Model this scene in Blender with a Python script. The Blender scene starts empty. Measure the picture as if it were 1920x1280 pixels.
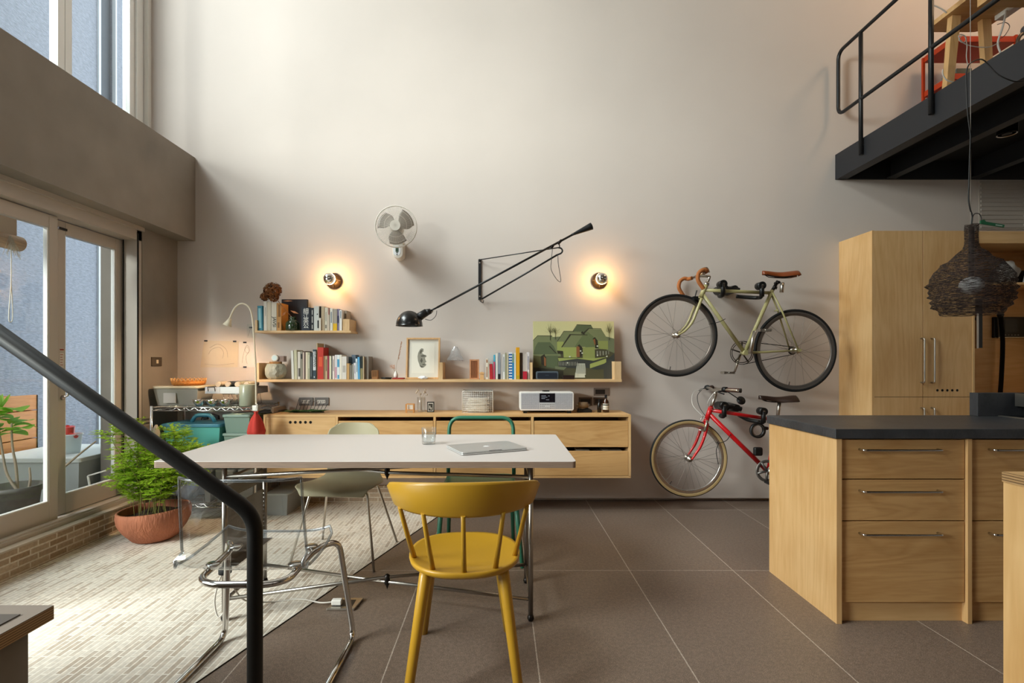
import bpy, math, random
from mathutils import Vector, Matrix, Quaternion
random.seed(7)
sc = bpy.context.scene
COL = sc.collection
F, VX, VY, H = 950.0, 938.0, 678.0, 1.21        # focal length in px, vanishing point, eye height
def P(px, py, d):                                # pixel at known distance d -> world point
    return Vector(((px-VX)*d/F, d, H-(py-VY)*d/F))
def PX(px, d): return (px-VX)*d/F
def PZ(py, d): return H-(py-VY)*d/F

# ---------------------------------------------------------------- camera
cam = bpy.data.cameras.new('camera'); co = bpy.data.objects.new('camera', cam); COL.objects.link(co)
co.location = (0, 0, H); co.rotation_euler = (math.pi/2, 0, 0)
cam.sensor_width = 36; cam.lens = 36*F/1920
cam.shift_x = (960-VX)/1920; cam.shift_y = (VY-640)/1920
cam.clip_start = .02
sc.camera = co
# ---------------------------------------------------------------- view, world, big lights
sc.view_settings.view_transform = 'Standard'; sc.view_settings.look = 'None'
sc.view_settings.gamma = 1; sc.view_settings.use_curve_mapping = False
sc.view_settings.exposure = 1.0
sc.cycles.use_denoising = True
sc.cycles.max_bounces = 10; sc.cycles.diffuse_bounces = 5; sc.cycles.glossy_bounces = 4
sc.cycles.transparent_max_bounces = 24; sc.cycles.transmission_bounces = 8
sc.cycles.sample_clamp_indirect = 6; sc.cycles.caustics_reflective = False; sc.cycles.caustics_refractive = False
w = bpy.data.worlds.new('sky'); sc.world = w; w.use_nodes = True
w.node_tree.nodes['Background'].inputs[0].default_value = (.90, .95, 1, 1)
w.node_tree.nodes['Background'].inputs[1].default_value = 2.2
def area(name, loc, target, sx, sy, power, color):
    l = bpy.data.lights.new(name, 'AREA'); l.shape = 'RECTANGLE'; l.size = sx; l.size_y = sy
    l.energy = power; l.color = color
    o = bpy.data.objects.new(name, l); COL.objects.link(o); o.location = loc
    o.rotation_euler = (Vector(target)-Vector(loc)).to_track_quat('-Z', 'Y').to_euler()
    return o
area('daylight_over_courtyard', (-11, -2.0, 12.5), (-.2, 3.8, 2.0), 9.0, 6.0, 2250, (.985, .985, 1))
area('daylight_from_garden_end', (-8.0, -2.6, 4.0), (-1.2, 2.8, .4), 4.0, 2.5, 950, (1, .985, .96))
area('rear_fill', (.2, -2.9, 3.6), (.4, 4.3, 1.2), 3.4, 2.0, 9, (1, .95, .88))  # weak fill light added behind the camera, no opening stands there
area('loft_lamp', (4.0, 3.0, 5.2), (3.9, 4.2, 3.6), .5, .5, 9, (1, .66, .38))

# ---------------------------------------------------------------- helpers
def srgb(c):
    if isinstance(c, str):
        c = c.lstrip('#'); c = [int(c[i:i+2], 16)/255 for i in (0, 2, 4)]
    return tuple((v/12.92 if v <= .04045 else ((v+.055)/1.055)**2.4) for v in c)+(1,)
MATS = {}
def mat(name, color='#888888', rough=.5, metal=0, spec=.5, emit=None, es=0, trans=0, coat=0, noise=None, bump=None, alpha=None, ior=1.45):
    """noise=(scale, amount, (sx,sy,sz)); bump=(scale, strength, (sx,sy,sz))"""
    if name in MATS: return MATS[name]
    m = bpy.data.materials.new(name); m.use_nodes = True; nt = m.node_tree; b = nt.nodes['Principled BSDF']
    b.inputs['Base Color'].default_value = srgb(color); b.inputs['Roughness'].default_value = rough
    b.inputs['Metallic'].default_value = metal; b.inputs['Specular IOR Level'].default_value = spec
    b.inputs['Transmission Weight'].default_value = trans; b.inputs['Coat Weight'].default_value = coat
    b.inputs['IOR'].default_value = ior
    if alpha is not None: b.inputs['Alpha'].default_value = alpha
    if emit: b.inputs['Emission Color'].default_value = srgb(emit); b.inputs['Emission Strength'].default_value = es
    def coord(s):
        tc = nt.nodes.new('ShaderNodeTexCoord'); mp = nt.nodes.new('ShaderNodeMapping')
        nt.links.new(tc.outputs['Object'], mp.inputs[0]); mp.inputs['Scale'].default_value = s; return mp
    if noise:
        mp = coord(noise[2] if len(noise) > 2 else (1, 1, 1)); n = nt.nodes.new('ShaderNodeTexNoise')
        n.inputs['Scale'].default_value = noise[0]; n.inputs['Detail'].default_value = 6
        nt.links.new(mp.outputs[0], n.inputs[0])
        r = nt.nodes.new('ShaderNodeValToRGB'); c = srgb(color); a = noise[1]
        r.color_ramp.elements[0].position = .3; r.color_ramp.elements[1].position = .7
        r.color_ramp.elements[0].color = tuple(v*(1-a) for v in c[:3])+(1,)
        r.color_ramp.elements[1].color = tuple(min(1, v*(1+a)) for v in c[:3])+(1,)
        nt.links.new(n.outputs[0], r.inputs[0]); nt.links.new(r.outputs[0], b.inputs['Base Color'])
    if bump:
        mp = coord(bump[2] if len(bump) > 2 else (1, 1, 1)); n = nt.nodes.new('ShaderNodeTexNoise')
        n.inputs['Scale'].default_value = bump[0]; n.inputs['Detail'].default_value = 4
        nt.links.new(mp.outputs[0], n.inputs[0])
        bp = nt.nodes.new('ShaderNodeBump'); bp.inputs['Strength'].default_value = bump[1]; bp.inputs['Distance'].default_value = .01
        nt.links.new(n.outputs[0], bp.inputs['Height']); nt.links.new(bp.outputs[0], b.inputs['Normal'])
    MATS[name] = m; return m
def glassm(name, tint='#ffffff', refl=1.0, rough=.0, density=0.0, fr=1.45):
    """clear pane: transparent plus mirror by Fresnel"""
    if name in MATS: return MATS[name]
    m = bpy.data.materials.new(name); m.use_nodes = True; nt = m.node_tree; nt.nodes.clear()
    o = nt.nodes.new('ShaderNodeOutputMaterial'); t = nt.nodes.new('ShaderNodeBsdfTransparent'); g = nt.nodes.new('ShaderNodeBsdfGlossy')
    t.inputs[0].default_value = srgb(tint); g.inputs['Roughness'].default_value = rough
    lw = nt.nodes.new('ShaderNodeLayerWeight'); lw.inputs[0].default_value = .5
    pw = nt.nodes.new('ShaderNodeMath'); pw.operation = 'POWER'; pw.inputs[1].default_value = 4; nt.links.new(lw.outputs['Facing'], pw.inputs[0])
    mu = nt.nodes.new('ShaderNodeMath'); mu.operation = 'MULTIPLY_ADD'; mu.inputs[1].default_value = .75; mu.inputs[2].default_value = .04*refl; mu.use_clamp = True; nt.links.new(pw.outputs[0], mu.inputs[0])
    mx = nt.nodes.new('ShaderNodeMixShader'); nt.links.new(mu.outputs[0], mx.inputs[0]); nt.links.new(t.outputs[0], mx.inputs[1]); nt.links.new(g.outputs[0], mx.inputs[2])
    last = mx
    if density:
        d = nt.nodes.new('ShaderNodeBsdfDiffuse'); d.inputs[0].default_value = srgb(tint)
        m2 = nt.nodes.new('ShaderNodeMixShader'); m2.inputs[0].default_value = density
        nt.links.new(mx.outputs[0], m2.inputs[1]); nt.links.new(d.outputs[0], m2.inputs[2]); last = m2
    nt.links.new(last.outputs[0], o.inputs[0]); MATS[name] = m; return m
def woodm(name, c1, c2, axis='z', scale=1.0, rough=.45, blot=.5):
    """birch plywood: long soft grain plus wandering figure; axis = grain direction"""
    if name in MATS: return MATS[name]
    m = bpy.data.materials.new(name); m.use_nodes = True; nt = m.node_tree; b = nt.nodes['Principled BSDF']
    tc = nt.nodes.new('ShaderNodeTexCoord')
    st = {'x': (.25, 2.4, 2.4), 'y': (2.4, .25, 2.4), 'z': (2.4, 2.4, .25)}[axis]
    mp = nt.nodes.new('ShaderNodeMapping'); mp.inputs['Scale'].default_value = tuple(v*scale for v in st); nt.links.new(tc.outputs['Object'], mp.inputs[0])
    n0 = nt.nodes.new('ShaderNodeTexNoise'); n0.inputs['Scale'].default_value = 1.4; n0.inputs['Detail'].default_value = 3; n0.inputs['Distortion'].default_value = 1.2
    nt.links.new(mp.outputs[0], n0.inputs[0])
    mul = nt.nodes.new('ShaderNodeMath'); mul.operation = 'MULTIPLY'; mul.inputs[1].default_value = 9; nt.links.new(n0.outputs[0], mul.inputs[0])
    fr = nt.nodes.new('ShaderNodeMath'); fr.operation = 'PINGPONG'; fr.inputs[1].default_value = .5; nt.links.new(mul.outputs[0], fr.inputs[0])
    n1 = nt.nodes.new('ShaderNodeTexNoise'); n1.inputs['Scale'].default_value = 26; n1.inputs['Detail'].default_value = 5; nt.links.new(mp.outputs[0], n1.inputs[0])
    n2 = nt.nodes.new('ShaderNodeTexNoise'); n2.inputs['Scale'].default_value = 2.2; n2.inputs['Detail'].default_value = 2; nt.links.new(tc.outputs['Object'], n2.inputs[0])
    a1 = nt.nodes.new('ShaderNodeMath'); a1.operation = 'MULTIPLY_ADD'; a1.inputs[1].default_value = .5*blot; nt.links.new(fr.outputs[0], a1.inputs[0]); h1 = nt.nodes.new('ShaderNodeMath'); h1.operation = 'MULTIPLY_ADD'; h1.inputs[1].default_value = .34; h1.inputs[2].default_value = .33; nt.links.new(n1.outputs[0], h1.inputs[0]); nt.links.new(h1.outputs[0], a1.inputs[2])
    a2 = nt.nodes.new('ShaderNodeMath'); a2.operation = 'MULTIPLY_ADD'; a2.inputs[1].default_value = .6; nt.links.new(n2.outputs[0], a2.inputs[0]); nt.links.new(a1.outputs[0], a2.inputs[2])
    r = nt.nodes.new('ShaderNodeValToRGB'); r.color_ramp.elements[0].position = .60; r.color_ramp.elements[1].position = 1.05 if False else 1.0
    r.color_ramp.elements[0].color = srgb(c1); r.color_ramp.elements[1].color = srgb(c2)
    nt.links.new(a2.outputs[0], r.inputs[0]); nt.links.new(r.outputs[0], b.inputs['Base Color'])
    b.inputs['Roughness'].default_value = rough; b.inputs['Specular IOR Level'].default_value = .35
    MATS[name] = m; return m
def brickm(name, c1, c2, mortar, bw, rh, ms, plane='xy', offs=(0, 0), offset=.5, freq=2, rough=.7, bias=0, speck=None, bumpd=.0015, mortar_rough=None, squash=1):
    if name in MATS: return MATS[name]
    m = bpy.data.materials.new(name); m.use_nodes = True; nt = m.node_tree; b = nt.nodes['Principled BSDF']
    tc = nt.nodes.new('ShaderNodeTexCoord'); sx = nt.nodes.new('ShaderNodeSeparateXYZ'); cb = nt.nodes.new('ShaderNodeCombineXYZ')
    nt.links.new(tc.outputs['Object'], sx.inputs[0]); ax = {'x': 0, 'y': 1, 'z': 2}
    for k in (0, 1):
        ad = nt.nodes.new('ShaderNodeMath'); ad.operation = 'ADD'; ad.inputs[1].default_value = -offs[k]+20*(bw if k == 0 else rh)
        nt.links.new(sx.outputs[ax[plane[k]]], ad.inputs[0]); nt.links.new(ad.outputs[0], cb.inputs[k])
    t = nt.nodes.new('ShaderNodeTexBrick'); nt.links.new(cb.outputs[0], t.inputs[0]); t.offset = offset; t.offset_frequency = freq; t.squash = squash
    t.inputs['Color1'].default_value = srgb(c1); t.inputs['Color2'].default_value = srgb(c2); t.inputs['Mortar'].default_value = srgb(mortar)
    t.inputs['Scale'].default_value = 1; t.inputs['Mortar Size'].default_value = ms; t.inputs['Mortar Smooth'].default_value = .1
    t.inputs['Bias'].default_value = bias; t.inputs['Brick Width'].default_value = bw; t.inputs['Row Height'].default_value = rh
    out = t.outputs[0]
    if speck:
        for sc_, lo, hi, amt in speck:
            n = nt.nodes.new('ShaderNodeTexNoise'); n.inputs['Scale'].default_value = sc_; n.inputs['Detail'].default_value = 3; nt.links.new(tc.outputs['Object'], n.inputs[0])
            mr = nt.nodes.new('ShaderNodeMapRange'); mr.inputs[1].default_value = lo; mr.inputs[2].default_value = hi; mr.inputs[3].default_value = 1-amt; mr.inputs[4].default_value = 1+amt
            nt.links.new(n.outputs[0], mr.inputs[0])
            vm = nt.nodes.new('ShaderNodeVectorMath'); vm.operation = 'SCALE'; nt.links.new(out, vm.inputs[0]); nt.links.new(mr.outputs[0], vm.inputs['Scale']); out = vm.outputs[0]
    nt.links.new(out, b.inputs['Base Color'])
    b.inputs['Roughness'].default_value = rough
    bp = nt.nodes.new('ShaderNodeBump'); bp.inputs['Strength'].default_value = .6; bp.inputs['Distance'].default_value = bumpd; bp.invert = True
    nt.links.new(t.outputs['Fac'], bp.inputs['Height']); nt.links.new(bp.outputs[0], b.inputs['Normal'])
    MATS[name] = m; return m

def leafm(name, color, trans=.45, noise=.3):
    if name in MATS: return MATS[name]
    m = mat(name, color, .5, noise=(9, noise)); nt = m.node_tree; b = nt.nodes['Principled BSDF']; o = nt.nodes['Material Output']
    t = nt.nodes.new('ShaderNodeBsdfTranslucent'); t.inputs[0].default_value = srgb(color); x = nt.nodes.new('ShaderNodeMixShader'); x.inputs[0].default_value = trans
    nt.links.new(b.outputs[0], x.inputs[1]); nt.links.new(t.outputs[0], x.inputs[2]); nt.links.new(x.outputs[0], o.inputs[0]); return m

class MB:
    def __init__(s, M=None): s.v = []; s.f = []; s.sm = []; s.mi = []; s.M = M
    def add(s, vs, fs, smooth=False, m=0, M=None):
        k = len(s.v); M = M if M is not None else s.M
        for p in vs:
            p = Vector(p); s.v.append(M @ p if M is not None else p)
        for f in fs: s.f.append([i+k for i in f]); s.sm.append(smooth); s.mi.append(m)
        return s
    def box(s, x0, x1, y0, y1, z0, z1, m=0, M=None):
        if x0 > x1: x0, x1 = x1, x0
        if y0 > y1: y0, y1 = y1, y0
        if z0 > z1: z0, z1 = z1, z0
        return s.add([(x0,y0,z0),(x1,y0,z0),(x1,y1,z0),(x0,y1,z0),(x0,y0,z1),(x1,y0,z1),(x1,y1,z1),(x0,y1,z1)],
              [(3,2,1,0),(4,5,6,7),(0,1,5,4),(1,2,6,5),(2,3,7,6),(3,0,4,7)], False, m, M)
    def tube(s, pts, r, seg=8, closed=False, m=0, M=None, caps=True, flat=1.0, smooth=True):
        pts = [Vector(p) for p in pts]; n = len(pts)
        rs = list(r) if isinstance(r, (list, tuple)) else [r]*n
        T = []
        for i in range(n):
            if closed: t = pts[(i+1) % n]-pts[i-1]
            else: t = pts[min(i+1, n-1)]-pts[max(i-1, 0)]
            T.append(t.normalized() if t.length > 1e-9 else Vector((0, 0, 1)))
        up = Vector((0, 0, 1)) if abs(T[0].z) < .9 else Vector((1, 0, 0))
        N = (up-T[0]*up.dot(T[0])).normalized(); vs = []
        for i in range(n):
            if i: 
                q = T[i-1].rotation_difference(T[i]); N = q @ N; N = (N-T[i]*N.dot(T[i])).normalized()
            Bn = T[i].cross(N)
            for j in range(seg):
                a = 2*math.pi*j/seg; vs.append(pts[i]+(N*math.cos(a)*flat+Bn*math.sin(a))*rs[i])
        fs = []
        for i in range(n if closed else n-1):
            a = i*seg; b = ((i+1) % n)*seg
            for j in range(seg): fs.append((a+j, a+(j+1) % seg, b+(j+1) % seg, b+j))
        s.add(vs, fs, smooth, m, M)
        if caps and not closed:
            k = len(s.v)-len(vs)
            s.f.append([k+j for j in reversed(range(seg))]); s.sm.append(False); s.mi.append(m)
            s.f.append([k+(n-1)*seg+j for j in range(seg)]); s.sm.append(False); s.mi.append(m)
        return s
    def lathe(s, prof, c=(0, 0, 0), seg=24, m=0, M=None, smooth=True, wob=None):
        c = Vector(c); vs = []; fs = []
        for i, (r, z) in enumerate(prof):
            for j in range(seg):
                a = 2*math.pi*j/seg; rr = max(r, 1e-5)*(wob(i, j) if wob else 1)
                vs.append(c+Vector((rr*math.cos(a), rr*math.sin(a), z)))
        for i in range(len(prof)-1):
            for j in range(seg):
                a = i*seg+j; b = i*seg+(j+1) % seg; fs.append((a, b, b+seg, a+seg))
        return s.add(vs, fs, smooth, m, M)
    def cyl(s, c, r, z0, z1, seg=20, m=0, M=None, r2=None):
        return s.lathe([(0, z0), (r, z0), (r, z0), (r2 or r, z1), (r2 or r, z1), (0, z1)], c, seg, m, M, smooth=False if seg < 12 else True)
    def sph(s, c, r, seg=16, m=0, M=None, lo=-90, hi=90):
        rx, ry, rz = r if isinstance(r, tuple) else (r, r, r); c = Vector(c); vs = []; fs = []; n = max(4, int(seg*(hi-lo)/360)+1)
        for i in range(n+1):
            t = math.radians(lo+(hi-lo)*i/n)
            for j in range(seg):
                a = 2*math.pi*j/seg; ct = max(math.cos(t), 1e-4)
                vs.append(c+Vector((rx*ct*math.cos(a), ry*ct*math.sin(a), rz*math.sin(t))))
        for i in range(n):
            for j in range(seg):
                a = i*seg+j; b = i*seg+(j+1) % seg; fs.append((a, b, b+seg, a+seg))
        return s.add(vs, fs, True, m, M)
    def prism(s, poly, lo, hi, ax='y', m=0, M=None, smooth=False):
        """poly in the two other axes (x,z for ax=y; x,y for z; y,z for x)"""
        def q(p, t): return {'y': (p[0], t, p[1]), 'z': (p[0], p[1], t), 'x': (t, p[0], p[1])}[ax]
        n = len(poly); vs = [q(p, lo) for p in poly]+[q(p, hi) for p in poly]
        s.add(vs, [tuple(range(n)), tuple(range(2*n-1, n-1, -1))], False, m, M)
        k = len(s.v)-2*n
        for i in range(n): s.f.append([k+i, k+n+i, k+n+(i+1) % n, k+(i+1) % n]); s.sm.append(smooth); s.mi.append(m)
        return s
    def grid(s, fn, nu, nv, m=0, M=None, smooth=True, cu=False):
        vs = [fn(i/nu, j/nv) for j in range(nv+1) for i in range(nu+1)]
        fs = [(j*(nu+1)+i, j*(nu+1)+i+1, (j+1)*(nu+1)+i+1, (j+1)*(nu+1)+i) for j in range(nv) for i in range(nu)]
        return s.add(vs, fs, smooth, m, M)
    def build(s, name, mats, parent=None, origin=None, bevel=0, seg=2, solid=0, sub=0, off=0, autos=None):
        me = bpy.data.meshes.new(name)
        if origin is None and parent is not None: origin = ORG.get(root(parent).name, Vector())
        o0 = Vector(origin) if origin is not None else Vector()
        me.from_pydata([tuple(v-o0) for v in s.v], [], s.f)
        me.polygons.foreach_set('use_smooth', s.sm); me.polygons.foreach_set('material_index', s.mi)
        for mm in (mats if isinstance(mats, (list, tuple)) else [mats]): me.materials.append(mm)
        me.update()
        import bmesh
        bm = bmesh.new(); bm.from_mesh(me)
        if not solid: bmesh.ops.recalc_face_normals(bm, faces=bm.faces)
        bm.to_mesh(me); bm.free()
        o = bpy.data.objects.new(name, me); COL.objects.link(o)
        if parent is not None: o.parent = parent
        else: o.location = o0
        if solid:
            md = o.modifiers.new('solid', 'SOLIDIFY'); md.thickness = solid; md.offset = off
        if bevel:
            md = o.modifiers.new('bevel', 'BEVEL'); md.width = bevel; md.segments = seg; md.limit_method = 'ANGLE'; md.angle_limit = math.radians(50)
        if sub:
            md = o.modifiers.new('sub', 'SUBSURF'); md.levels = sub; md.render_levels = sub
        return o
    def solo(s, name, mats, label, cat, group=None, origin=None, **k):
        if origin is None:
            xs = [v.x for v in s.v]; ys = [v.y for v in s.v]; zs = [v.z for v in s.v]
            origin = ((min(xs)+max(xs))/2, (min(ys)+max(ys))/2, min(zs))
        o = s.build(name, mats, None, origin, **k); ORG[o.name] = Vector(origin); tag(o, label, cat, group); return o
ORG = {}
def root(o):
    while o.parent: o = o.parent
    return o
def tag(o, label, cat, group=None):
    o['label'] = label; o['category'] = cat
    if group: o['group'] = group
    return o
def T(name, loc, label, cat, group=None, rot=0, local=False):
    o = bpy.data.objects.new(name, None); o.empty_display_size = .05; COL.objects.link(o)
    o.location = loc; o.rotation_euler = (0, 0, rot); tag(o, label, cat, group)
    ORG[o.name] = Vector() if local else Vector(loc)
    return o
def struct(mb, name, mats, label=None, parent=None, **k):
    o = mb.build(name, mats, parent, **k)
    if parent is None: o['kind'] = 'structure'
    if label: o['label'] = label
    return o
def MR(loc, rx=0, ry=0, rz=0):
    from mathutils import Euler
    return Matrix.Translation(Vector(loc)) @ Euler((rx, ry, rz)).to_matrix().to_4x4()
def along(a, b):
    """matrix taking local z axis from a towards b"""
    a, b = Vector(a), Vector(b)
    return Matrix.Translation(a) @ (b-a).to_track_quat('Z', 'Y').to_matrix().to_4x4()
def fillet(pts, r, n=6):
    pts = [Vector(p) for p in pts]; out = [pts[0]]
    for i in range(1, len(pts)-1):
        a, b, c = pts[i-1], pts[i], pts[i+1]; d1 = (a-b); d2 = (c-b); l = min(r, d1.length*.49, d2.length*.49)
        p0 = b+d1.normalized()*l; p1 = b+d2.normalized()*l
        for k in range(n+1):
            t = k/n; out.append(p0*(1-t)**2+b*2*t*(1-t)+p1*t*t)
    out.append(pts[-1]); return out
def spline(pts, n=6, closed=False):
    pts = [Vector(p) for p in pts]; out = []; N = len(pts)
    for i in range(N if closed else N-1):
        g = (lambda k: pts[k % N]) if closed else (lambda k: pts[max(0, min(N-1, k))])
        p0, p1, p2, p3 = g(i-1), g(i), g(i+1), g(i+2)
        for k in range(n):
            t = k/n; out.append(.5*((2*p1)+(p2-p0)*t+(2*p0-5*p1+4*p2-p3)*t*t+(3*p1-p0-3*p2+p3)*t**3))
    if not closed: out.append(pts[-1])
    return out
def text(name, s, size, m, parent, loc, rot=(math.pi/2, 0, 0), ext=.0006, align='CENTER', spacing=1.0, line=1.0):
    cu = bpy.data.curves.new(name, 'FONT'); cu.body = s; cu.size = size; cu.extrude = ext; cu.align_x = align; cu.align_y = 'CENTER'
    cu.space_character = spacing; cu.space_line = line
    t = bpy.data.objects.new('tmp', cu); COL.objects.link(t)
    dg = bpy.context.evaluated_depsgraph_get(); me = bpy.data.meshes.new_from_object(t.evaluated_get(dg))
    bpy.data.objects.remove(t)
    me.materials.clear(); me.materials.append(m); me.name = name
    o = bpy.data.objects.new(name, me); COL.objects.link(o); o.parent = parent
    o.location = Vector(loc)-ORG.get(root(parent).name, Vector()); o.rotation_euler = rot
    return o
# ================================================================ materials
PLY = woodm('birch_plywood', '#c39359', '#ddb580', 'z', 1.0)
PLYX = woodm('birch_plywood_horizontal', '#c39359', '#ddb580', 'x', 1.0)
PLYF = woodm('birch_veneer_front', '#b3834c', '#cfa36c', 'x', 1.6, blot=.8)
EDGE = brickm('plywood_edge', '#b08c60', '#8d6a42', '#6d4c2c', 8, .0042, .0006, 'xz', rough=.6, bumpd=.0001)
EDGEV = mat('plywood_edge_plain', '#b79468', .6)
OAK = woodm('oak_shelf', '#c69c66', '#e2c092', 'x', 1.6)
WHITEP = mat('white_paint', '#e9e6e0', .45)
WINW = mat('white_aluminium_window', '#f3f2ef', .4)
ALU = mat('champagne_aluminium', '#bab0a5', .42, .1)
BLACK = mat('black_powder_coat', '#17181a', .42)
STEELB = mat('dark_steel_beam', '#292a2e', .5, .2)
RUB = mat('black_rubber', '#111111', .75)
CHROME = mat('chrome', '#d9d7d4', .12, 1)
STEEL = mat('brushed_steel', '#a9a39b', .28, 1)
NICKEL = mat('satin_nickel', '#c8c2b8', .3, 1)
DARKM = mat('gunmetal', '#2a2624', .35, .8)
YEL = mat('mustard_lacquer', '#b78a24', .38, coat=.15)
GRN = mat('green_lacquer', '#2e6b53', .4, coat=.1)
OLIVE = mat('olive_shell', '#a39a7c', .55)
GLASS = glassm('window_glass', '#f4f8f6', .9)
ACRY = glassm('clear_acrylic', '#f7f9fa', 1.4, .02)
CLEAR = glassm('clear_glass', '#fdfefe', 1.6, .01)
WHITE = mat('matt_white', '#e6e2da', .6)
CREAM = mat('cream', '#ddd2bb', .6)
BLKP = mat('black_plastic', '#141414', .4)
PAPER = mat('paper', '#dcd4c6', .9)

# ================================================================ the room
wallm = mat('pale_plaster', '#cfc5bd', .85, noise=(.8, .05), bump=(3.5, .12))
microc = mat('brown_microcement', '#8a8177', .7, noise=(2.4, .16), bump=(7, .1))
ceilm = mat('ceiling_paint', '#cfc9c1', .9)
stone = brickm('stone_tiles', '#7d6c5f', '#77665a', '#b3a598', .6, 1.2, .0028, 'xy', (.15, .54), 0, 2, .42,
               speck=[(260, .36, .68, .42), (60, .35, .65, .14), (1.3, .3, .7, .1)], bumpd=.0006)
mosaic = brickm('brick_mosaic', '#e0d6c8', '#a9927b', '#f0e9dd', .118, .0262, .0032, 'yx', (0, 0), .37, 2, .75, bias=-.35,
                speck=[(45, .35, .65, .1), (2, .3, .7, .06)], bumpd=.002)
skirtb = brickm('brick_skirting', '#b09b82', '#8a6f52', '#c9bba6', .125, .038, .005, 'yz', (0, .008), .4, 2, .8, bias=-.1, speck=[(60, .35, .65, .1)])
skirtbx = brickm('brick_skirting_back', '#a8937c', '#8d7560', '#c0b29f', .125, .038, .005, 'xz', (0, .008), .4, 2, .8, bias=-.1, speck=[(60, .35, .65, .1)])
DW = 4.387
bx = lambda y: -.517+.32*(y-3.87)                # where the mosaic meets the stone
b = MB(); b.add([(bx(-3.4), -3.4, 0), (4.7, -3.4, 0), (4.7, DW+.08, 0), (bx(DW+.08), DW+.08, 0)], [(0, 1, 2, 3)])
struct(b, 'floor', stone, 'brown grey speckled stone tile floor')
b = MB(); b.add([(-2.80, -3.4, 0), (bx(-3.4), -3.4, 0), (bx(DW+.06), DW+.06, 0), (-2.80, DW+.06, 0)], [(0, 1, 2, 3)])
struct(b, 'floor', mosaic, 'cream brick mosaic floor by the sliding doors')
b = MB(); b.tube([(bx(-3.4), -3.4, .0), (bx(DW), DW, .0)], .004, 6); struct(b, 'trim_1', DARKM, 'thin metal strip between the mosaic and the stone floor')
b = MB(); b.box(-3.2, 4.9, DW, DW+.2, .03, 6.7); b.box(-3.2, 4.9, DW+.06, DW+.2, -.05, .03)
struct(b, 'wall_back', wallm, 'tall pale plaster wall behind the shelves and bicycles')
b = MB(); b.box(4.56, 4.76, -3.6, DW, -.05, 6.7); struct(b, 'wall_right', wallm)
b = MB(); b.box(-3.2, 4.76, -3.6, -3.4, -.05, 6.7); struct(b, 'wall_front', microc)
b = MB(); b.box(-3.2, 4.76, -3.6, DW+.2, 6.6, 6.8); struct(b, 'ceiling', ceilm)
# left side: header, piers and the wall over the upper windows
b = MB(); b.box(-3.12, -2.64, -3.4, DW, 2.254, 2.974); b.box(-3.12, -2.795, 3.955, DW, 0, 2.254)
b.box(-3.12, -2.80, -3.4, -.45, 0, 2.254); b.box(-3.2, -3.05, -3.4, DW, 6.3, 6.6); b.box(-3.2, -3.05, -3.4, .3, 2.97, 6.3)
struct(b, 'wall_left', microc, 'brown microcement beam and pier around the sliding doors')
b = MB(); b.box(-3.12, -2.735, -.45, 3.955, 0, .158); struct(b, 'trim_2', skirtb, 'brick tiled step under the sliding doors')
b = MB(); b.box(-2.795, -2.74, 3.955, DW, 0, .15); b.box(-2.75, bx(4.34)-.0, DW-.035, DW, 0, .145)
struct(b, 'trim_3', skirtbx, 'brick skirting along the foot of the wall')
b = MB(); b.box(-3.12, -2.727, -.45, 3.955, .158, .168); struct(b, 'trim_4', mat('stone_ledge', '#b3a491', .7), 'pale ledge on the brick step')
# sliding door frame
fr = MB(); fr.box(-3.0, -2.80, -.45, 3.955, 2.15, 2.254); fr.box(-2.80, -2.775, -.45, 3.955, 2.225, 2.254); fr.box(-3.0, -2.79, -.45, 3.955, .168, .192); fr.box(-2.84, -2.80, -.45, 3.90, .192, .204)
fr.box(-3.0, -2.80, 3.905, 3.955, .168, 2.254)
fo = struct(fr, 'door_frame', ALU, 'champagne aluminium frame of the sliding doors'); fo.name = 'trim_5'
b = MB(); b.box(-2.8, -2.797, 3.905, 3.922, .2, 2.2); b.box(-2.905, -2.9, 3.897, 3.905, .2, 2.15); struct(b, 'insect_screen_slot', RUB, None, fo)
def door(n, x, y0, y1, label, handle=None):
    st = .062; b = MB()
    b.box(x-.02, x+.02, y0, y0+st, .195, 2.145); b.box(x-.02, x+.02, y1-st, y1, .195, 2.145)
    b.box(x-.02, x+.02, y0+st, y1-st, .195, .325); b.box(x-.02, x+.02, y0+st, y1-st, 2.06, 2.145)
    o = struct(b, 'door_%d' % n, ALU, label, bevel=.003)
    g = MB(); g.box(x-.003, x+.003, y0+st, y1-st, .325, 2.06); struct(g, 'door_glass', GLASS, None, o)
    e = MB()
    for yy in (y0+st-.004, y1-st-.008): e.box(x-.012, x+.014, yy, yy+.012, .32, 2.065)
    e.box(x-.012, x+.014, y0+st, y1-st, .318, .327)
    struct(e, 'glazing_bead', WINW, None, o)
    if handle:
        h = MB(); h.tube(fillet([(x+.02, handle, .98), (x+.06, handle, .98), (x+.06, handle, 1.14), (x+.02, handle, 1.14)], .03), .007, 8)
        h.cyl((0, 0, 0), .014, 0, .01, 12, M=MR((x+.02, handle, .97), 0, math.pi/2, 0))
        struct(h, 'door_handle', NICKEL, None, o)
    return o
d1 = door(1, -2.88, 2.07, 3.275, 'sliding glass door leaf on the inner track')
d2 = door(2, -2.935, 3.335, 3.905, 'sliding glass door leaf nearest the back wall', handle=3.37)
door(3, -2.935, .87, 2.13, 'sliding glass door leaf behind the stair rail'); door(4, -2.88, -.4, .93, 'farthest sliding glass door leaf from the back wall')
b = MB(); b.box(-2.9145, -2.9135, 3.35, 3.383, 1.165, 1.27); b.box(-2.9145, -2.9135, 3.35, 3.383, 1.28, 1.30); o = struct(b, 'warning_sticker', mat('sticker', '#d8cfc6', .6), None, d2)
b = MB()
for k in range(5): b.box(-2.9135, -2.9125, 3.355, 3.375-.004*(k % 2), 1.255-.017*k, 1.259-.017*k)
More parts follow.
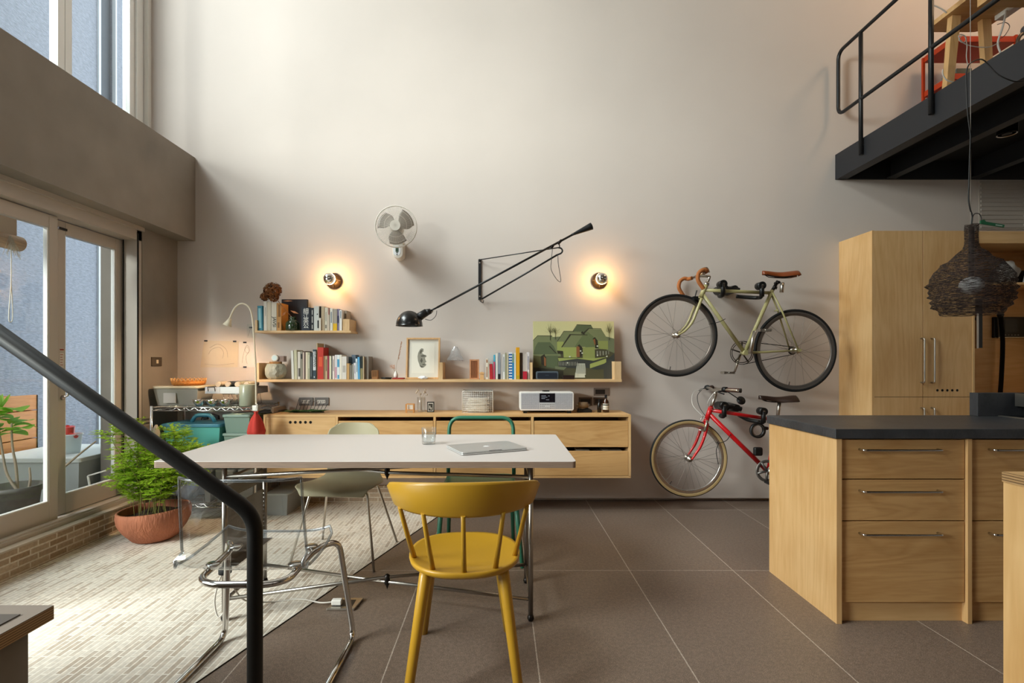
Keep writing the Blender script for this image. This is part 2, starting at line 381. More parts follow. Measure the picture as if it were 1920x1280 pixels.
b.box(-2.9135, -2.9125, 3.352, 3.381, 1.285, 1.296); struct(b, 'sticker_print', mat('red_print', '#a04a3a', .6), None, o)
b = MB(); b.box(-2.914, -2.904, 3.335, 3.40, 2.085, 2.10); struct(b, 'door_catch', DARKM, None, d2)
# upper windows
def window(n, y0, y1, label):
    b = MB(); x = -3.09
    b.box(x-.03, x+.03, y0, y0+.055, 2.974, 6.3); b.box(x-.03, x+.03, y1-.055, y1, 2.974, 6.3)
    b.box(x-.03, x+.03, y0, y1, 2.974, 3.03); b.box(x-.03, x+.03, y0, y1, 6.24, 6.3)
    o = struct(b, 'window_%d' % n, WINW, label)
    g = MB(); g.box(x-.003, x+.003, y0+.055, y1-.055, 3.03, 6.24); struct(g, 'window_pane', GLASS, None, o)
window(1, 3.565, 4.24, 'narrow upper window beside the back wall'); window(2, 2.2, 3.56, 'upper window above the beam')
window(3, .3, 2.19, 'upper window nearest the camera')
b = MB(); b.box(-3.12, -3.055, 4.255, 4.335, 2.974, 6.3); b.box(-3.12, -3.02, 4.34, DW, 2.974, 6.3); b.box(-3.07, -3.04, 4.24, 4.255, 2.974, 6.3)
struct(b, 'trim_6', WINW, 'white jamb of the upper windows')

# ---------------------------------------------------------------- outside
EXT = mat('blue_grey_render', '#747a87', .9, noise=(40, .2, (1, .6, 1.6)), bump=(60, 1.0, (1, .5, 1.8)))
b = MB(); b.box(-4.7, -4.4, 1.3, 4.2, -.1, 4.65); b.box(-4.7, -4.4, 4.2, 5.55, -.1, 5.9); b.box(-4.7, -4.46, 5.55, 5.78, -.1, 5.9); b.box(-4.7, -4.4, 5.78, 8, -.1, 5.9)
o = struct(b, 'wall_neighbour', EXT, 'blue grey rendered wall of the neighbouring house')
b = MB(); b.box(-4.42, -4.38, 5.53, 5.56, .1, 5.9); b.box(-4.42, -4.38, 5.77, 5.79, .1, 5.9); struct(b, 'trim_7', mat('pale_bead', '#aab2ba', .7), 'pale edges of the recess in the outside wall')
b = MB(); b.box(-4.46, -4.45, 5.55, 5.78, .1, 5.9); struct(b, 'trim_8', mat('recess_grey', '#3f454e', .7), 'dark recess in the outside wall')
b = MB(); b.box(-4.7, -3.12, -4, 8, -.1, .1); struct(b, 'ground_courtyard', mat('courtyard_gravel', '#8f8a80', .95, noise=(40, .4), bump=(60, 1)), 'gravelly courtyard ground outside the doors')
# mezzanine
b = MB(); b.box(2.90, 2.93, -3.4, DW, 2.785, 3.0); b.box(2.93, 4.56, -3.4, DW, 2.95, 3.0); b.box(2.93, 2.99, -3.4, DW, 2.785, 2.80)
for x in (3.37, 4.09): b.box(x-.04, x+.04, -3.4, DW, 2.79, 2.80); b.box(x-.006, x+.006, -3.4, DW, 2.80, 2.95)
b.box(2.93, 4.56, DW-.02, DW, 2.785, 2.95)
o = struct(b, 'mezzanine', STEELB, 'dark steel mezzanine platform on beams'); ORG[o.name] = Vector()
b = MB(); b.box(2.93, 4.56, -3.4, DW-.02, 2.945, 2.949); struct(b, 'mezzanine_underside', mat('black_soffit', '#0e0e0f', .8), None, o)
# ================================================================ kitchen island and tall cupboards
YI = 2.339
t = T('kitchen_island', (2.9, 2.63, 0), 'birch plywood kitchen island with chrome bar handles under a dark stone worktop', 'kitchen island')
b = MB(); b.box(1.553, 1.577, YI, 2.925, 0, .853); b.build('end_panel', PLY, t)
for x in (2.159, 2.76, 3.36, 3.96): b = MB(); b.box(x, x+.019, YI, 2.90, 0, .853); b.build('divider_panel', PLY, t)
b = MB(); b.box(1.577, 4.3, 2.905, 2.925, 0, .853); b.build('back_panel', PLYX, t)
b = MB(); b.box(1.5785, 4.3, 2.37, 2.385, 0, .09); b.build('plinth', PLYX, t)
def bar_handle(par, x0, x1, z, y):
    h = MB(); h.tube(fillet([(x0, y, z), (x0, y-.032, z), (x1, y-.032, z), (x1, y, z)], .012), .0055, 8); return h.build('handle', DARKM if 0 else CHROME, par)
cols = [(1.5785, 2.157, [(.667, .85), (.474, .663), (.094, .470)]), (2.18, 2.757, [(.474, .85), (.094, .470)]),
        (2.781, 3.357, [(.474, .85), (.094, .470)]), (3.381, 3.957, [(.474, .85), (.094, .470)])]
hz = {.85: .804, .663: .613, .470: .416}
for x0, x1, rows in cols:
    for z0, z1 in rows:
        d = MB(); d.box(x0+.002, x1-.002, 2.352, 2.37, z0, z1-.001)
        o = d.build('drawer', PLYF, t, bevel=.0012, seg=1); bar_handle(o, x0+.088, x1-.128, hz[z1], 2.352)
st = mat('dark_stone', '#3b3c3f', .38, noise=(9, .25), bump=(60, .25))
b = MB(); b.box(1.545, 4.3, YI-.004, 2.94, .855, .90)
b.solo('worktop', st, 'dark grey stone worktop on the plywood kitchen island', 'worktop', bevel=.002, seg=1)
b = MB(); b.box(2.722, 4.3, 2.888, 2.94, .90, 1.032)
b.solo('upstand', st, 'raised dark stone ledge along the back of the island worktop', 'ledge', bevel=.0015, seg=1)
t = T('induction_hob', (3.1, 2.62, .9), 'black glass induction hob set in the island worktop', 'hob')
b = MB(); b.box(2.835, 3.4, 2.40, 2.88, .9, .905); b.build('glass_top', mat('hob_glass', '#0b0b0c', .08), t)
for x in (2.829, 3.4): b = MB(); b.box(x, x+.006, 2.40, 2.88, .9, .907); b.build('steel_edge', NICKEL, t)
t = T('kitchen_appliance', (2.92, 2.80, .905), 'chrome edged black appliance standing on the hob end of the island', 'appliance')
b = MB(); b.box(2.915, 3.05, 2.72, 2.86, .952, 1.03); b.box(2.93, 3.04, 2.735, 2.85, .906, .952); b.build('body', BLKP, t, bevel=.004)
b = MB(); b.tube(fillet([(2.905, 2.77, 1.035), (2.913, 2.715, 1.035), (2.913, 2.715, .96)], .01), .006, 6); b.box(2.905, 2.915, 2.712, 2.86, .96, 1.032); b.build('steel_side', NICKEL, t)

t = T('tall_cupboard', (3.3, 4.19, 0), 'tall birch plywood cupboard with two pairs of doors beside the bicycles', 'cupboard')
YC = 3.996
b = MB(); b.box(2.932, 2.95, YC, DW-.001, 0, 2.245); b.build('side_panel', PLY, t)
b = MB(); b.box(3.722, 3.738, YC-.004, DW-.001, 0, 2.245); b.build('side_panel', mat('birch_light_edge', '#d9b27c', .5), t)
b = MB(); b.box(2.95, 3.722, YC+.01, DW-.001, 2.227, 2.245); b.box(2.95, 3.722, YC+.02, DW-.001, 0, .02); b.box(2.95, 3.722, DW-.012, DW-.001, .02, 2.227); b.build('carcass', PLY, t)
b = MB(); b.box(3.325, 3.346, YC+.0185, YC+.03, .02, 2.227); b.box(2.95, 3.722, YC+.0185, YC+.03, .92, .94); b.build('gap_shade_strip', mat('gap_shade_brown', '#5c4122', .7), t)  # dark strips behind the door gaps, their shade put into the colour
for x0, x1, hx in ((2.951, 3.3325, 3.319), (3.338, 3.721, 3.399)):
    d = MB(); d.box(x0, x1, YC, YC+.018, .934, 2.243)
    o = d.build('door', PLY, t, bevel=.001, seg=1)
    h = MB(); z0, z1 = PZ(717, YC-.03), PZ(634, YC-.03); h.tube(fillet([(hx-.02 if 0 else hx, YC, z0), (hx, YC-.032, z0), (hx, YC-.032, z1), (hx, YC, z1)], .012), .006, 8); h.build('handle', NICKEL, o)
    d = MB(); d.box(x0, x1, YC, YC+.018, .02, .930); o2 = d.build('door', PLY, t, bevel=.001, seg=1)
    h = MB(); z1 = PZ(765, YC-.03); h.tube(fillet([(hx, YC, z1-.32), (hx, YC-.032, z1-.32), (hx, YC-.032, z1), (hx, YC, z1)], .012), .006, 8); h.build('handle', NICKEL, o2)
    if hx > 3.35:
        v = MB()
        for k in range(5): v.cyl((PX(1757.5+9.3*k, YC), YC-.0006, PZ(731.5, YC)), .010, 0, .004, 14, M=None) if 0 else v.lathe([(0, 0), (.010, 0)], (0, 0, 0), 14, M=MR((PX(1757.5+9.3*k, YC), YC-.0006, PZ(731.5, YC)), math.pi/2))
        v.build('finger_hole', mat('hole_dark', '#120d08', .9), o)
t = T('open_cupboard', (4.15, 4.19, 0), 'open birch plywood cupboard with a high shelf at the right edge', 'cupboard')
b = MB(); b.box(3.738, 4.55, YC+.02, DW-.013, 2.15, 2.245); b.build('top_panel', PLYX, t)
b = MB(); b.box(3.738, 4.55, DW-.013, DW-.001, 0, 2.245); b.build('back_panel', PLYX, t)
b = MB(); zs = PZ(529, YC+.05); b.box(3.738, 4.55, YC+.05, DW-.013, zs-.018, zs); b.build('shelf', PLYX, t)
b = MB(); b.box(4.532, 4.55, YC, DW-.001, 0, 2.245); b.build('side_panel', PLY, t)
b = MB(); b.box(3.738, 4.532, YC+.03, DW-.013, 0, .9); b.build('base_unit', PLYX, t)
# on its shelf
def crumple(c, rx, ry, rz, seed, n=20):
    rnd = random.Random(seed); m_ = MB(); ph = [rnd.uniform(0, 6.28) for _ in range(6)]
    def fn(u, v):
        a = u*2*math.pi; t_ = (v-.0)*math.pi-math.pi/2
        k = 1+.16*math.sin(3*a+ph[0]+2*t_)+.12*math.sin(5*a+ph[1]-3*t_)+.07*math.sin(9*a+ph[2]+7*t_)
        return (c[0]+rx*k*math.cos(t_)*math.cos(a), c[1]+ry*k*math.cos(t_)*math.sin(a), max(c[2]-rz*.98, c[2]+rz*k*math.sin(t_)))
    m_.grid(fn, n, n); return m_
crumple((PX(1885, 4.15), 4.15, zs+.085), .085, .07, .085, 3).solo('cotton_bag', mat('grey_cotton', '#a7a29a', .9), 'crumpled pale cotton bag on the open cupboard shelf', 'bag')
b = MB(); b.prism([(4.235, zs+.001), (4.36, zs+.001), (4.30, zs+.10), (4.26, zs+.11)], 4.08, 4.11, 'y'); b.solo('paper_sheet', mat('grey_paper', '#b5b0a8', .9), 'folded white paper leaning in front of the cotton bag', 'paper')
b = MB(); b.box(4.37, 4.50, 4.12, 4.3, zs+.001, zs+.13); b.solo('storage_box', mat('dark_grey_board', '#2c2d30', .7), 'dark box at the right end of the open cupboard shelf', 'box', bevel=.003)
t = T('intercom', (PX(1890, 4.36), 4.36, PZ(612, 4.36)), 'black intercom panel with screen on the cupboard back', 'intercom')
x0, x1, z0, z1 = PX(1864, 4.35), PX(1926, 4.35), PZ(633, 4.35), PZ(594, 4.35)
b = MB(); b.box(x0, x1, 4.35, 4.3735, z0, z1); b.build('body', BLKP, t, bevel=.004)
b = MB(); b.box(PX(1884, 4.35), PX(1908, 4.35), 4.3485, 4.35, PZ(622, 4.35), PZ(600, 4.35)); b.build('screen', mat('dull_screen', '#30353a', .2), t)
b = MB()
for k in range(6): b.box(PX(1878+6*k, 4.35), PX(1880+6*k, 4.35), 4.348, 4.35, PZ(628.5, 4.35), PZ(627, 4.35))
b.build('button', mat('grey_dot', '#8a8a8a', .5), t)
b = MB(); b.box(x0+.006, x1-.006, 4.3475, 4.35, z0, z0+.006); b.build('metal_trim', NICKEL, t)
t = T('shoulder_strap', (PX(1878, 4.33), 4.33, .93), 'wide black strap hanging in front of the intercom', 'strap')
b = MB(); pts = spline([(PX(1877, 4.32), 4.325, PZ(590, 4.32)), (PX(1880, 4.32), 4.32, PZ(640, 4.32)), (PX(1878, 4.32), 4.32, PZ(700, 4.32)), (PX(1875, 4.32), 4.32, PZ(744, 4.32))], 6)
b.tube(pts, .022, 8, flat=.3); b.build('webbing', mat('black_webbing', '#0a0a0a', .9), t)
b = MB(); b.sph((PX(1877, 4.32), 4.325, PZ(590, 4.32)), .025, 12); b.build('hook', BLKP, t)
t = T('knife_rail', (PX(1833, 4.05), 4.05, PZ(620, 4.05)), 'silver and black magnetic strip hanging beside the light plywood edge', 'knife rail')
b = MB(); b.box(PX(1829, 4.03), PX(1833, 4.03), 4.02, 4.05, PZ(653, 4.03), PZ(587, 4.03)); b.build('steel_strip', NICKEL, t)
b = MB(); b.box(PX(1833, 4.03), PX(1840, 4.03), 4.02, 4.05, PZ(652, 4.03), PZ(560, 4.03)); b.box(3.738, PX(1833, 4.03), 4.03, 4.045, PZ(600, 4.03), PZ(595, 4.03)); b.build('black_backing', BLKP, t)
b = MB()
for k in range(11): b.box(PX(1836, DW), PX(1916, DW), DW-.02, DW-.012, PZ(428-8*k, DW), PZ(424-8*k, DW))
b.box(PX(1834, DW), PX(1917, DW), DW-.012, DW-.001, PZ(431, DW), PZ(340, DW)); b.box(PX(1916, DW), PX(1919, DW), DW-.03, DW-.001, PZ(431, DW), PZ(339, DW))
b.solo('air_vent', mat('vent_grey', '#b5aca2', .7), 'pale ribbed vent panel above the open cupboard', 'vent')

# ================================================================ wall hung sideboard
YS = 4.009
t = T('sideboard', (-.42, 4.2, .29), 'long wall-hung birch plywood sideboard with drawers under the shelves', 'sideboard')
b = MB(); b.box(-1.874, 1.034, YS, DW-.001, .774, .792); b.build('top', PLYX, t)
b = MB(); b.box(-1.874, 1.034, YS+.004, DW-.001, .290, .306); b.build('bottom_panel', PLYX, t)
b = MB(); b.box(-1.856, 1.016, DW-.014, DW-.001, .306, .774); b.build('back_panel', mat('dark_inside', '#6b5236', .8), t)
divs = [(-1.874, -1.857), (PX(629, YS), PX(633.5, YS)), (PX(812.6, YS), PX(817, YS)), (PX(996, YS), PX(1000.6, YS)), (1.016, 1.034)]
for i, (a, c) in enumerate(divs): b = MB(); b.box(a, c, YS, DW-.014, .306, .774); b.build('side_panel' if i in (0, 4) else 'divider_panel', PLY, t)
b = MB(); b.box(-1.855, divs[1][0]-.002, YS+.003, YS+.02, .308, .772); o = b.build('door', PLYX, t, bevel=.001, seg=1)
v = MB()
for k in range(5): v.lathe([(0, 0), (.0115, 0)], (0, 0, 0), 14, M=MR((PX(544+9.5*k, YS), YS+.0022, PZ(791.5, YS)), math.pi/2))
v.build('finger_hole', MATS['hole_dark'], o)
for i in (1, 2, 3):
    x0, x1 = divs[i][1]+.003, divs[i+1][0]-.003
    for z0, z1 in ((.535, .742), (.308, .503)):
        b = MB(); b.box(x0, x1, YS+.003, YS+.02, z0, z1); o = b.build('drawer', PLYF, t, bevel=.001, seg=1)
        bb = MB(); bb.box(x0+.01, x1-.01, YS+.02, DW-.05, z0+.01, z1-.05); bb.build('drawer_box', PLY, o)
b = MB(); rnd = random.Random(2)
for k in range(7): x = PX(1080+12*k, 4.1); b.box(x, x+.05, 4.06, 4.2, .458, .493+rnd.uniform(0, .012), M=None)
b.solo('paper_stack', mat('dull_papers', '#8e8475', .9), 'papers peeping over the lower right drawer of the sideboard', 'papers')

# ================================================================ shelves
YH = 4.187
t = T('wall_shelf', (-.5, 4.28, 1.0425), 'long oak wall shelf with low upright ends above the sideboard', 'shelf')
b = MB(); b.box(-2.014, 1.005, YH, DW-.001, 1.0425, 1.0645); b.build('board', OAK, t, bevel=.001, seg=1)
b = MB(); b.box(-2.012, -1.994, YH+.001, DW-.001, 1.0645, 1.20); b.build('end_panel', woodm('oak_upright', '#c69c66', '#e2c092', 'z', 1.6), t)
b = MB(); b.box(.945, 1.0, YH+.001, DW-.001, 1.0645, 1.213); b.build('end_panel', MATS['oak_upright'], t)
for a, c in ((822, 830), (994, 998.5)): b = MB(); b.box(PX(a, YH), PX(c, YH), YH+.001, DW-.001, 1.0645, 1.205); b.build('divider', MATS['oak_upright'], t)
t = T('wall_shelf', (-1.63, 4.28, 1.45), 'short oak wall shelf above the left end of the long shelf', 'shelf')
b = MB(); b.box(-2.03, -1.234, YH, DW-.001, 1.450, 1.468); b.build('board', OAK, t, bevel=.001, seg=1)
b = MB(); b.box(-2.028, -2.01, YH+.001, DW-.001, 1.468, 1.555); b.build('end_panel', MATS['oak_upright'], t)
b = MB(); b.box(PX(643, YH+.001), PX(655, YH), YH+.001, DW-.001, 1.468, 1.563); b.build('end_panel', MATS['oak_upright'], t)
ZL, ZU = 1.0645, 1.468

# ---------------------------------------------------------------- books (x0, x1, top, front distance, cover, label, extras)
def book(x0, x1, top, zb, cover, label, grp, d=4.205, lean=0, marks=(), dep=.14, mark='#3a3530', name='book'):
    X0, X1, zt = PX(x0, d), PX(x1, d)-.0007, PZ(top, d)
    base = ((X0+X1)/2, d+dep/2, zb+.0004); dep = min(dep, DW-.004-d)
    M = Matrix.Translation((base[0], 0, zb)) @ Matrix.Rotation(lean, 4, 'Y') @ Matrix.Translation((-base[0], 0, -zb)) if lean else None
    c = mat('cover_'+cover.strip('#'), cover, .55); mk = mat('print_'+mark.strip('#'), mark, .6)
    b = MB(M); e = min(.0022, (X1-X0)*.2); zb_ = zb+.0005
    b.box(X0, X1, d, d+.0025, zb_, zt); b.box(X0, X0+e, d+.0025, d+dep, zb_, zt); b.box(X1-e, X1, d+.0025, d+dep, zb_, zt)
    for f0, f1, g0, g1 in marks:      # fraction of width / height, printed on the spine
        b.box(X0+(X1-X0)*f0, X0+(X1-X0)*f1, d-.0004, d, zb_+(zt-zb_)*g0, zb_+(zt-zb_)*g1, 1)
    o = b.build(name, [c, mk], None, base); ORG[o.name] = Vector(base); tag(o, label, 'book', grp)
    p = MB(M); p.box(X0+e, X1-e, d+.0025, d+dep-.004, zb_+.002, zt-.003); p.build('pages', PAPER, o)
    return o
GU, GA, GB = 'books on the short upper shelf', 'books on the left of the long shelf', 'books on the right of the long shelf'
ttl = [(.3, .7, .35, .85)]; two = [(.3, .7, .55, .9), (.3, .7, .08, .2)]
book(483.6, 492.8, 573, ZU, '#2f7f97', 'teal book leaning at the left end of the short shelf', GU, lean=-.025, marks=[(.2, .7, .1, .9)], mark='#8fc5cf')
book(494.5, 500.6, 565, ZU, '#ddd6c9', 'tall thin white book beside the leaning teal book', GU, marks=[(.4, .6, .5, .8)], mark='#b0a898')
book(501, 508, 566, ZU, '#d3c7b1', 'tall cream book under the dried flower head', GU)
bk = book(508.6, 518.6, 567, ZU, '#d9d0c0', 'tall cream book with large black spine lettering', GU)
text('lettering', 'JAVSI', .041, mat('ink_black', '#16130f', .7), bk, (PX(513.8, 4.2), 4.2045, ZU+.072), rot=(math.pi/2, math.pi/2, 0), spacing=.95).scale = (1.0, 1.0, 1)
book(519, 527.5, 568, ZU, '#c28b4a', 'tan clothbound book left of the large black book', GU, marks=[(.3, .8, .5, .95), (.2, .6, .1, .3)], mark='#8a5a25')
bk = book(528, 576, 561, ZU, '#26242a', 'large square black book standing face out on the short shelf', GU, d=4.348, dep=.03)
bk = book(565.3, 581, 576, ZU, '#1c2230', 'black book with four large white characters', GU, d=4.20, dep=.09)
text('lettering', '細\n江\n英\n公', .0475, mat('ink_white', '#e8e6e0', .7), bk, (PX(573.6, 4.199), 4.1993, ZU+.099), line=.86)
book(581.3, 588, 577, ZU, '#20252b', 'slim dark book with small white characters', GU, marks=[(.55, .75, .7, .9), (.55, .75, .35, .62), (.55, .75, .08, .25)], mark='#c9c6c0')
book(588.6, 598, 574, ZU, '#c9cdc9', 'pale grey book with worn spine right of the black ones', GU, marks=[(.7, 1, .1, .42), (.6, .8, .65, .7)], mark='#2a2a2a')
book(598.3, 602.2, 574, ZU, '#2b2622', 'thin dark brown book on the short shelf', GU, d=4.22)
book(598.4, 601.6, 596, ZU, '#e4ddd2', 'small white booklet in front of the thin dark book', GU, d=4.195, dep=.02)
book(602.4, 608.4, 574, ZU, '#b9a588', 'tan paperback in the middle of the short shelf', GU)
book(609, 613.4, 576, ZU, '#d8d2c0', 'ivory paperback right of the tan one', GU, marks=[(.2, .8, .1, .25), (.4, .6, .4, .8)], mark='#7a6f63')
book(613.6, 617.6, 577, ZU, '#cdbfae', 'beige paperback with a red headband', GU, marks=[(.6, 1, .7, 1)], mark='#8c3a35')
book(618.8, 623.8, 578, ZU, '#e2ded4', 'white paperback with small grey title', GU, marks=ttl, mark='#77828a')
book(624.4, 632, 579, ZU, '#a99f92', 'grey book with a yellow paper band', GU, marks=[(0, 1, 0, .33)], mark='#e2b51c')
book(632.6, 636, 579, ZU, '#7d7390', 'thin mauve book beside the yellow banded one', GU, marks=[(0, 1, .35, .68)], mark='#3d3c5c')
book(636.3, 641, 581, ZU, '#e6e6e4', 'thin white book with a blue grey title', GU, marks=[(.4, .7, .6, .95)], mark='#5c7286')
book(645.2, 650, 582, ZU, '#b3a794', 'taupe book behind the right end of the short shelf', GU, d=4.26, marks=[(.3, .8, .6, .85)], mark='#6b5a48')
# long shelf, left group
book(547, 551.5, 657, ZL, '#e6e3dc', 'white book leaning at the left of the long shelf', GA, lean=-.03)
book(552, 557.2, 656, ZL, '#cfc9a9', 'pale olive book next to the leaning white one', GA, lean=-.015)
book(558, 563, 659, ZL, '#ded6cb', 'cream paperback with grey photograph on its spine', GA, marks=[(.3, 1, .1, .4)], mark='#5c564e')
book(563.3, 567.4, 658, ZL, '#8f8878', 'drab grey paperback with a black square', GA, marks=[(.2, .9, .72, .9)], mark='#1b1a19')
book(567.8, 570.2, 660, ZL, '#d5bfb2', 'very thin pinkish paperback left of the dark brown one', GA)
book(570.5, 573, 658, ZL, '#5d463d', 'very thin dark brown paperback beside the pinkish one', GA)
book(573.2, 577, 660, ZL, '#dfd2b8', 'ivory book left of the sage one', GA)
book(577.2, 581, 660, ZL, '#a9a78d', 'sage green book with pale title', GA, marks=[(.3, .7, .4, .9)], mark='#d5d3bd')
book(581.3, 586.3, 661, ZL, '#20272b', 'black paperback with small pale lettering', GA, marks=[(.35, .5, .1, .85)], mark='#8d979c')
bk = book(586.7, 592.6, 655, ZL, '#2d3e49', 'dark blue book with large white spine title', GA, marks=[(.05, .95, .3, .93), (.3, .6, .05, .1)], mark='#d5d8da')
text('lettering', 'HUMANS', .030, MATS['ink_black'], bk, (PX(589.9, 4.2), 4.2042, ZL+.165), rot=(math.pi/2, math.pi/2, 0))
book(593.6, 595.3, 643, ZL, '#cdb68a', 'tall thin tan board left of the red book', GA, d=4.215, dep=.16)
book(595.6, 606.5, 651, ZL, '#c22d1a', 'thick bright red book on the long shelf', GA, marks=[(.2, .8, .4, .7)], mark='#e0562f', dep=.13)
book(606.7, 609.6, 667, ZL, '#8d6a4a', 'thin brown paperback right of the red book', GA)
book(609.8, 613.6, 667, ZL, '#c4ab84', 'tan paperback with brown title', GA, marks=ttl, mark='#5a4632')
book(613.9, 617.2, 667, ZL, '#93243c', 'thin crimson paperback right of the red book', GA)
book(617.5, 621.4, 667, ZL, '#dcd5ba', 'cream paperback beside the crimson one', GA)
book(621.8, 623, 667, ZL, '#1d2f33', 'very thin dark green booklet', GA)
book(623.2, 627.2, 667, ZL, '#e6d9d1', 'blush white paperback right of the dark green booklet', GA, marks=ttl, mark='#9a8b84')
book(627.8, 631.6, 665, ZL, '#e5dde0', 'white paperback with a pink foot', GA, marks=[(0, 1, .05, .5)], mark='#cf9fae')
book(631.8, 637, 665, ZL, '#e4eaec', 'white paperback with a bright blue spine panel', GA, marks=[(.1, .9, .5, .82), (.2, .8, .02, .18)], mark='#4a9cc4')
book(637.3, 640.6, 665, ZL, '#efe9da', 'thin ivory paperback right of the blue spine panel', GA)
book(640.9, 649.6, 668, ZL, '#ddd8d0', 'thick white book with faded title', GA, marks=[(.2, .8, .3, .6)], mark='#b9b3aa')
book(650, 655, 681, ZL, '#c39a62', 'short tan paperback in front of a slate one', GA, dep=.05)
book(653.6, 658.2, 669, ZL, '#47555c', 'slate paperback behind the short tan one', GA, d=4.262, dep=.1)
book(659.2, 666.8, 665, ZL, '#5d6d7c', 'tall slate blue book behind the small grey ones', GA, d=4.272, dep=.1)
book(655.6, 659.5, 684, ZL, '#7d7466', 'short grey paperback in front of the slate blue book', GA, dep=.05)
book(659.8, 663.4, 682, ZL, '#8c8a80', 'short light grey paperback in front of the slate blue book', GA, dep=.05)
book(664, 667.6, 680, ZL, '#e1dcdf', 'short white paperback left of the blue one', GA, lean=-.03, marks=ttl, mark='#8d8f9c')
book(667.8, 671, 672, ZL, '#dde7ec', 'white paperback with a pale blue title', GA, lean=-.03, marks=ttl, mark='#5d7a8c')
book(671.2, 675.2, 669, ZL, '#5ba3cf', 'sky blue paperback near the end of the left row', GA, lean=-.02)
book(675.6, 680, 668, ZL, '#14201d', 'black green book right of the sky blue one', GA, marks=[(0, 1, 0, .48)], mark='#8a8158')
book(680.4, 682.4, 668, ZL, '#c4b090', 'thin tan book before the grey end book', GA)
book(682.8, 691, 668, ZL, '#8d867c', 'wide grey book ending the left row', GA, d=4.23)
# long shelf, right group
book(910.6, 915.6, 672, ZL, '#e6dccb', 'cream paperback at the left of the coloured row', GB, marks=[(.2, .8, .8, .95), (.3, .7, .1, .6)], mark='#a2765a')
book(916, 918.2, 678, ZL, '#d2c0a8', 'thin tan booklet left of the red paperback', GB)
book(918.6, 924.6, 682, ZL, '#b8262c', 'short red paperback leaning left', GB, lean=-.05)
book(925.4, 928.6, 665, ZL, '#3f9bb5', 'thin turquoise book with dark foot', GB, marks=[(0, 1, 0, .45)], mark='#3c3a35', d=4.24)
book(925.2, 928.2, 678, ZL, '#c7496a', 'thin pink booklet in front of the turquoise one', GB, d=4.2, dep=.03)
book(929.2, 933.4, 662, ZL, '#e3e5dd', 'white paperback with pale green edge', GB)
book(933.8, 938.4, 661, ZL, '#8b95a0', 'steel grey book with a black foot', GB, marks=[(0, 1, 0, .2)], mark='#15171a')
book(938.8, 942, 664, ZL, '#b9b4b0', 'thin silver grey paperback right of the steel grey book', GB)
book(942.4, 947, 664, ZL, '#e2e2de', 'white paperback with a small dark title', GB, marks=[(.4, .65, .3, .9)], mark='#5a5f63')
book(947.4, 950, 661, ZL, '#9b9a78', 'thin olive paperback in the coloured row', GB)
book(950.2, 953.4, 664, ZL, '#c7bfa2', 'thin sand paperback left of the striped spine', GB)
book(954, 960.4, 660, ZL, '#dfe4ea', 'book with blue white and red striped spine', GB, mark='#1f5fa5',
     marks=[(0, 1, .04+.105*k, .095+.105*k) for k in range(9)])
book(960.6, 963.8, 663, ZL, '#2f8fc9', 'thin bright blue paperback right of the striped spine', GB, marks=[(0, 1, .65, 1)], mark='#7fa38f')
book(964.2, 967.4, 661, ZL, '#e5e3d4', 'thin ivory book before the yellow one', GB)
book(967.8, 974.4, 651, ZL, '#e0a113', 'tall yellow book in the coloured row', GB, marks=[(.15, .85, 0, .12)], mark='#b8a21b')
book(975.2, 980, 661, ZL, '#4d443c', 'dark brown book right of the yellow one', GB, d=4.23)
book(980.2, 988.4, 663, ZL, '#c0b7ad', 'wide grey book behind the red box', GB, d=4.225)
book(989, 992.6, 660, ZL, '#ded9da', 'white paperback beside the shelf divider', GB, marks=ttl, mark='#6a6a78')
book(980.6, 988.2, 696, ZL, '#b91f34', 'small red book in front of the wide grey one', GB, d=4.19, dep=.03)
# ================================================================ dining table
YT0, YT1 = 2.34, 3.21
t = T('dining_table', (-.6, 2.75, 0), 'long table with pale laminate top and crossed tubular steel frame', 'table')
LAM = mat('pale_laminate', '#d3cbc6', .42)
def rrect(x0, x1, y0, y1, r, n=5):
    out = []
    for cx, cy, a0 in ((x1-r, y1-r, 0), (x0+r, y1-r, 90), (x0+r, y0+r, 180), (x1-r, y0+r, 270)):
        for k in range(n+1):
            a = math.radians(a0+90*k/n); out.append((cx+r*math.cos(a), cy+r*math.sin(a)))
    return out
b = MB(); b.prism(rrect(-1.607, .351, YT0, YT1, .018), .7195, .7475, 'z', 1); b.prism(rrect(-1.607, .351, YT0, YT1, .018), .7475, .75, 'z', 0)
b.build('tabletop', [LAM, mat('table_edge', '#8a7565', .6, noise=(14, .2, (1, 1, 30)))], t)
XL, XR, YF, YB = -1.29, .142, 2.37, 2.775
for x, y in ((XL, YF), (XR, YF), (XL, YB), (XR, YB)):
    b = MB(); b.tube([(x, y, .028), (x, y, .7195)], .0118, 12); o = b.build('leg', STEEL, t)
    f = MB(); f.lathe([(0, 0), (.012, .001), (.0165, .012), (.014, .024), (.008, .03)], (x, y, 0), 14); f.build('foot', DARKM, o)
for z0, z1, kz in ((.10, .112, .106), (.672, .655, .66)):
    C1 = Vector(((XL+XR)/2, (YF+YB)/2, kz))
    for k, (ya, yb) in enumerate(((YF, YB), (YB, YF))):
        dz = .012 if k == 0 else -.012
        b = MB(); b.tube([(XL, ya, z0), (C1.x, C1.y, kz+dz), (XR, yb, z0)], .0088, 10); b.build('cross_rod', STEEL, t)
    b = MB(); b.lathe([(0, .03), (.007, .027), (.014, .02), (.014, -.02), (.009, -.028), (.004, -.04), (0, -.052)], C1, 12); b.build('cross_knob', DARKM, t)
for x in (XL, XR):
    for z in (.66, .095) if x == XR else (.66, .095):
        b = MB(); b.tube([(x, YF, z), (x, YB, z)], .0085, 8); b.build('side_rod', STEEL, t)
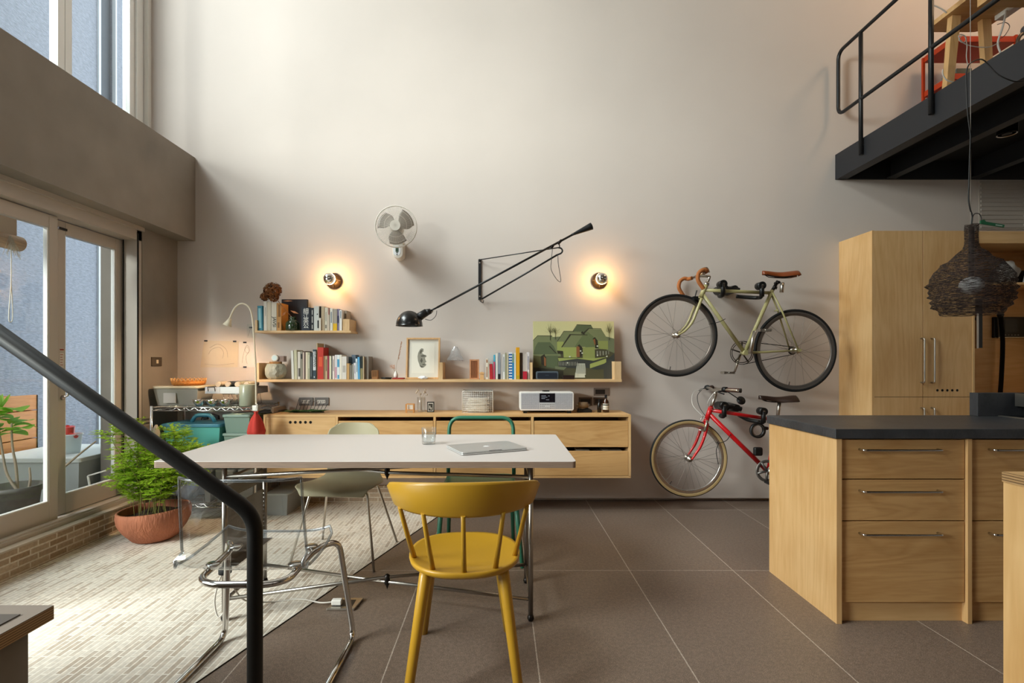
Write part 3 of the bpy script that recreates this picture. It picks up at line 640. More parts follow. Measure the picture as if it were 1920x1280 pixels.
# perforated cable tray between the left legs
perf = mat('perforated_steel', '#8f877d', .4, .6); nt = perf.node_tree
tc = nt.nodes.new('ShaderNodeTexCoord'); mp = nt.nodes.new('ShaderNodeVectorMath'); mp.operation = 'SCALE'; mp.inputs['Scale'].default_value = 1/.022
fr_ = nt.nodes.new('ShaderNodeVectorMath'); fr_.operation = 'FRACTION'; sb = nt.nodes.new('ShaderNodeVectorMath'); sb.operation = 'SUBTRACT'; sb.inputs[1].default_value = (.5, .5, .5)
ml = nt.nodes.new('ShaderNodeVectorMath'); ml.operation = 'MULTIPLY'; ml.inputs[1].default_value = (0, 1, 1); ln = nt.nodes.new('ShaderNodeVectorMath'); ln.operation = 'LENGTH'
gt = nt.nodes.new('ShaderNodeMath'); gt.operation = 'GREATER_THAN'; gt.inputs[1].default_value = .2
nt.links.new(tc.outputs['Object'], mp.inputs[0]); nt.links.new(mp.outputs[0], fr_.inputs[0]); nt.links.new(fr_.outputs[0], sb.inputs[0]); nt.links.new(sb.outputs[0], ml.inputs[0]); nt.links.new(ml.outputs[0], ln.inputs[0]); nt.links.new(ln.outputs['Value'], gt.inputs[0]); nt.links.new(gt.outputs[0], nt.nodes['Principled BSDF'].inputs['Alpha'])
b = MB(); b.box(XL-.003, XL+.001, YF+.012, YB-.012, .56, .625); b.build('cable_tray', perf, t)
b = MB(); b.box(XL-.003, XL+.001, YF+.012, YB-.012, .25, .52); b.box(XL, XL+.05, YF+.012, YB-.012, .25, .254); b.build('cable_tray', perf, t)

# ---------------------------------------------------------------- laptop and tumbler
BL, FL, FR, BR = [P(x, y, (H-.762)*F/(y-VY)) for x, y in ((832, 833), (859.6, 853.5), (995, 842.7), (955.4, 824.4))]
ctr = (BL+FL+FR+BR)/4; ux = (FR-FL).normalized(); uy = Vector((-ux.y, ux.x, 0)); Lw, Ld = .36, .25
lx = math.atan2(ux.y, ux.x)
t = T('laptop', (ctr.x, ctr.y, .75), 'closed silver laptop lying on the pale table', 'laptop', rot=lx, local=True)
for nm, z0, z1, mt in (('base', .002, .010, mat('aluminium_base', '#c9cac9', .32, .6)), ('lid', .0108, .0165, mat('aluminium_lid', '#cfd0cf', .30, .55))):
    b = MB(); b.prism(rrect(-Lw/2, Lw/2, -Ld/2, Ld/2, .012), z0, z1, 'z'); o = b.build(nm, mt, t, bevel=.0015)
e = MB(); pts = []
for k in range(40):
    a = 2*math.pi*k/40; r = .0155*(1+.07*math.cos(2*a)); x, y = r*math.cos(a), r*math.sin(a)*1.0
    if y > .010 and abs(x) < .006: y -= .0025*(1-abs(x)/.006)
    if y < -.011 and abs(x) < .005: y += .0015*(1-abs(x)/.005)
    if x > .008: 
        dd = math.hypot(x-.020, y-.002)
        if dd < .009: x = .020-math.sqrt(max(0, .009**2-(y-.002)**2))
    pts.append((x, y-.003))
e.prism(pts, .0165, .0168, 'z'); e.prism([(0, .014), (.001, .019), (.005, .022), (.006, .021), (.005, .016)], .0165, .0168, 'z')
e.build('logo', mat('logo_white', '#f2f2f2', .4), o)
b = MB(); b.tube([(-Lw/2+.03, Ld/2-.004, .0115), (Lw/2-.03, Ld/2-.004, .0115)], .005, 8); b.build('hinge', BLKP, t)
b = MB(); b.box(-.035, .035, -Ld/2-.0006, -Ld/2+.004, .0135, .0166); b.build('thumb_notch', mat('notch_grey', '#6b6c6c', .5), t)
b = MB()
for x in (-.15, .15):
    for y in (-.1, .1): b.cyl((x, y, 0), .006, 0, .002, 10)
b.build('rubber_feet', RUB, t)
d = (H-.75)*F/(832-VY); tc_ = P(804, 832, d)
t = T('water_glass', (tc_.x, tc_.y, .75), 'clear glass tumbler half full of water on the table', 'glass')
rg = 13.5*d/F; b = MB(); b.lathe([(0, .0005), (rg*.9, .0005), (rg*.96, .01), (rg, .092), (rg-.0018, .092), (rg*.9, .012), (0, .010)], (tc_.x, tc_.y, .75), 28); b.build('tumbler', CLEAR, t)
b = MB(); b.lathe([(0, .0105), (rg*.88, .0125), (rg*.95, .062), (0, .062)], (tc_.x, tc_.y, .75), 28); b.build('water', glassm('water', '#fafcfc', 1.5, .0), t)

# ================================================================ mustard chair with curved back
cy = 2.04; cx = -.142
t = T('windsor_chair', (cx, cy, 0), 'mustard yellow wooden chair with curved backrest and five spindles', 'chair', rot=math.radians(3), local=True)
b = MB()
def seat_outline(n=40, s=1.0):
    out = []
    for k in range(n):
        a = 2*math.pi*k/n; c_, s_ = math.cos(a), math.sin(a); e_ = 2.5
        out.append((s*.222*math.copysign(abs(c_)**(2/e_), c_), s*(.225*math.copysign(abs(s_)**(2/e_), s_))*(1.0)))
    return out
so = seat_outline()
def ring(z, s): return [(x*s*(1-.06*max(0, -y/.225)), y*s, z) for x, y in so]
rings = [ring(.416, .80), ring(.420, .90), ring(.434, .985), ring(.446, 1.0), ring(.452, .985), ring(.450, .93), ring(.444, .80), ring(.439, .5), ring(.438, .05)]
n = len(so); b.add([p for r in rings for p in r], [(i*n+j, i*n+(j+1) % n, (i+1)*n+(j+1) % n, (i+1)*n+j) for i in range(len(rings)-1) for j in range(n)]+[tuple(range(n)), tuple(range(len(rings)*n-1, (len(rings)-1)*n-1, -1))], True)
b.build('seat', YEL, t)
for sx_, sy_, fx, fy in ((-.145, -.115, -.20, -.30), (.145, -.115, .20, -.30), (-.135, .12, -.187, .23), (.135, .12, .187, .23)):
    b = MB(); b.tube([(sx_, sy_, .43), (sx_*.93+fx*.07, sy_*.93+fy*.07, .40), (fx, fy, 0)], [.0225, .0222, .0165], 14); b.build('leg', YEL, t)
# backrest band: a curved bow, deeper in the middle
def bow(u):                       # u -1..1 -> x, y of band centre line
    a = u*1.13; R = .285
    return Vector((R*math.sin(a)*1.0, -.075-R*math.cos(a)+.0, 0))
b = MB(); N = 36; vs = []; 
prof = [(-.5, 0), (-.42, -.5), (.42, -.5), (.5, 0), (.42, .5), (-.42, .5)]
def band(u):
    p = bow(u); nrm = Vector((math.sin(u*1.13), -math.cos(u*1.13), 0)); e = abs(u)
    endr = math.sqrt(max(0.0, 1-max(0, (e-.95)/.05)**2))
    zt = .812-.034*e**2; zb = .690+.006*e**4; zm = (zt+zb)/2; hh = (zt-zb)/2*(0.80+.20*endr); th = .011
    return [(p+nrm*th*sx_+nrm*(.012*((zz)))+Vector((0, 0, zm+hh*zz))) for sx_, zz in ((1, -.86), (1, .86), (.5, 1), (-.5, 1), (-1, .86), (-1, -.86), (-.5, -1), (.5, -1))]
K = 8
for i in range(N+1): vs += band(-1+2*i/N)
fs = [(i*K+j, i*K+(j+1) % K, (i+1)*K+(j+1) % K, (i+1)*K+j) for i in range(N) for j in range(K)]+[tuple(range(K)), tuple(range(N*K+K-1, N*K-1, -1))]
b.add(vs, fs, True); o = b.build('backrest', YEL, t, bevel=0); 
for u, sx_, sy_ in ((-.80, -.196, -.045), (-.44, -.115, -.165), (0, 0, -.2), (.44, .115, -.165), (.80, .196, -.045)):
    p = bow(u); b = MB(); b.tube([(sx_, sy_, .44), (sx_*.5+p.x*.5, sy_*.5+p.y*.5, .565), (p.x, p.y, .70)], [.0105, .0088, .0078], 10); b.build('spindle', YEL, t)

# ================================================================ olive shell chair
t = T('shell_chair', (-.965, 3.17, 0), 'olive shell chair on slim steel legs behind the table', 'chair', rot=math.radians(-4), local=True)
b = MB()
KS = [(-.225, .425, .185), (-.205, .450, .232), (-.13, .458, .243), (-.04, .452, .238), (.06, .450, .222), (.135, .475, .186), (.175, .53, .172), (.197, .60, .182), (.213, .67, .184), (.228, .73, .176), (.240, .785, .160), (.244, .802, .150)]
def cmr(K, f):
    i = min(len(K)-2, int(f)); t_ = f-i; p = [K[max(0, min(len(K)-1, i+q_))] for q_ in (-1, 0, 1, 2)]
    return [.5*(2*p[1][q_]+(p[2][q_]-p[0][q_])*t_+(2*p[0][q_]-5*p[1][q_]+4*p[2][q_]-p[3][q_])*t_*t_+(3*p[1][q_]-p[0][q_]-3*p[2][q_]+p[3][q_])*t_**3) for q_ in range(3)]
def shell(u, v):
    s = (u-.5)*2; y, z, w_ = cmr(KS, v*11); c2 = s*s
    z += .028*c2*max(0, 1-v/.5)-(.03*c2 if v < .05 else 0)-.05*max(0, abs(s)-.6)**2*6*max(0, (v-.85)/.15)
    y -= .045*c2*min(1, max(0, (v-.4)/.2))
    return (s*w_-.02*min(1, max(0, (v-.45)/.2)), y, z)
b.grid(shell, 22, 40); b.build('seat_shell', OLIVE, t, solid=.008, sub=1)
for x, y, fx, fy in ((-.15, -.11, -.255, -.235), (.15, -.11, .255, -.235), (-.14, .10, -.265, .265), (.14, .10, .255, .25)):
    b = MB(); b.tube(fillet([(x*.4, y, .438), (x*1.15, y*1.05, .435), (fx, fy, 0)], .04), .0075, 8); b.build('leg', NICKEL, t)

# ================================================================ green chair
t = T('hoop_back_chair', (-.13, 3.2, 0), 'dark green chair with hoop back on the far side of the table', 'chair', local=True)
def hoop(x, z0, z1, y0, y1, r):
    return fillet([(-x*1.0, y0, z0), (-x*.98, y1, z1), (x*.98, y1, z1), (x*1.0, y0, z0)], r, 8)
b = MB(); b.tube(hoop(.222, .45, .828, .225, .27, .085), .0175, 10, flat=.75); b.build('back_hoop', GRN, t)
b = MB(); b.tube([(-.216, .235, .62), (-.1, .275, .62), (.1, .275, .62), (.216, .235, .62)], .014, 8, flat=1.6); b.build('back_rail', GRN, t)
b = MB(); b.prism(rrect(-.225, .225, -.21, .225, .06), .437, .455, 'z'); b.build('seat', GRN, t, bevel=.004)
for x, y, fx, fy in ((-.205, .19, -.222, .235), (.205, .19, .218, .235), (-.215, -.17, -.245, -.225), (.215, -.17, .26, -.225)):
    b = MB(); b.tube([(x, y, .45), (fx, fy, 0)], [.0165, .012], 10); b.build('leg', GRN, t)

# ================================================================ clear cantilever chair
t = T('cantilever_chair', (-.92, 1.95, 0), 'clear acrylic chair on a chrome cantilever frame beside the stair rail', 'chair', rot=0, local=True)
xl, xr = -.28, .28
pts = [(xl, -.30, .012), (xl+.0, .26, .012), (-.235, .20, .455), (-.17, .11, .45), (-.16, -.13, .428), (-.10, -.165, .425), (.10, -.165, .425), (.16, -.13, .428), (.17, .11, .45), (.235, .20, .455), (xr, .26, .012), (xr, -.30, .012)]
b = MB(); b.tube(fillet(pts, .06, 6), .0125, 12); b.build('frame', CHROME, t)
b = MB(); b.tube(fillet([(xl, -.30, .012), (xl*.9, -.33, .012), (xr*.9, -.33, .012), (xr, -.30, .012)], .03), .0125, 10); b.build('rear_rail', CHROME, t)
b = MB()
for x in (-.165, .165): b.tube([(x, .10, .45), (x, -.12, .43)], .006, 6)
for x in (-.15, .155):
    for y, z in ((.10, .466), (-.06, .458)): b.lathe([(0, -.02), (.012, -.018), (.024, -.004), (.026, 0), (.022, .003), (0, .003)], (x, y, z), 18)
b.build('seat_mount', CHROME, t)
def acr(u, v):
    s = (u-.5)*2
    # v: 0 front edge .. .5 seat back .. 1 top of back
    K = [(.16, .505, .205), (.13, .485, .222), (.04, .468, .228), (-.06, .46, .228), (-.13, .462, .228), (-.165, .49, .226), (-.18, .54, .224), (-.19, .62, .221), (-.20, .70, .219), (-.205, .77, .217), (-.207, .80, .216)]
    f = v*10; i = min(9, int(f)); k = f-i; y, z, w_ = [K[i][q]*(1-k)+K[i+1][q]*k for q in range(3)]
    z += (.022*s**4 if v < .45 else 0); y += (.05*s**4 if v > .55 else 0)*1
    return (s*w_*(1.03 if v < .5 else 1), y, z)
b = MB(); b.grid(acr, 24, 40); b.build('clear_shell', ACRY, t)
rim = [acr(0, v/30) for v in range(31)]+[acr(u/16, 1) for u in range(1, 17)]+[acr(1, 1-v/30) for v in range(1, 31)]+[acr(1-u/16, 0) for u in range(1, 16)]
b = MB(); b.tube(rim, .0055, 8, closed=True); b.build('rim', glassm('acrylic_edge', '#d2d6d9', 5.0, .08, .05), t)

# ---------------------------------------------------------------- floor box and cable
d = 1149.5/457; c = P(647, 1135, d); 
t = T('floor_socket', (c.x, c.y, 0), 'steel floor socket box with raised lid under the table', 'floor socket')
b = MB(); b.prism([(c.x-.075, c.y-.055), (c.x+.06, c.y-.055), (c.x+.075, c.y+.06), (c.x-.06, c.y+.06)], .0005, .012, 'z'); b.build('frame', NICKEL, t, bevel=.003)
b = MB(); b.box(c.x-.035, c.x+.045, c.y-.03, c.y+.035, .0122, .0135); b.build('opening', BLKP, t)
b = MB(); b.box(c.x-.06, c.x-.01, c.y-.03, c.y-.0, .0135, .04); b.build('plug', WHITE, t, bevel=.005)
g = lambda x, y, dd: P(x, y, dd)
b = MB(); b.tube(spline([(c.x-.06, c.y-.015, .025), (c.x-.12, c.y-.01, .02), (c.x-.25, c.y+.06, .0045), (c.x-.37, c.y+.03, .0045), (-1.235, 2.46, .05), (-1.262, 2.385, .16), (-1.275, 2.35, .24), (-1.30, 2.345, .20), (-1.325, 2.35, .10), (-1.30, 2.34, .03), (-1.265, 2.35, .10), (-1.262, 2.352, .26)], 7), .0038, 8)
b.solo('white_cable', mat('cable_white', '#cfc9c0', .5), 'white cable running from the floor socket up the left table leg', 'cable')
b = MB(); b.tube([(XL+.007, YF-.008, .225), (XL+.007, YF-.008, .25)], .028, 12); b.solo('cable_tie', RUB, 'black strap holding cables to the left table leg', 'strap')

# ================================================================ stair rail, near furniture
t = T('stair_handrail', (-.557, 1.15, 0), 'thick black tubular stair handrail bending down in the foreground', 'handrail')
a = P(0, 627, 1.05); e = P(478, 965, 1.15); dirv = (a-e); a2 = e+dirv*1.6
b = MB(); b.tube(fillet([a2, e, (e.x, e.y, 0.0)], .045, 10), .0168, 20); b.build('rail', mat('black_rail', '#181614', .5, spec=.3), t)
t = T('stair_base_unit', (-1.8, 1.2, 0), 'low plywood edged unit with grey top beside the stair', 'low unit')
b = MB(); b.box(-2.5, -1.395, .35, 1.583, .407, .45); b.build('top', [mat('grey_top', '#8a7e74', .5)], t)
b = MB(); b.box(-1.395, -1.3945, .35, 1.583, .407, .447); b.build('ply_edge', brickm('ply_edge_y', '#b08c60', '#a88458', '#5d4022', 9, .0075, .0012, 'yz', rough=.6, bumpd=.0001), t)
b = MB(); b.box(-2.4, -1.44, .35, 1.52, .45, .4535); b.build('inset_mat', mat('charcoal_inset', '#5c5550', .6), t)
b = MB(); b.box(-2.45, -1.435, .35, 1.54, 0, .407); b.build('body', microc, t)
t = T('counter_end', (1.75, 1.0, 0), 'plywood counter end at the right edge in front of the island', 'counter')
b = MB(); b.box(1.42, 2.1, .55, 1.43, 0, .871); b.build('body', woodm('birch_near', '#c08f52', '#e0b67e', 'z', .8), t)
b = MB(); b.box(1.418, 2.1, .55, 1.432, .8715, .90); b.build('top', [PLYX], t)
b = MB(); b.box(1.4175, 1.418, .55, 1.432, .873, .90); b.box(1.418, 2.1, 1.432, 1.4325, .873, .90); b.build('ply_edge', MATS['ply_edge_y'], t)
# ================================================================ bicycles
def wheel(par, c, R, tyre_r, tyre_m, wall_m, rim_m, spoke_m, seg=72, nsp=24, phase=0, hubw=.05):
    M = Matrix.Translation(c) @ Matrix.Rotation(math.pi/2, 4, 'X')
    b = MB(M); rt = R-tyre_r
    b.lathe([(rt+tyre_r*math.cos(a), tyre_r*math.sin(a)) for a in [2*math.pi*k/12 for k in range(13)]], (0, 0, 0), seg)
    w_ = b.build('wheel', tyre_m, par)
    if wall_m:
        b = MB(M)
        for s_ in (-1, 1): b.lathe([(R-tyre_r*1.95, s_*tyre_r*.72), (R-tyre_r*1.3, s_*tyre_r*1.04), (R-tyre_r*.62, s_*tyre_r*.96)], (0, 0, 0), seg)
        b.build('tyre_sidewall', wall_m, w_)
    b = MB(M); ri = R-2*tyre_r
    b.lathe([(ri+.004, -.008), (ri-.022, -.008), (ri-.028, 0), (ri-.022, .008), (ri+.004, .008)], (0, 0, 0), seg); b.build('rim', rim_m, w_)
    b = MB(M); b.lathe([(0, -hubw), (.006, -hubw), (.006, -.036), (.024, -.034), (.024, -.029), (.012, -.025), (.012, .025), (.024, .029), (.024, .034), (.006, .036), (.006, hubw), (0, hubw)], (0, 0, 0), 16); b.build('hub', NICKEL, w_)
    b = MB(M)
    for k in range(nsp):
        a = 2*math.pi*(k+phase)/nsp; s_ = 1 if k % 2 else -1; a0 = a+(1.15 if (k//2) % 2 else -1.15)
        b.tube([(.022*math.cos(a0), .022*math.sin(a0), s_*.031), ((ri-.024)*math.cos(a), (ri-.024)*math.sin(a), 0)],   .00095, 4, caps=False)
    b.build('spokes', spoke_m, w_)
    b = MB(M); a = 1.75 if tyre_r < .013 else 2.2; b.tube([((ri-.024)*math.cos(a), (ri-.024)*math.sin(a)*-1, 0), ((ri-.055)*math.cos(a), (ri-.055)*math.sin(a)*-1, 0)], .003, 6); b.build('valve', BLKP, w_)
    return w_
def saddle(par, p, L, m, riv, tilt=0, wide=.075):
    # p = centre of the top; nose towards -x
    b = MB(MR(p, 0, tilt, 0))
    def fn(u, v):
        x = -L*.5+L*u; s = (v-.5)*2; w_ = .019+(wide-.019)*(1/(1+math.exp(-(u-.60)*12)))
        w_ *= math.sqrt(max(.02, 1-max(0, (u-.93)/.07)**2))*math.sqrt(max(.02, 1-max(0, (.05-u)/.05)**2))
        z = .010*math.cos(2*math.pi*u)*.6-.045*abs(s)**2.6*(.65+.35*u)
        return (x, s*w_, z)
    b.grid(fn, 26, 14); o = b.build('saddle', m, par, solid=.006)
    r = MB(MR(p, 0, tilt, 0))
    for s_ in (-1, 1): r.tube(spline([(-L*.46, s_*.008, -.012), (-L*.3, s_*.018, -.038), (-L*.05, s_*.022, -.045), (L*.2, s_*.025, -.045), (L*.40, s_*.045, -.03), (L*.44, s_*.05, -.012)], 5), .0035, 6)
    r.build('saddle_rails', riv, o)
    return o
def tb(par, name, m, pts, r, seg=12, flat=1): b = MB(); b.tube(pts, r, seg, flat=flat); return b.build(name, m, par)
DB = 4.12
q = lambda x, y, d=0: Vector(((x-VX)*DB/F, DB+d, H-(y-VY)*DB/F))
CRM = mat('cream_green_frame', '#b3ab78', .38, coat=.2)
TAPE = mat('tan_bar_tape', '#a5622f', .7, bump=(90, .3)); LEATHER = mat('honey_leather', '#7d3c17', .35, coat=.2)
SPOKE = mat('spoke_steel', '#8f8880', .35, .9)
t = T('bicycle', q(1380, 735), 'cream framed track bicycle with tan drop bars hung high on the wall', 'bicycle')
fwc, rwc = q(1267.7, 628.5), q(1491, 657)
wheel(t, fwc, .337, .0125, RUB, None, mat('dark_rim', '#7a736d', .3, .7), SPOKE); wheel(t, rwc, .337, .0125, RUB, None, MATS['dark_rim'], SPOKE, hubw=.062)
bb = q(1396, 661); ht, hb = q(1324, 534.5), q(1314, 557); st_ = q(1447, 546.5)
b = MB(); b.tube([hb, ht], .0185, 14); b.tube([q(1320.5, 543.5), q(1446, 549)], .0135, 12); b.tube([q(1317, 551), bb], .0155, 12); b.tube([bb, st_+(st_-bb).normalized()*.012], .0148, 12)
b.tube([bb+Vector((0, .034, 0)), bb-Vector((0, .034, 0))], .021, 14)
for s_ in (-1, 1):
    b.tube([st_+Vector((0, s_*.012, -.01)), q(1462, 582, s_*.028), rwc+Vector((-.012, s_*.06, .012))], [.0075, .0075, .006], 8)
    b.tube([bb+Vector((.01, s_*.025, 0)), q(1430, 660, s_*.03), rwc+Vector((-.018, s_*.06, 0))], [.0105, .0095, .006], 8)
    b.prism([(rwc.x-.03, rwc.z-.008), (rwc.x+.012, rwc.z-.010), (rwc.x+.016, rwc.z+.010), (rwc.x-.02, rwc.z+.016)], rwc.y+s_*.058, rwc.y+s_*.063, 'y')
b.tube([q(1456, 582, -.028), q(1456, 582, .028)], .006, 8)
b.build('frame', CRM, t)
b = MB(); b.tube([q(1313.5, 558), q(1312, 561)], .02, 12); b.tube([q(1312, 562, -.04), q(1312, 562, .04)], .012, 10)
for s_ in (-1, 1): b.tube(spline([q(1312, 561, s_*.036), q(1304, 580, s_*.046), q(1294, 604, s_*.05), q(1281, 620, s_*.05), fwc+Vector((0, s_*.05, 0))], 5), [.0125]*6+[.011]*6+[.009]*5+[.007]*4, 10)
b.build('fork', CRM, t)
hs = MB(); hs.lathe([(.019, 0), (.021, .004), (.019, .02), (.014, .026)], (0, 0, 0), 14, M=along(ht, ht+(ht-hb))); hs.build('headset', NICKEL, t)
b = MB(); q1 = q(1331, 518); b.tube(fillet([ht, q1, q(1309, 517)], .01), .0115, 10); b.tube([q(1309, 517, -.03), q(1309, 517, .03)], .016, 10); b.build('stem', NICKEL, t)
hbx = q(1309, 517)
def drop(s_):
    return [hbx+Vector(p) for p in ((0, s_*.03, 0), (0, s_*.13, .004), (-.008, s_*.195, .006), (-.04, s_*.205, .012), (-.075, s_*.207, -.014), (-.083, s_*.209, -.065), (-.062, s_*.211, -.105), (-.04, s_*.213, -.138))]
b = MB(); b.tube([hbx+Vector((0, -.14, .004)), hbx, hbx+Vector((0, .14, .004))], .0115, 10); hbm = b.build('handlebar', CHROME, t)
for s_ in (-1, 1): b = MB(); b.tube(spline(drop(s_)[1:], 6), .0155, 12); b.build('bar_tape', TAPE, hbm)
b = MB(); b.tube(spline([hbx+Vector((-.05, -.20, .02)), hbx+Vector((-.01, -.195, .03)), hbx+Vector((.02, -.17, .0))], 5), .006, 6); b.sph(hbx+Vector((-.03, -.185, -.012)), .015, 10); b.build('brake_lever', NICKEL, hbm)
b = MB(); c = q(1301.5, 559, -.01); b.box(c.x-.02, c.x+.02, c.y-.03, c.y+.03, c.z-.018, c.z+.012); b.tube([q(1299, 560, -.035), q(1304, 545, -.03)], .006, 6); b.tube([q(1303, 570, -.035), q(1296, 562, -.035)], .007, 6); b.build('front_brake', BLKP, t, bevel=.004)
b = MB(); b.tube([st_, q(1458.5, 527)], .0132, 12); b.tube([q(1452, 541), q(1453.5, 537)], .018, 12); b.tube([q(1457, 530, -.03), q(1457, 530, .03)], .012, 8); b.build('seat_post', DARKM, t)
saddle(t, q(1462.5, 509.5), .285, LEATHER, DARKM, 0, .08)
b = MB(); b.tube([q(1463, 531, -.03), q(1461.5, 549, -.03)], .015, 12); b.build('saddle_tool_tube', NICKEL, t)
cr = q(1396, 661, .045); Mc = Matrix.Translation(cr) @ Matrix.Rotation(math.pi/2, 4, 'X')
b = MB(Mc); b.lathe([(.092, -.002), (.097, -.002), (.097, .002), (.092, .002), (.092, -.002)], (0, 0, 0), 48)
b.lathe([(.078, -.001), (.084, -.001), (.084, .001), (.078, .001), (.078, -.001)], (0, 0, 0), 48)
for k in range(5): a = 2*math.pi*k/5+.3; b.tube([(0, 0, 0), (.09*math.cos(a), .09*math.sin(a), 0)], .006, 6)
b.build('chainring', mat('worn_steel', '#4b443d', .35, .9), t)
b = MB(); a_, z_ = rwc+Vector((0, .045, 0)), cr
for s_ in (-1, 1): b.tube([z_+Vector((.01, 0, s_*.095)), a_+Vector((0, 0, s_*.032))], .003, 6)
b.lathe([(.02, 0), (.034, 0), (.034, .003)], (0, 0, 0), 24, M=Matrix.Translation(a_) @ Matrix.Rotation(math.pi/2, 4, 'X')); b.build('chain', DARKM, t)
b = MB(); e1, e2 = q(1408, 621, -.06), q(1385, 697, .07)
b.tube([q(1400, 663, -.055), e1], [.018, .013], 10); b.tube([q(1394, 664, .06), e2], [.013, .009], 8); b.build('crank', NICKEL, t)
for nm, pc, s_ in (('pedal', q(1420, 620.5, -.10), 1), ('pedal', q(1375, 699, .10), 1)):
    b = MB(); b.box(pc.x-.04, pc.x+.04, pc.y-.035, pc.y-.029, pc.z-.009, pc.z+.009); b.box(pc.x-.04, pc.x+.04, pc.y+.029, pc.y+.035, pc.z-.009, pc.z+.009)
    b.box(pc.x-.045, pc.x-.037, pc.y-.035, pc.y+.035, pc.z-.01, pc.z+.01); b.box(pc.x+.037, pc.x+.045, pc.y-.035, pc.y+.035, pc.z-.01, pc.z+.01); b.tube([(pc.x, pc.y-.04, pc.z), (pc.x, pc.y+.04, pc.z)], .008, 8); b.build(nm, NICKEL, t)
b = MB(); b.tube(spline([q(1358, 598, -.02), q(1345, 604, -.03), q(1332, 607, -.02), q(1331, 607, .02)], 5), .0025, 6); b.build('wheel_strap', RUB, t)

# red bicycle
RED = mat('red_frame', '#c4141a', .3, coat=.3)
t = T('bicycle', q(1380, 930), 'red bicycle with tan sidewall tyres and brown grips hung low on the wall', 'bicycle')
fwc, rwc = q(1290.8, 859), q(1531, 859)
TAN = mat('tan_sidewall', '#b59a6b', .7); SILV = mat('silver_rim', '#c9c4bd', .25, .9)
wheel(t, fwc, .316, .0165, RUB, TAN, SILV, SPOKE, nsp=32); wheel(t, rwc, .316, .0165, RUB, TAN, SILV, SPOKE, nsp=32, hubw=.062)
bb = q(1440, 884); ht, hb = q(1333.5, 762.5), q(1325, 786); st_ = q(1458, 782)
b = MB(); b.tube([hb, ht], .020, 14); b.tube([q(1334, 769), q(1446, 786)], .0145, 12); b.tube([q(1331, 777), bb], .0185, 12); b.tube([bb, st_], .0148, 12); b.tube([bb+Vector((0, .034, 0)), bb-Vector((0, .034, 0))], .021, 14)
for s_ in (-1, 1):
    b.tube([q(1450, 786, s_*.012), rwc+Vector((-.012, s_*.06, .012))], .0075, 8); b.tube([bb+Vector((.01, s_*.025, 0)), rwc+Vector((-.018, s_*.06, 0))], .0095, 8)
b.build('frame', RED, t)
b = MB(); b.tube([q(1325, 786), q(1323, 792)], .021, 12); b.tube([q(1322, 794, -.05), q(1322, 794, .05)], .013, 10)
for s_ in (-1, 1): b.tube(spline([q(1322, 792, s_*.045), q(1316.5, 813, s_*.056), q(1308.5, 834, s_*.057), q(1299, 849, s_*.055), fwc+Vector((.008, s_*.052, 0))], 5), [.013]*6+[.0115]*6+[.010]*5+[.008]*4, 10)
b.build('fork', RED, t)
b = MB(); b.tube([ht, q(1341.5, 742)], .0125, 12); b.tube([q(1341.5, 742), q(1341, 733)], .014, 10); b.build('stem', NICKEL, t)
hc = q(1340, 731)
b = MB(); b.tube(spline([hc+Vector(p) for p in ((.055, -.29, .012), (.01, -.20, .012), (-.005, -.08, .01), (-.01, 0, 0), (-.005, .08, .01), (.01, .20, .012), (.055, .27, .012))], 6), .0105, 10); hbm = b.build('handlebar', NICKEL, t)
GRIP = mat('brown_grip', '#5a3a30', .6)
for s_, yy in ((-1, -.285), (1, .265)):
    b = MB(); b.tube([hc+Vector((.02, s_*.19, .012)), hc+Vector((.085, s_*.26, .010))], .0165, 12); b.tube([hc+Vector((.083, s_*.258, .010)), hc+Vector((.09, s_*.265, .010))], .0175, 12, m=1); b.build('grip', [GRIP, BLKP], hbm)
    b = MB(); b.tube([hc+Vector((.0, s_*.155, .012)), hc+Vector((.018, s_*.185, .012))], .022, 12); b.tube(spline([hc+Vector((0, s_*.15, .0)), hc+Vector((-.045, s_*.17, -.005)), hc+Vector((-.03, s_*.24, -.018))], 5), .006, 6); b.build('brake_lever', BLKP, hbm)
b = MB(); c = q(1373, 748, -.15); b.lathe([(0, -.006), (.033, -.004), (.034, .002), (0, .006)], (0, 0, 0), 20, M=Matrix.Translation(c) @ Matrix.Rotation(1.2, 4, 'X')); b.tube([c, hc+Vector((.02, -.18, 0))], .004, 6); b.build('mirror', BLKP, hbm)
for k, pts in enumerate((((-.02, .12, .0), (-.13, .10, -.02), (-.165, .04, -.12), (-.10, 0, -.21), (-.06, -.02, -.255)), ((-.02, -.1, .0), (-.06, -.12, -.02), (-.09, -.08, -.10), (-.03, -.02, -.155), (.02, 0, -.17)), ((-.03, .14, .01), (-.10, .1, -.05), (-.105, .05, -.14), (-.075, 0, -.21)))):
    b = MB(); b.tube(spline([hc+Vector(p) for p in pts], 7), .0025, 6); b.build('brake_cable', WHITE if k < 2 else BLKP, t)
b = MB(); b.tube([q(1312, 780, -.05), q(1318, 780, .0), q(1311, 786, -.03)], .004, 6); b.tube([q(1321, 786, -.055), q(1316, 806, -.06)], .009, 8); b.tube([q(1306, 804, -.055), q(1315, 806, -.06)], .006, 8); b.build('front_brake', NICKEL, t)
b = MB(); b.tube([st_, q(1461.5, 752)], .0132, 12); b.build('seat_post', NICKEL, t)
saddle(t, q(1457.5, 743), .30, mat('dark_leather', '#33221a', .4, coat=.15), DARKM, 0, .085)
cr = q(1432, 880, -.05); Mc = Matrix.Translation(cr) @ Matrix.Rotation(math.pi/2, 4, 'X')
b = MB(Mc); b.lathe([(.066, -.002), (.090, -.002), (.090, .002), (.066, .002), (.066, -.002)], (0, 0, 0), 48)
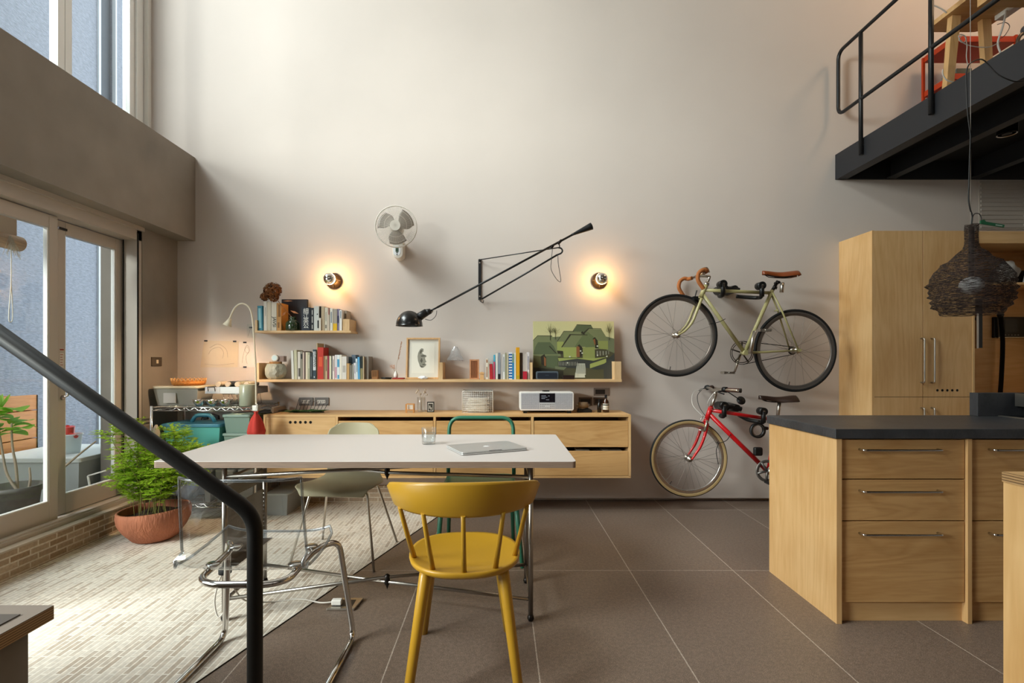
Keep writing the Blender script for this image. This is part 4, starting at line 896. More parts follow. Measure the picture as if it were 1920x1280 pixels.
for k in range(5): a = 2*math.pi*k/5+.9; b.tube([(0, 0, 0), (.08*math.cos(a), .08*math.sin(a), 0)], .009, 6)
b.build('chainring', mat('grey_alloy', '#716d69', .4, .7), t)
b = MB(); b.tube([q(1434, 876, -.07), q(1437, 893, -.075)], .012, 8); b.build('crank', NICKEL, t)
b = MB(); pc = q(1431, 898, -.11); b.box(pc.x-.035, pc.x+.035, pc.y-.045, pc.y+.035, pc.z-.012, pc.z+.012); b.build('pedal', BLKP, t, bevel=.006)
b = MB(); b.tube(spline([q(1368, 813, -.02), q(1358, 824, -.04), q(1345, 829, -.03), q(1343, 829, .02)], 5), .0028, 6); b.tube(spline([q(1345, 829, -.03), q(1341, 845, -.02), q(1345, 869, -.02)], 5), .003, 6); b.build('wheel_strap', RUB, t)
b = MB(); c = q(1421, 846, -.0); b.box(c.x-.035, c.x+.035, c.y-.02, c.y+.02, c.z-.035, c.z+.035); b.build('lock_bracket', BLKP, t, bevel=.014, seg=3)
t = T('cable_lock', q(1418, 820), 'black ring shaped bicycle lock on the red bicycle frame', 'lock')
c = q(1418, 806, -.02)
b = MB(); b.lathe([(.042, -.012), (.062, -.012), (.062, .012), (.042, .012), (.042, -.012)], (0, 0, 0), 32, M=Matrix.Translation(c) @ Matrix.Rotation(math.pi/2, 4, 'X')); b.build('ring', BLKP, t)
b = MB(); b.tube([c+Vector((.05, 0, .02)), c+Vector((.085, .01, .015))], .014, 10); b.build('bracket', BLKP, t)
b = MB(); b.lathe([(.046, 0), (.050, -.001)], (0, 0, 0), 32, M=Matrix.Translation(c-Vector((0, .0125, 0))) @ Matrix.Rotation(math.pi/2, 4, 'X')); b.build('steel_bolt', NICKEL, t)
# wall mounts
def mount(lab, pts_hooks, plate, bar):
    t = T('bicycle_wall_mount', (plate[0].x, DW-.02, plate[0].z), lab, 'wall mount')
    b = MB()
    p0, p1 = plate; b.tube([(p0.x, DW-.012, p0.z), (p1.x, DW-.012, p1.z)], .034, 14, flat=.35)
    for p in plate: b.tube([(p.x, DW-.004, p.z), (p.x, DB+.10, p.z)], [.036, .03], 16)
    b.build('wall_plate', BLKP, t)
    b = MB(); b.tube(spline([(p0.x-.05, DB+.11, p0.z-.02), ((p0.x+p1.x)/2, DB+.12, p0.z), (p1.x+.04, DB+.11, p1.z-.01)], 5), .02, 10); b.build('bar', BLKP, t)
    for (hx, hy), (kx, ky) in pts_hooks:
        h = q(hx, hy); k_ = q(kx, ky)
        b = MB(); b.tube(spline([(k_.x, DB+.11, k_.z), ((h.x+k_.x)/2, DB+.08, h.z-.025), (h.x, DB+.03, h.z-.035), (h.x, DB-.03, h.z-.03), (h.x, DB-.035, h.z+.035)], 6), .016, 10)
        b.tube([(h.x, DB-.037, h.z-.035), (h.x, DB-.037, h.z+.055)], .0185, 12); b.build('hook', BLKP, t)
        w_ = MB(); w_.tube([(h.x, DB-.05, h.z+.055), (h.x, DB+.02, h.z+.055)], .031, 18); w_.tube([(h.x, DB-.052, h.z+.055), (h.x, DB-.050, h.z+.055)], .009, 10, m=1); w_.build('knob', [BLKP, NICKEL], t)
mount('black wall mount holding the cream bicycle by its top tube', [((1352, 546), (1372, 540)), ((1424, 549), (1392, 552))], (q(1370, 537), q(1389, 538)), None)
mount('black wall mount holding the red bicycle by its top tube', [((1354, 772), (1372, 768)), ((1427, 783), (1396, 780))], (q(1372, 765), q(1393, 767)), None)

# ================================================================ swing arm wall lamp
DL = 4.02
g = lambda x, y, d=DL: P(x, y, d)
t = T('swing_arm_lamp', P(900, 525, DW), 'black swing-arm wall lamp with long counterweighted arm and dome shade', 'wall lamp')
b = MB(); xa = PX(899.5, DW-.01); z0, z1 = PZ(562, DW-.01), PZ(486, DW-.01); b.box(xa-.012, xa+.012, DW-.012, DW-.001, z0, z1)
b.cyl((0, 0, 0), .006, 0, .006, 10, m=1, M=MR((xa, DW-.012, z1-.03), math.pi/2)); b.cyl((0, 0, 0), .006, 0, .006, 10, m=1, M=MR((xa, DW-.012, z0+.03), math.pi/2)); b.build('wall_bracket', [BLACK, NICKEL], t)
ja, jb = Vector((xa, DW-.03, z1-.008)), Vector((xa, DW-.03, z0+.006))
b = MB(); b.tube([Vector((xa, DW-.01, z1-.008)), ja], .008, 8); b.tube([Vector((xa, DW-.01, z0+.006)), jb], .008, 8)
e1 = g(1047, 464); e2 = g(1045, 477.5)
b.tube([ja, e1], .0045, 8); b.tube(spline([e1, g(1052, 465.5), g(1054.5, 470), g(1052, 474.5), e2], 5), .0065, 10); b.tube([e2, g(975, 519, (DL+DW)/2-.01), jb+Vector((.02, 0, .0))], .0075, 10); b.build('swing_arm', BLACK, t)
a0, a1 = g(820, 576), g(1076, 438.5)
b = MB(); b.tube([a0, a1], .0085, 12); b.build('main_arm', BLACK, t)
b = MB(); e = g(1110, 423.5); dr = (e-a1); b.tube([a1-dr*.1, a1, e-dr*.15, e-dr*.02, e], [.010, .0105, .027, .029, .020], 18); b.build('counterweight', BLACK, t)
b = MB(); b.tube([g(1048, 453.5), g(1049.5, 464)], .004, 6); b.tube([g(1046, 457), g(1053, 450)], .011, 10); b.tube([g(1033, 465), g(1037, 460)], .011, 10); b.build('pivot', DARKM, t)
b = MB(); b.tube(spline([g(1036, 464), g(1034, 487), g(1033.5, 505), g(1042, 521), g(1049, 528), g(1051.5, 524), g(1047, 495), g(1046, 479)], 6), .0023, 6); b.tube(spline([jb, jb+Vector((.01, -.02, -.025)), jb+Vector((.03, -.02, -.035)), jb+Vector((.035, 0, -.01))], 5), .003, 6)
b.tube(spline([g(819, 582), g(817, 592), g(808, 600), g(797, 598)], 5), .0023, 6); b.build('cable', BLKP, t)
b = MB(); c = g(767.5, 611); R_ = .104
b.lathe([(R_*1.035, 0), (R_, .004)]+[(R_*math.cos(math.radians(a)), .004+R_*1.12*math.sin(math.radians(a))) for a in range(6, 91, 7)], c, 32); b.build('shade', [mat('black_enamel', '#171615', .28, coat=.3)], t, solid=.002)
b = MB(); b.tube([g(781, 596), g(800, 585)], .030, 16); b.tube([g(799, 586), g(808, 583)], [.028, .02], 16); b.tube([g(806, 583), a0], .007, 8); b.tube([g(789, 600), g(812, 583)], .006, 8, m=1); b.build('lamp_holder', [BLACK, NICKEL], t)
# ================================================================ sconces
BULB = mat('warm_bulb', '#ffd9a0', .3, emit='#ffc27a', es=21); MIRR = mat('mirror_crown', '#f2efe8', .04, 1)
def sconce(x, z, lab, cr_=0):
    t = T('wall_sconce', (x, DW, z), lab, 'wall lamp', 'mirror bulb wall sconces')
    b = MB(); b.lathe([(0, 0), (.066, 0), (.068, .004), (.068, .016), (.064, .02), (0, .02)], (0, 0, 0), 36, M=MR((x, DW-.001, z), math.pi/2)); b.build('wall_plate', mat('dark_brass_plate', '#4a3a28', .35, .6), t)
    b = MB(); b.box(x-.0025, x+.0025, DW-.030, DW-.021, z-.062, z+.062); b.box(x-.062, x+.062, DW-.028, DW-.021, z-.0025, z+.0025); b.build('cross_rib', DARKM, t)
    b = MB(); b.tube([(x, DW-.02, z), (x, DW-.07, z)], [.02, .0225], 18); b.build('bulb_socket', BLACK, t)
    c = (x, 4.255, z)
    b = MB(MR(c, math.pi/2)); b.sph((0, 0, 0), .0495, 28, lo=-68, hi=12); b.tube([(0, 0, -.047), (0, 0, -.07)], [.019, .0135], 14); o = b.build('bulb', BULB, t)
    b = MB(MR(c, math.pi/2)); b.sph((0, 0, 0), .0498, 28, lo=12, hi=90); b.build('mirror_crown', MIRR, o)
sconce(-1.436, 1.907, 'round wall sconce with mirrored bulb above the short shelf')
sconce(.853, 1.909, 'round wall sconce with mirrored bulb above the painting')
# ================================================================ wall fan
t = T('wall_fan', P(747, 470, DW), 'white wall fan with wire guard above the swing-arm lamp', 'fan')
FW = mat('fan_white', '#ded8cd', .45); c = P(742.5, 424.5, 4.12); Rg = 38.5*4.12/F
ax = Vector((.06, -1, -.05)).normalized(); Mf = Matrix.Translation(c) @ ax.to_track_quat('Z', 'Y').to_matrix().to_4x4()
b = MB(Mf)
for r_, z_, tr in ((Rg, 0, .004), (Rg, -.016, .003), (.04, .045, .002), (.09, .034, .0012), (.13, .02, .0012), (.05, -.075, .002), (.11, -.055, .0012)):
    b.tube([(r_*math.cos(2*math.pi*k/40), r_*math.sin(2*math.pi*k/40), z_) for k in range(40)], tr, 6, closed=True)
for k in range(72):
    a = 2*math.pi*k/72; ca, sa = math.cos(a), math.sin(a)
    b.tube([(.04*ca, .04*sa, .045), (.10*ca, .10*sa, .034), (Rg*.96*ca, Rg*.96*sa, .008), (Rg*ca, Rg*sa, 0)], .0009, 4, caps=False)
    b.tube([(.05*ca, .05*sa, -.075), (.11*ca, .11*sa, -.055), (Rg*ca, Rg*sa, -.016)], .0009, 4, caps=False)
b.build('wire_guard', FW, t)
b = MB(Mf); b.cyl((0, 0, 0), .042, .044, .049, 24); b.build('guard_badge', mat('fan_grey', '#b5ada1', .5), t)
BL_ = glassm('fan_blade_plastic', '#b9b0a6', .8, .2, .45)
for k in range(3):
    b = MB(Mf @ Matrix.Rotation(2*math.pi*k/3+.4, 4, 'Z'))
    def bl(u, v): r = .03+.115*u; a = (v-.5)*1.45*(.75+.25*math.sin(math.pi*min(1, u*1.15))); return (r*math.cos(a+.25*u), r*math.sin(a+.25*u), .022*(v-.5)*2)
    b.grid(bl, 10, 10); b.build('blade', BL_, t, solid=.0015)
b = MB(Mf); b.cyl((0, 0, 0), .03, -.02, .03, 20); b.tube([(0, 0, -.03), (0, 0, -.16)], [.052, .045], 20); b.build('motor', FW, t)
k0 = c-ax*.13
b = MB(); b.tube(spline([k0, k0+Vector((.004, .015, -.07)), Vector((PX(750, 4.28), 4.29, PZ(452, 4.28))), Vector((PX(748, 4.3), 4.33, PZ(468, 4.3)))], 5), .019, 12); b.build('neck', FW, t)
x0, x1, z0, z1 = PX(736, 4.27), PX(755.5, 4.27), PZ(484, 4.27), PZ(446, 4.27)
b = MB(); b.prism([(p[0], p[1]) for p in rrect(x0, x1, z0, z1, .04, 6)], 4.27, DW-.002, 'y'); bo = b.build('wall_base', FW, t, bevel=.006)
b = MB(); xm = (x0+x1)/2-.006; b.prism(rrect(x0+.006, x1-.020, PZ(479, 4.27), PZ(460, 4.27), .03, 6), 4.268, 4.27, 'y'); b.build('control_panel', mat('panel_white', '#e9edf0', .4), bo)
b = MB(); b.box(xm-.012, xm+.012, 4.266, 4.268, PZ(472, 4.27), PZ(464, 4.27)); b.build('display', mat('lcd', '#4c5f52', .3), bo)
b = MB()
for y in (473.5, 477): b.cyl((0, 0, 0), .0045, 0, .003, 10, M=MR((xm, 4.268, PZ(y, 4.27)), math.pi/2))
b.build('button', BLKP, bo)
# ================================================================ pendant
t = T('pendant_lamp', P(1821, 588, 2.64), 'brown woven pendant lamp with white globe hanging over the island', 'pendant lamp')
wv = mat('woven_fibre', '#33251f', .85, noise=(6, .5, (1, 1, 30)), bump=(14, 1, (1, 1, 22))); nt = wv.node_tree
tc = nt.nodes.new('ShaderNodeTexCoord'); sx = nt.nodes.new('ShaderNodeSeparateXYZ'); nt.links.new(tc.outputs['Object'], sx.inputs[0])
n_ = nt.nodes.new('ShaderNodeTexNoise'); n_.inputs['Scale'].default_value = 60; mp = nt.nodes.new('ShaderNodeMapping'); mp.inputs['Scale'].default_value = (.5, .5, 14); nt.links.new(tc.outputs['Object'], mp.inputs[0]); nt.links.new(mp.outputs[0], n_.inputs[0])
gt = nt.nodes.new('ShaderNodeMath'); gt.operation = 'LESS_THAN'; gt.inputs[1].default_value = .535; nt.links.new(n_.outputs[0], gt.inputs[0]); nt.links.new(gt.outputs[0], nt.nodes['Principled BSDF'].inputs['Alpha'])
s = 2.64/F; pc = P(1821.5, 500, 2.64)
prof = [(421, 10), (430, 10.5), (445, 10), (458, 10.5), (466, 13), (474, 22), (480, 27), (484, 30), (489, 35), (493, 43), (500, 47), (506, 53), (513, 57), (520, 60), (526, 61), (532, 65), (538, 60), (543, 64), (549, 59), (554, 63), (559, 57), (564, 61), (569, 55), (575, 57), (580, 48), (586, 46), (590, 44)]
prof = [(r*s, (500-y)*s) for y, r in prof]; rnd = random.Random(5); off = [[rnd.uniform(0, 6.28) for _ in range(3)] for _ in prof]
b = MB(); b.lathe(prof, (0, 0, 0), 48, wob=lambda i, j: 1+(.035*math.sin(3*2*math.pi*j/48+off[i][0])+.02*math.sin(5*2*math.pi*j/48+off[i][1]))*(1 if i > 4 else .3), M=Matrix.Translation(pc)); b.build('woven_shade', wv, t)
b = MB(); b.sph((pc.x, pc.y, PZ(535, 2.64)), (.052, .052, .045), 24); b.build('globe_bulb', mat('opal_white', '#f0f0f0', .3), t)
b = MB(); b.tube([(pc.x, pc.y, PZ(518, 2.64)), (pc.x, pc.y, PZ(425, 2.64))], .012, 10); b.build('lamp_holder', BLKP, t)
b = MB(); b.tube([(pc.x-.004, pc.y, PZ(422, 2.64)), (pc.x-.012, pc.y, 6.58)], .0013, 6); b.build('suspension_wire', mat('wire_white', '#cfcac2', .5), t)
h = lambda x, y, d=2.64: P(x, y, d)
b = MB(); b.tube(spline([h(1821, 424), h(1823, 405), h(1819, 392), h(1816, 372), h(1817, 340), h(1818, 300), h(1819.5, 255), h(1817, 235), h(1814, 205), h(1812, 160), h(1812, 135), h(1818, 120), h(1833, 112, 2.7), h(1846, 114, 2.74), h(1868, 137, 2.72), h(1890, 149, 2.7), h(1910, 153, 2.7), h(1950, 148, 2.72), (3.0, 2.76, 2.76)], 6), .0032, 8); b.build('power_cord', BLKP, t)
b = MB(); b.tube(spline([h(1822, 412), h(1827, 401), h(1836, 401), h(1840, 410), h(1836, 420), h(1829, 426)], 6), .002, 6); b.build('tie_loop', BLKP, t)
t = T('green_tag', h(1860, 422), 'green plastic tag strapped to the pendant cord', 'tag')
b = MB(); b.prism([(h(1836, 0).x, PZ(414, 2.64)), (h(1843, 0).x, PZ(412, 2.64)), (h(1846, 0).x, PZ(416, 2.64)), (h(1881, 0).x, PZ(422, 2.64)), (h(1880, 0).x, PZ(427, 2.64)), (h(1842, 0).x, PZ(421, 2.64)), (h(1837, 0).x, PZ(420, 2.64))], 2.632, 2.638, 'y'); b.build('tag_strip', mat('tag_green', '#2c6b49', .45), t)
b = MB()
for k in range(5): b.box(h(1864+2.6*k, 0).x, h(1865.8+2.6*k, 0).x, 2.6312, 2.632, PZ(423.2+.38*k, 2.64), PZ(421.4+.38*k, 2.64))
b.build('print', mat('tag_print', '#c9d6cd', .6), t)
# ================================================================ small things on the long shelf
zL = 1.065
t = T('ceramic_jar', (PX(517, 4.27), 4.27, zL), 'grey faceted ceramic jar with cork lid at the left end of the long shelf', 'jar')
c = (PX(517, 4.27), 4.27, zL); sj = 4.27/F
b = MB(); prof = [(0, .0005), (12*sj, .0005), (15*sj, 3*sj), (17.5*sj, 9*sj), (18*sj, 14*sj), (17.5*sj, 20*sj), (16*sj, 25*sj), (14*sj, 28.5*sj), (13*sj, 28.5*sj), (0, 28*sj)]
vs = []; fs = []; seg = 18
for i, (r, z) in enumerate(prof):
    for j in range(seg):
        a = 2*math.pi*(j+.5*(i % 2))/seg; k = 1+(.05 if (1 <= i <= 7 and (i+j) % 2) else -.03 if 1 <= i <= 7 else 0); vs.append((c[0]+r*k*math.cos(a), c[1]+r*k*math.sin(a), c[2]+z))
for i in range(len(prof)-1):
    for j in range(seg):
        p, q_ = i*seg+j, i*seg+(j+1) % seg; o_ = 1 if i % 2 else 0
        fs += [(p, q_, q_+seg), (p, q_+seg, p+seg)] if i % 2 else [(p, q_, p+seg), (q_, q_+seg, p+seg)]
b.add(vs, fs, False); b.build('jar_body', mat('jar_glaze', '#a9a898', .4), t)
b = MB(); b.cyl((c[0], c[1], c[2]+28*sj), 11*sj, 0, 4.5*sj, 24); b.build('cork_lid', mat('cork', '#a5794a', .85, noise=(90, .25)), t)
t = T('table_clock', (PX(514, 4.24), 4.25, zL+32.6*sj), 'small white round clock standing on the cork lid of the jar', 'clock')
cc = (PX(514, 4.24), 4.25, zL+32.6*sj+6.6*sj)
b = MB(); b.lathe([(0, -.02), (6.4*sj, -.02), (6.6*sj, 0), (5.6*sj, .004), (0, .003)], (0, 0, 0), 24, M=MR(cc, math.pi/2)); b.build('case', WHITE, t)
b = MB(); b.lathe([(0, .0045), (4.6*sj, .0045)], (0, 0, 0), 20, M=MR(cc, math.pi/2)); b.build('dial', mat('dial_blue', '#c9dfe2', .3), t)
b = MB(); b.box(PX(519, 4.25), PX(531, 4.25), 4.262, 4.32, zL+32.6*sj, zL+43*sj); b.solo('small_box', mat('pinkish_box', '#8d7468', .6), 'small dark pink box behind the white clock', 'box', bevel=.002)
b = MB(); b.box(PX(698, 4.27), PX(709, 4.27), 4.25, 4.29, zL, PZ(694, 4.27)); 
t = T('wooden_block', (PX(703, 4.27), 4.27, zL), 'small brown slatted wooden block right of the wide grey book', 'wooden block')
b.build('block', mat('brown_wood', '#9a6a3c', .6), t)
b = MB()
for k in range(4): b.box(PX(699.5+2.3*k, 4.27), PX(700.6+2.3*k, 4.27), 4.2485, 4.25, PZ(706, 4.25), PZ(695, 4.25))
b.build('slots', mat('slot_dark', '#5a3a1c', .8), t)
t = T('black_tray', (PX(724, 4.23), 4.235, zL), 'small round black tray on the long shelf beside the bud vase', 'tray')
b = MB(); b.lathe([(0, .001), (.04, .001), (.048, .014), (.045, .014), (.038, .004), (0, .004)], (PX(724, 4.23), 4.238, zL), 28); b.build('dish', BLKP, t)
b = MB(); b.box(PX(736, 4.22), PX(756, 4.22), 4.2, 4.30, zL+.0003, zL+.011); bkr = b.solo('book', mat('deep_red', '#9c2a22', .6), 'thin dark red book lying flat under the white bud vase', 'book', bevel=.001)
t = T('bud_vase', (PX(742, 4.24), 4.245, zL+.0115), 'tiny white bud vase with a dried feathery sprig', 'vase')
c = (PX(742, 4.24), 4.245, zL+.0115)
b = MB(); b.lathe([(0, 0), (.013, 0), (.018, .012), (.017, .03), (.010, .045), (.006, .055), (.007, .058), (.005, .058), (.004, .05), (.012, .02)], c, 20); b.build('vase_body', WHITE, t)
b = MB(); tip = Vector((PX(752, 4.24), 4.25, PZ(643, 4.24))); st0 = Vector(c)+Vector((0, 0, .03)); b.tube(spline([st0, st0+Vector((.006, 0, .08)), st0.lerp(tip, .6)+Vector((-.004, 0, 0)), tip], 5), .0011, 5); 
for k in range(3): b.tube(spline([st0, st0+Vector((-.015-.006*k, .003*k, .05)), st0+Vector((-.035-.01*k, 0, .065+.006*k))], 4), .0009, 5)
b.build('stem', mat('dry_stem', '#a5856a', .8), t)
b = MB(); rnd = random.Random(4)
for k in range(60):
    f = rnd.random(); p = st0.lerp(tip, .45+.55*f); a = rnd.uniform(-1, 1); l = .02; b.add([p, p+Vector((.004*a, .003*rnd.uniform(-1, 1), l)), p+Vector((.007*a+.002, 0, l*.6))], [(0, 1, 2)])
for k in range(50):
    p = st0+Vector((-.03+rnd.uniform(-.022, .02), rnd.uniform(-.015, .015), .055+rnd.uniform(-.012, .018))); b.add([p, p+Vector((.006, 0, .004)), p+Vector((.002, .004, .008))], [(0, 1, 2)])
b.build('sprig', mat('dry_pink', '#b8876a', .85), t)
# framed face drawing
t = T('framed_drawing', (PX(793, 4.25), 4.28, zL), 'light wood frame with a small grey drawing of a face', 'framed picture')
d = 4.255; tl = .06
def lean_M(zb, ang): return Matrix.Translation((0, d, zb)) @ Matrix.Rotation(-ang, 4, 'X') @ Matrix.Translation((0, -d, -zb))
Ml = lean_M(zL, .12); x0, x1, zt = PX(761, d), PX(824.5, d), PZ(632.5, d)+.001
fwid = .0135; FRW = woodm('frame_oak', '#b98b58', '#d8b080', 'z', 2)
b = MB(Ml); b.box(x0, x0+fwid, d-.012, d+.012, zL, zt); b.box(x1-fwid, x1, d-.012, d+.012, zL, zt); b.box(x0+fwid, x1-fwid, d-.012, d+.012, zL, zL+fwid); b.box(x0+fwid, x1-fwid, d-.012, d+.012, zt-fwid, zt); b.build('frame', FRW, t, bevel=.001)
b = MB(Ml); b.box(x0+fwid, x1-fwid, d+.002, d+.004, zL+fwid, zt-fwid); mo = b.build('mat_board', mat('mount_board', '#d8d4c8', .85), t)
b = MB(Ml); b.box(x0+.045, x1-.045, d+.0012, d+.002, zL+.05, zt-.045); pb = b.build('drawing_sheet', mat('drawing_paper', '#e2ddcf', .85), mo)
b = MB(Ml); fx = lambda u: PX(u, d); fz = lambda v: PZ(v, d)
ink = lambda pts, m_, dy=0: b.prism([(fx(x), fz(y)) for x, y in pts], d+.0006-dy, d+.0012-dy, 'y', m_)
ink([(786, 655), (789, 652), (793, 653), (793, 658), (790, 661), (794, 664), (798, 665), (799, 668), (796, 670), (797, 674), (799, 678), (796, 680), (799, 683), (797, 686), (794, 688), (790, 689), (787, 687), (785, 681), (783, 676), (782, 668), (783, 661)], 0)
ink([(787, 656), (791, 655), (789, 661), (786, 663)], 1, .0004); ink([(788, 666), (793, 665), (798, 667), (794, 668), (789, 668)], 1, .0004)
ink([(790, 670), (792, 676), (790, 680), (787, 676)], 1, .0004); ink([(792, 682), (797, 682), (795, 684), (791, 684)], 1, .0004); ink([(786, 684), (791, 686), (795, 688), (790, 689)], 1, .0004)
b.build('face_drawing', [mat('pencil_grey', '#8c897c', .9), mat('pencil_dark', '#5a584d', .9)], pb)
t = T('crystal_shell', (PX(793, 4.2), 4.21, zL), 'small white shell shaped ornament in front of the framed drawing', 'ornament')
crumple((PX(793, 4.2), 4.205, zL+.013), .036, .014, .013, 9).build('shell', mat('shell_white', '#e3e2e4', .35), t)
t = T('glass_ornament', (PX(854, 4.33), 4.33, PZ(676, 4.33)), 'clear bell shaped glass ornament fixed to the wall above the long shelf', 'ornament')
c = (PX(854, 4.33), 4.33, PZ(676, 4.33)); s3 = 4.33/F
b = MB(); b.lathe([(0, 27*s3), (4*s3, 26*s3), (8*s3, 19*s3), (11*s3, 10*s3), (15.5*s3, 4*s3), (16*s3, 1*s3), (12*s3, 0)], c, 14, smooth=False); b.build('bell', glassm('crystal', '#f4f7fa', 3.0, .03, .12), t)
b = MB()
for k in range(12): a = 2*math.pi*k/12; b.sph((c[0]+15.5*s3*math.cos(a), c[1]+min(.045, 15.5*s3*math.sin(a)*.6), c[2]+.002), .0055, 8)
b.build('drops', MATS['crystal'], t); b = MB(); b.tube([(c[0], c[1], c[2]+26*s3), (c[0], DW-.001, c[2]+27*s3)], .003, 6); b.build('peg', NICKEL, t)
t = T('slatted_box', (PX(889, 4.25), 4.25, zL), 'upright terracotta coloured slatted wooden box', 'box')
TER = mat('terracotta_wood', '#c98d63', .65, noise=(30, .1)); x0, x1, zt = PX(880.5, 4.22), PX(898, 4.22), PZ(673.5, 4.22)
b = MB(); b.box(x0, x1, 4.225, 4.27, zL, zt); b.build('box_body', TER, t); b = MB(); b.box(x0, x0+.012, 4.215, 4.225, zL, zt); b.box(x1-.012, x1, 4.215, 4.225, zL, zt); b.box(x0+.012, x1-.012, 4.215, 4.225, zt-.012, zt); b.box(x0+.012, x1-.012, 4.215, 4.225, zL, zL+.012); b.build('box_frame', TER, t)
b = MB()
for k in range(4): b.box(x0+.018+.0115*k, x0+.024+.0115*k, 4.218, 4.225, zL+.014, zt-.014)
b.build('slats', mat('terracotta_dark', '#a56b45', .7), t)
t = T('toy_house', (PX(903.5, 4.21), 4.215, zL), 'tiny light wooden house beside the slatted box', 'toy house')
b = MB(); b.box(PX(900, 4.2), PX(907, 4.2), 4.2, 4.235, zL, zL+.046); b.build('walls', mat('pale_wood', '#e2b27a', .6), t)
b = MB(); b.prism([(PX(898, 4.2), zL+.046), (PX(908.5, 4.2), zL+.046), (PX(907.5, 4.2), zL+.055), (PX(903, 4.2), zL+.062), (PX(899, 4.2), zL+.055)], 4.195, 4.24, 'y'); b.build('roof', MATS['pale_wood'], t)
t = T('portable_speaker', (PX(1026, 4.215), 4.22, zL), 'small dark blue speaker standing in front of the painting', 'speaker')
b = MB(); b.prism(rrect(PX(1005, 4.2), PX(1047, 4.2), zL, PZ(696, 4.2), .012), 4.198, 4.24, 'y'); b.build('body', mat('speaker_grey', '#56616b', .4), t, bevel=.003)
b = MB(); b.prism(rrect(PX(1007.5, 4.2), PX(1044.5, 4.2), zL+.006, PZ(698.5, 4.2), .010), 4.195, 4.198, 'y'); g_ = b.build('grille', mat('speaker_blue', '#161d2a', .6), t)
text('logo', 'BOSE', .012, mat('logo_grey', '#4a5766', .5), g_, (PX(1026, 4.195), 4.1945, zL+.034))
b = MB(); b.box(PX(1055, 4.2), PX(1077, 4.2), 4.195, 4.24, zL, zL+.018); b.box(PX(1055, 4.2), PX(1077, 4.2), 4.195, 4.2, zL+.018, zL+.034)
b.solo('leather_wallet', mat('wallet_brown', '#24130d', .5), 'dark brown leather wallet beside the small blue speaker', 'wallet', bevel=.002)
# painting
d = 4.285; t = T('canvas_painting', (PX(1076, d), 4.30, zL), 'green painting of steep roofed houses and bare trees leaning on the shelf', 'painting')
Ml = Matrix.Translation((0, d, zL)) @ Matrix.Rotation(-.085, 4, 'X') @ Matrix.Translation((0, -d, -zL))
x0, x1, zt = PX(1000, d), PX(1153, d), PZ(601.5, d)+.002; b = MB(Ml)
b.box(x0, x1, d, d+.022, zL, zt); b.build('canvas', mat('canvas_edge', '#d8cfae', .8), t)
px0, px1, py0, py1 = 90, 1585, 105, 1175
def cv(x, y): return (x0+(x-px0)/(px1-px0)*(x1-x0), zt-(y-py0)/(py1-py0)*(zt-zL))
cols_ = ['#cfcb97', '#777f58', '#65714a', '#8b9454', '#586345', '#4b4a33', '#2f2c1e', '#98a25a', '#8a5a35', '#3a3d38', '#c9cbb8', '#55532f', '#6f7657']
cm = [mat('paint_%d' % i, c_, .55) for i, c_ in enumerate(cols_)]
b = MB(Ml); dep_ = [0]
def pg(m_, *pts):
    dep_[0] += 1; b.add([(cv(*p)[0], d-.00004*dep_[0]-.0002, cv(*p)[1]) for p in pts], [tuple(range(len(pts)))], False, m_)
pg(0, (90, 105), (1585, 105), (1585, 1175), (90, 1175)); pg(5, (90, 700), (1585, 600), (1585, 1175), (90, 1175))
pg(12, (420, 400), (600, 390), (640, 700), (420, 700)); pg(1, (90, 465), (175, 375), (440, 380), (560, 560), (600, 760), (90, 760)); pg(6, (90, 468), (175, 378), (440, 384), (440, 372), (172, 368), (90, 455))
pg(4, (130, 580), (180, 495), (400, 495), (470, 570), (540, 720), (90, 720)); pg(6, (380, 570), (400, 565), (520, 700), (500, 700)); pg(12, (1440, 390), (1585, 430), (1585, 700), (1440, 640))
pg(4, (820, 310), (905, 172), (1165, 180), (1230, 300), (1000, 420)); pg(6, (820, 312), (900, 172), (1165, 183), (1165, 172), (900, 162), (812, 305))
pg(1, (540, 480), (665, 292), (980, 300), (980, 600), (540, 600)); pg(6, (540, 482), (660, 296), (850, 298), (850, 288), (655, 286), (532, 478)); pg(7, (530, 485), (650, 485), (650, 660), (530, 650))
pg(1, (1050, 340), (1125, 245), (1350, 250), (1470, 450), (1470, 520), (1050, 520)); pg(6, (1020, 350), (1125, 240), (1350, 246), (1350, 238), (1115, 232), (1000, 330)); pg(2, (1050, 340), (1100, 300), (1300, 480), (1300, 620), (1050, 600)); pg(3, (1280, 470), (1470, 470), (1470, 630), (1300, 620))
pg(6, (970, 320), (1000, 290), (1030, 330), (1045, 340), (1030, 355)); pg(1, (615, 585), (770, 350), (1090, 360), (1190, 470), (1230, 580)); pg(6, (605, 590), (765, 345), (1095, 355), (1095, 366), (790, 362), (625, 590)); pg(2, (850, 585), (1000, 370), (1090, 366), (1190, 470), (1230, 585))
pg(7, (640, 590), (900, 590), (900, 780), (650, 780)); pg(3, (1000, 590), (1225, 585), (1225, 790), (1000, 790)); pg(8, (885, 580), (945, 560), (945, 770), (885, 770)); pg(6, (905, 560), (940, 535), (1000, 600), (1000, 720), (945, 780), (945, 590))
pg(6, (1180, 440), (1230, 400), (1280, 470), (1285, 600), (1235, 615), (1235, 440)); pg(8, (1195, 445), (1232, 430), (1240, 520), (1225, 560)); pg(4, (330, 745), (545, 745), (545, 990), (330, 960)); pg(6, (230, 760), (295, 715), (330, 790), (330, 950), (235, 900)); pg(8, (285, 760), (325, 800), (325, 940), (290, 930)); pg(11, (90, 740), (230, 760), (240, 930), (90, 1000))
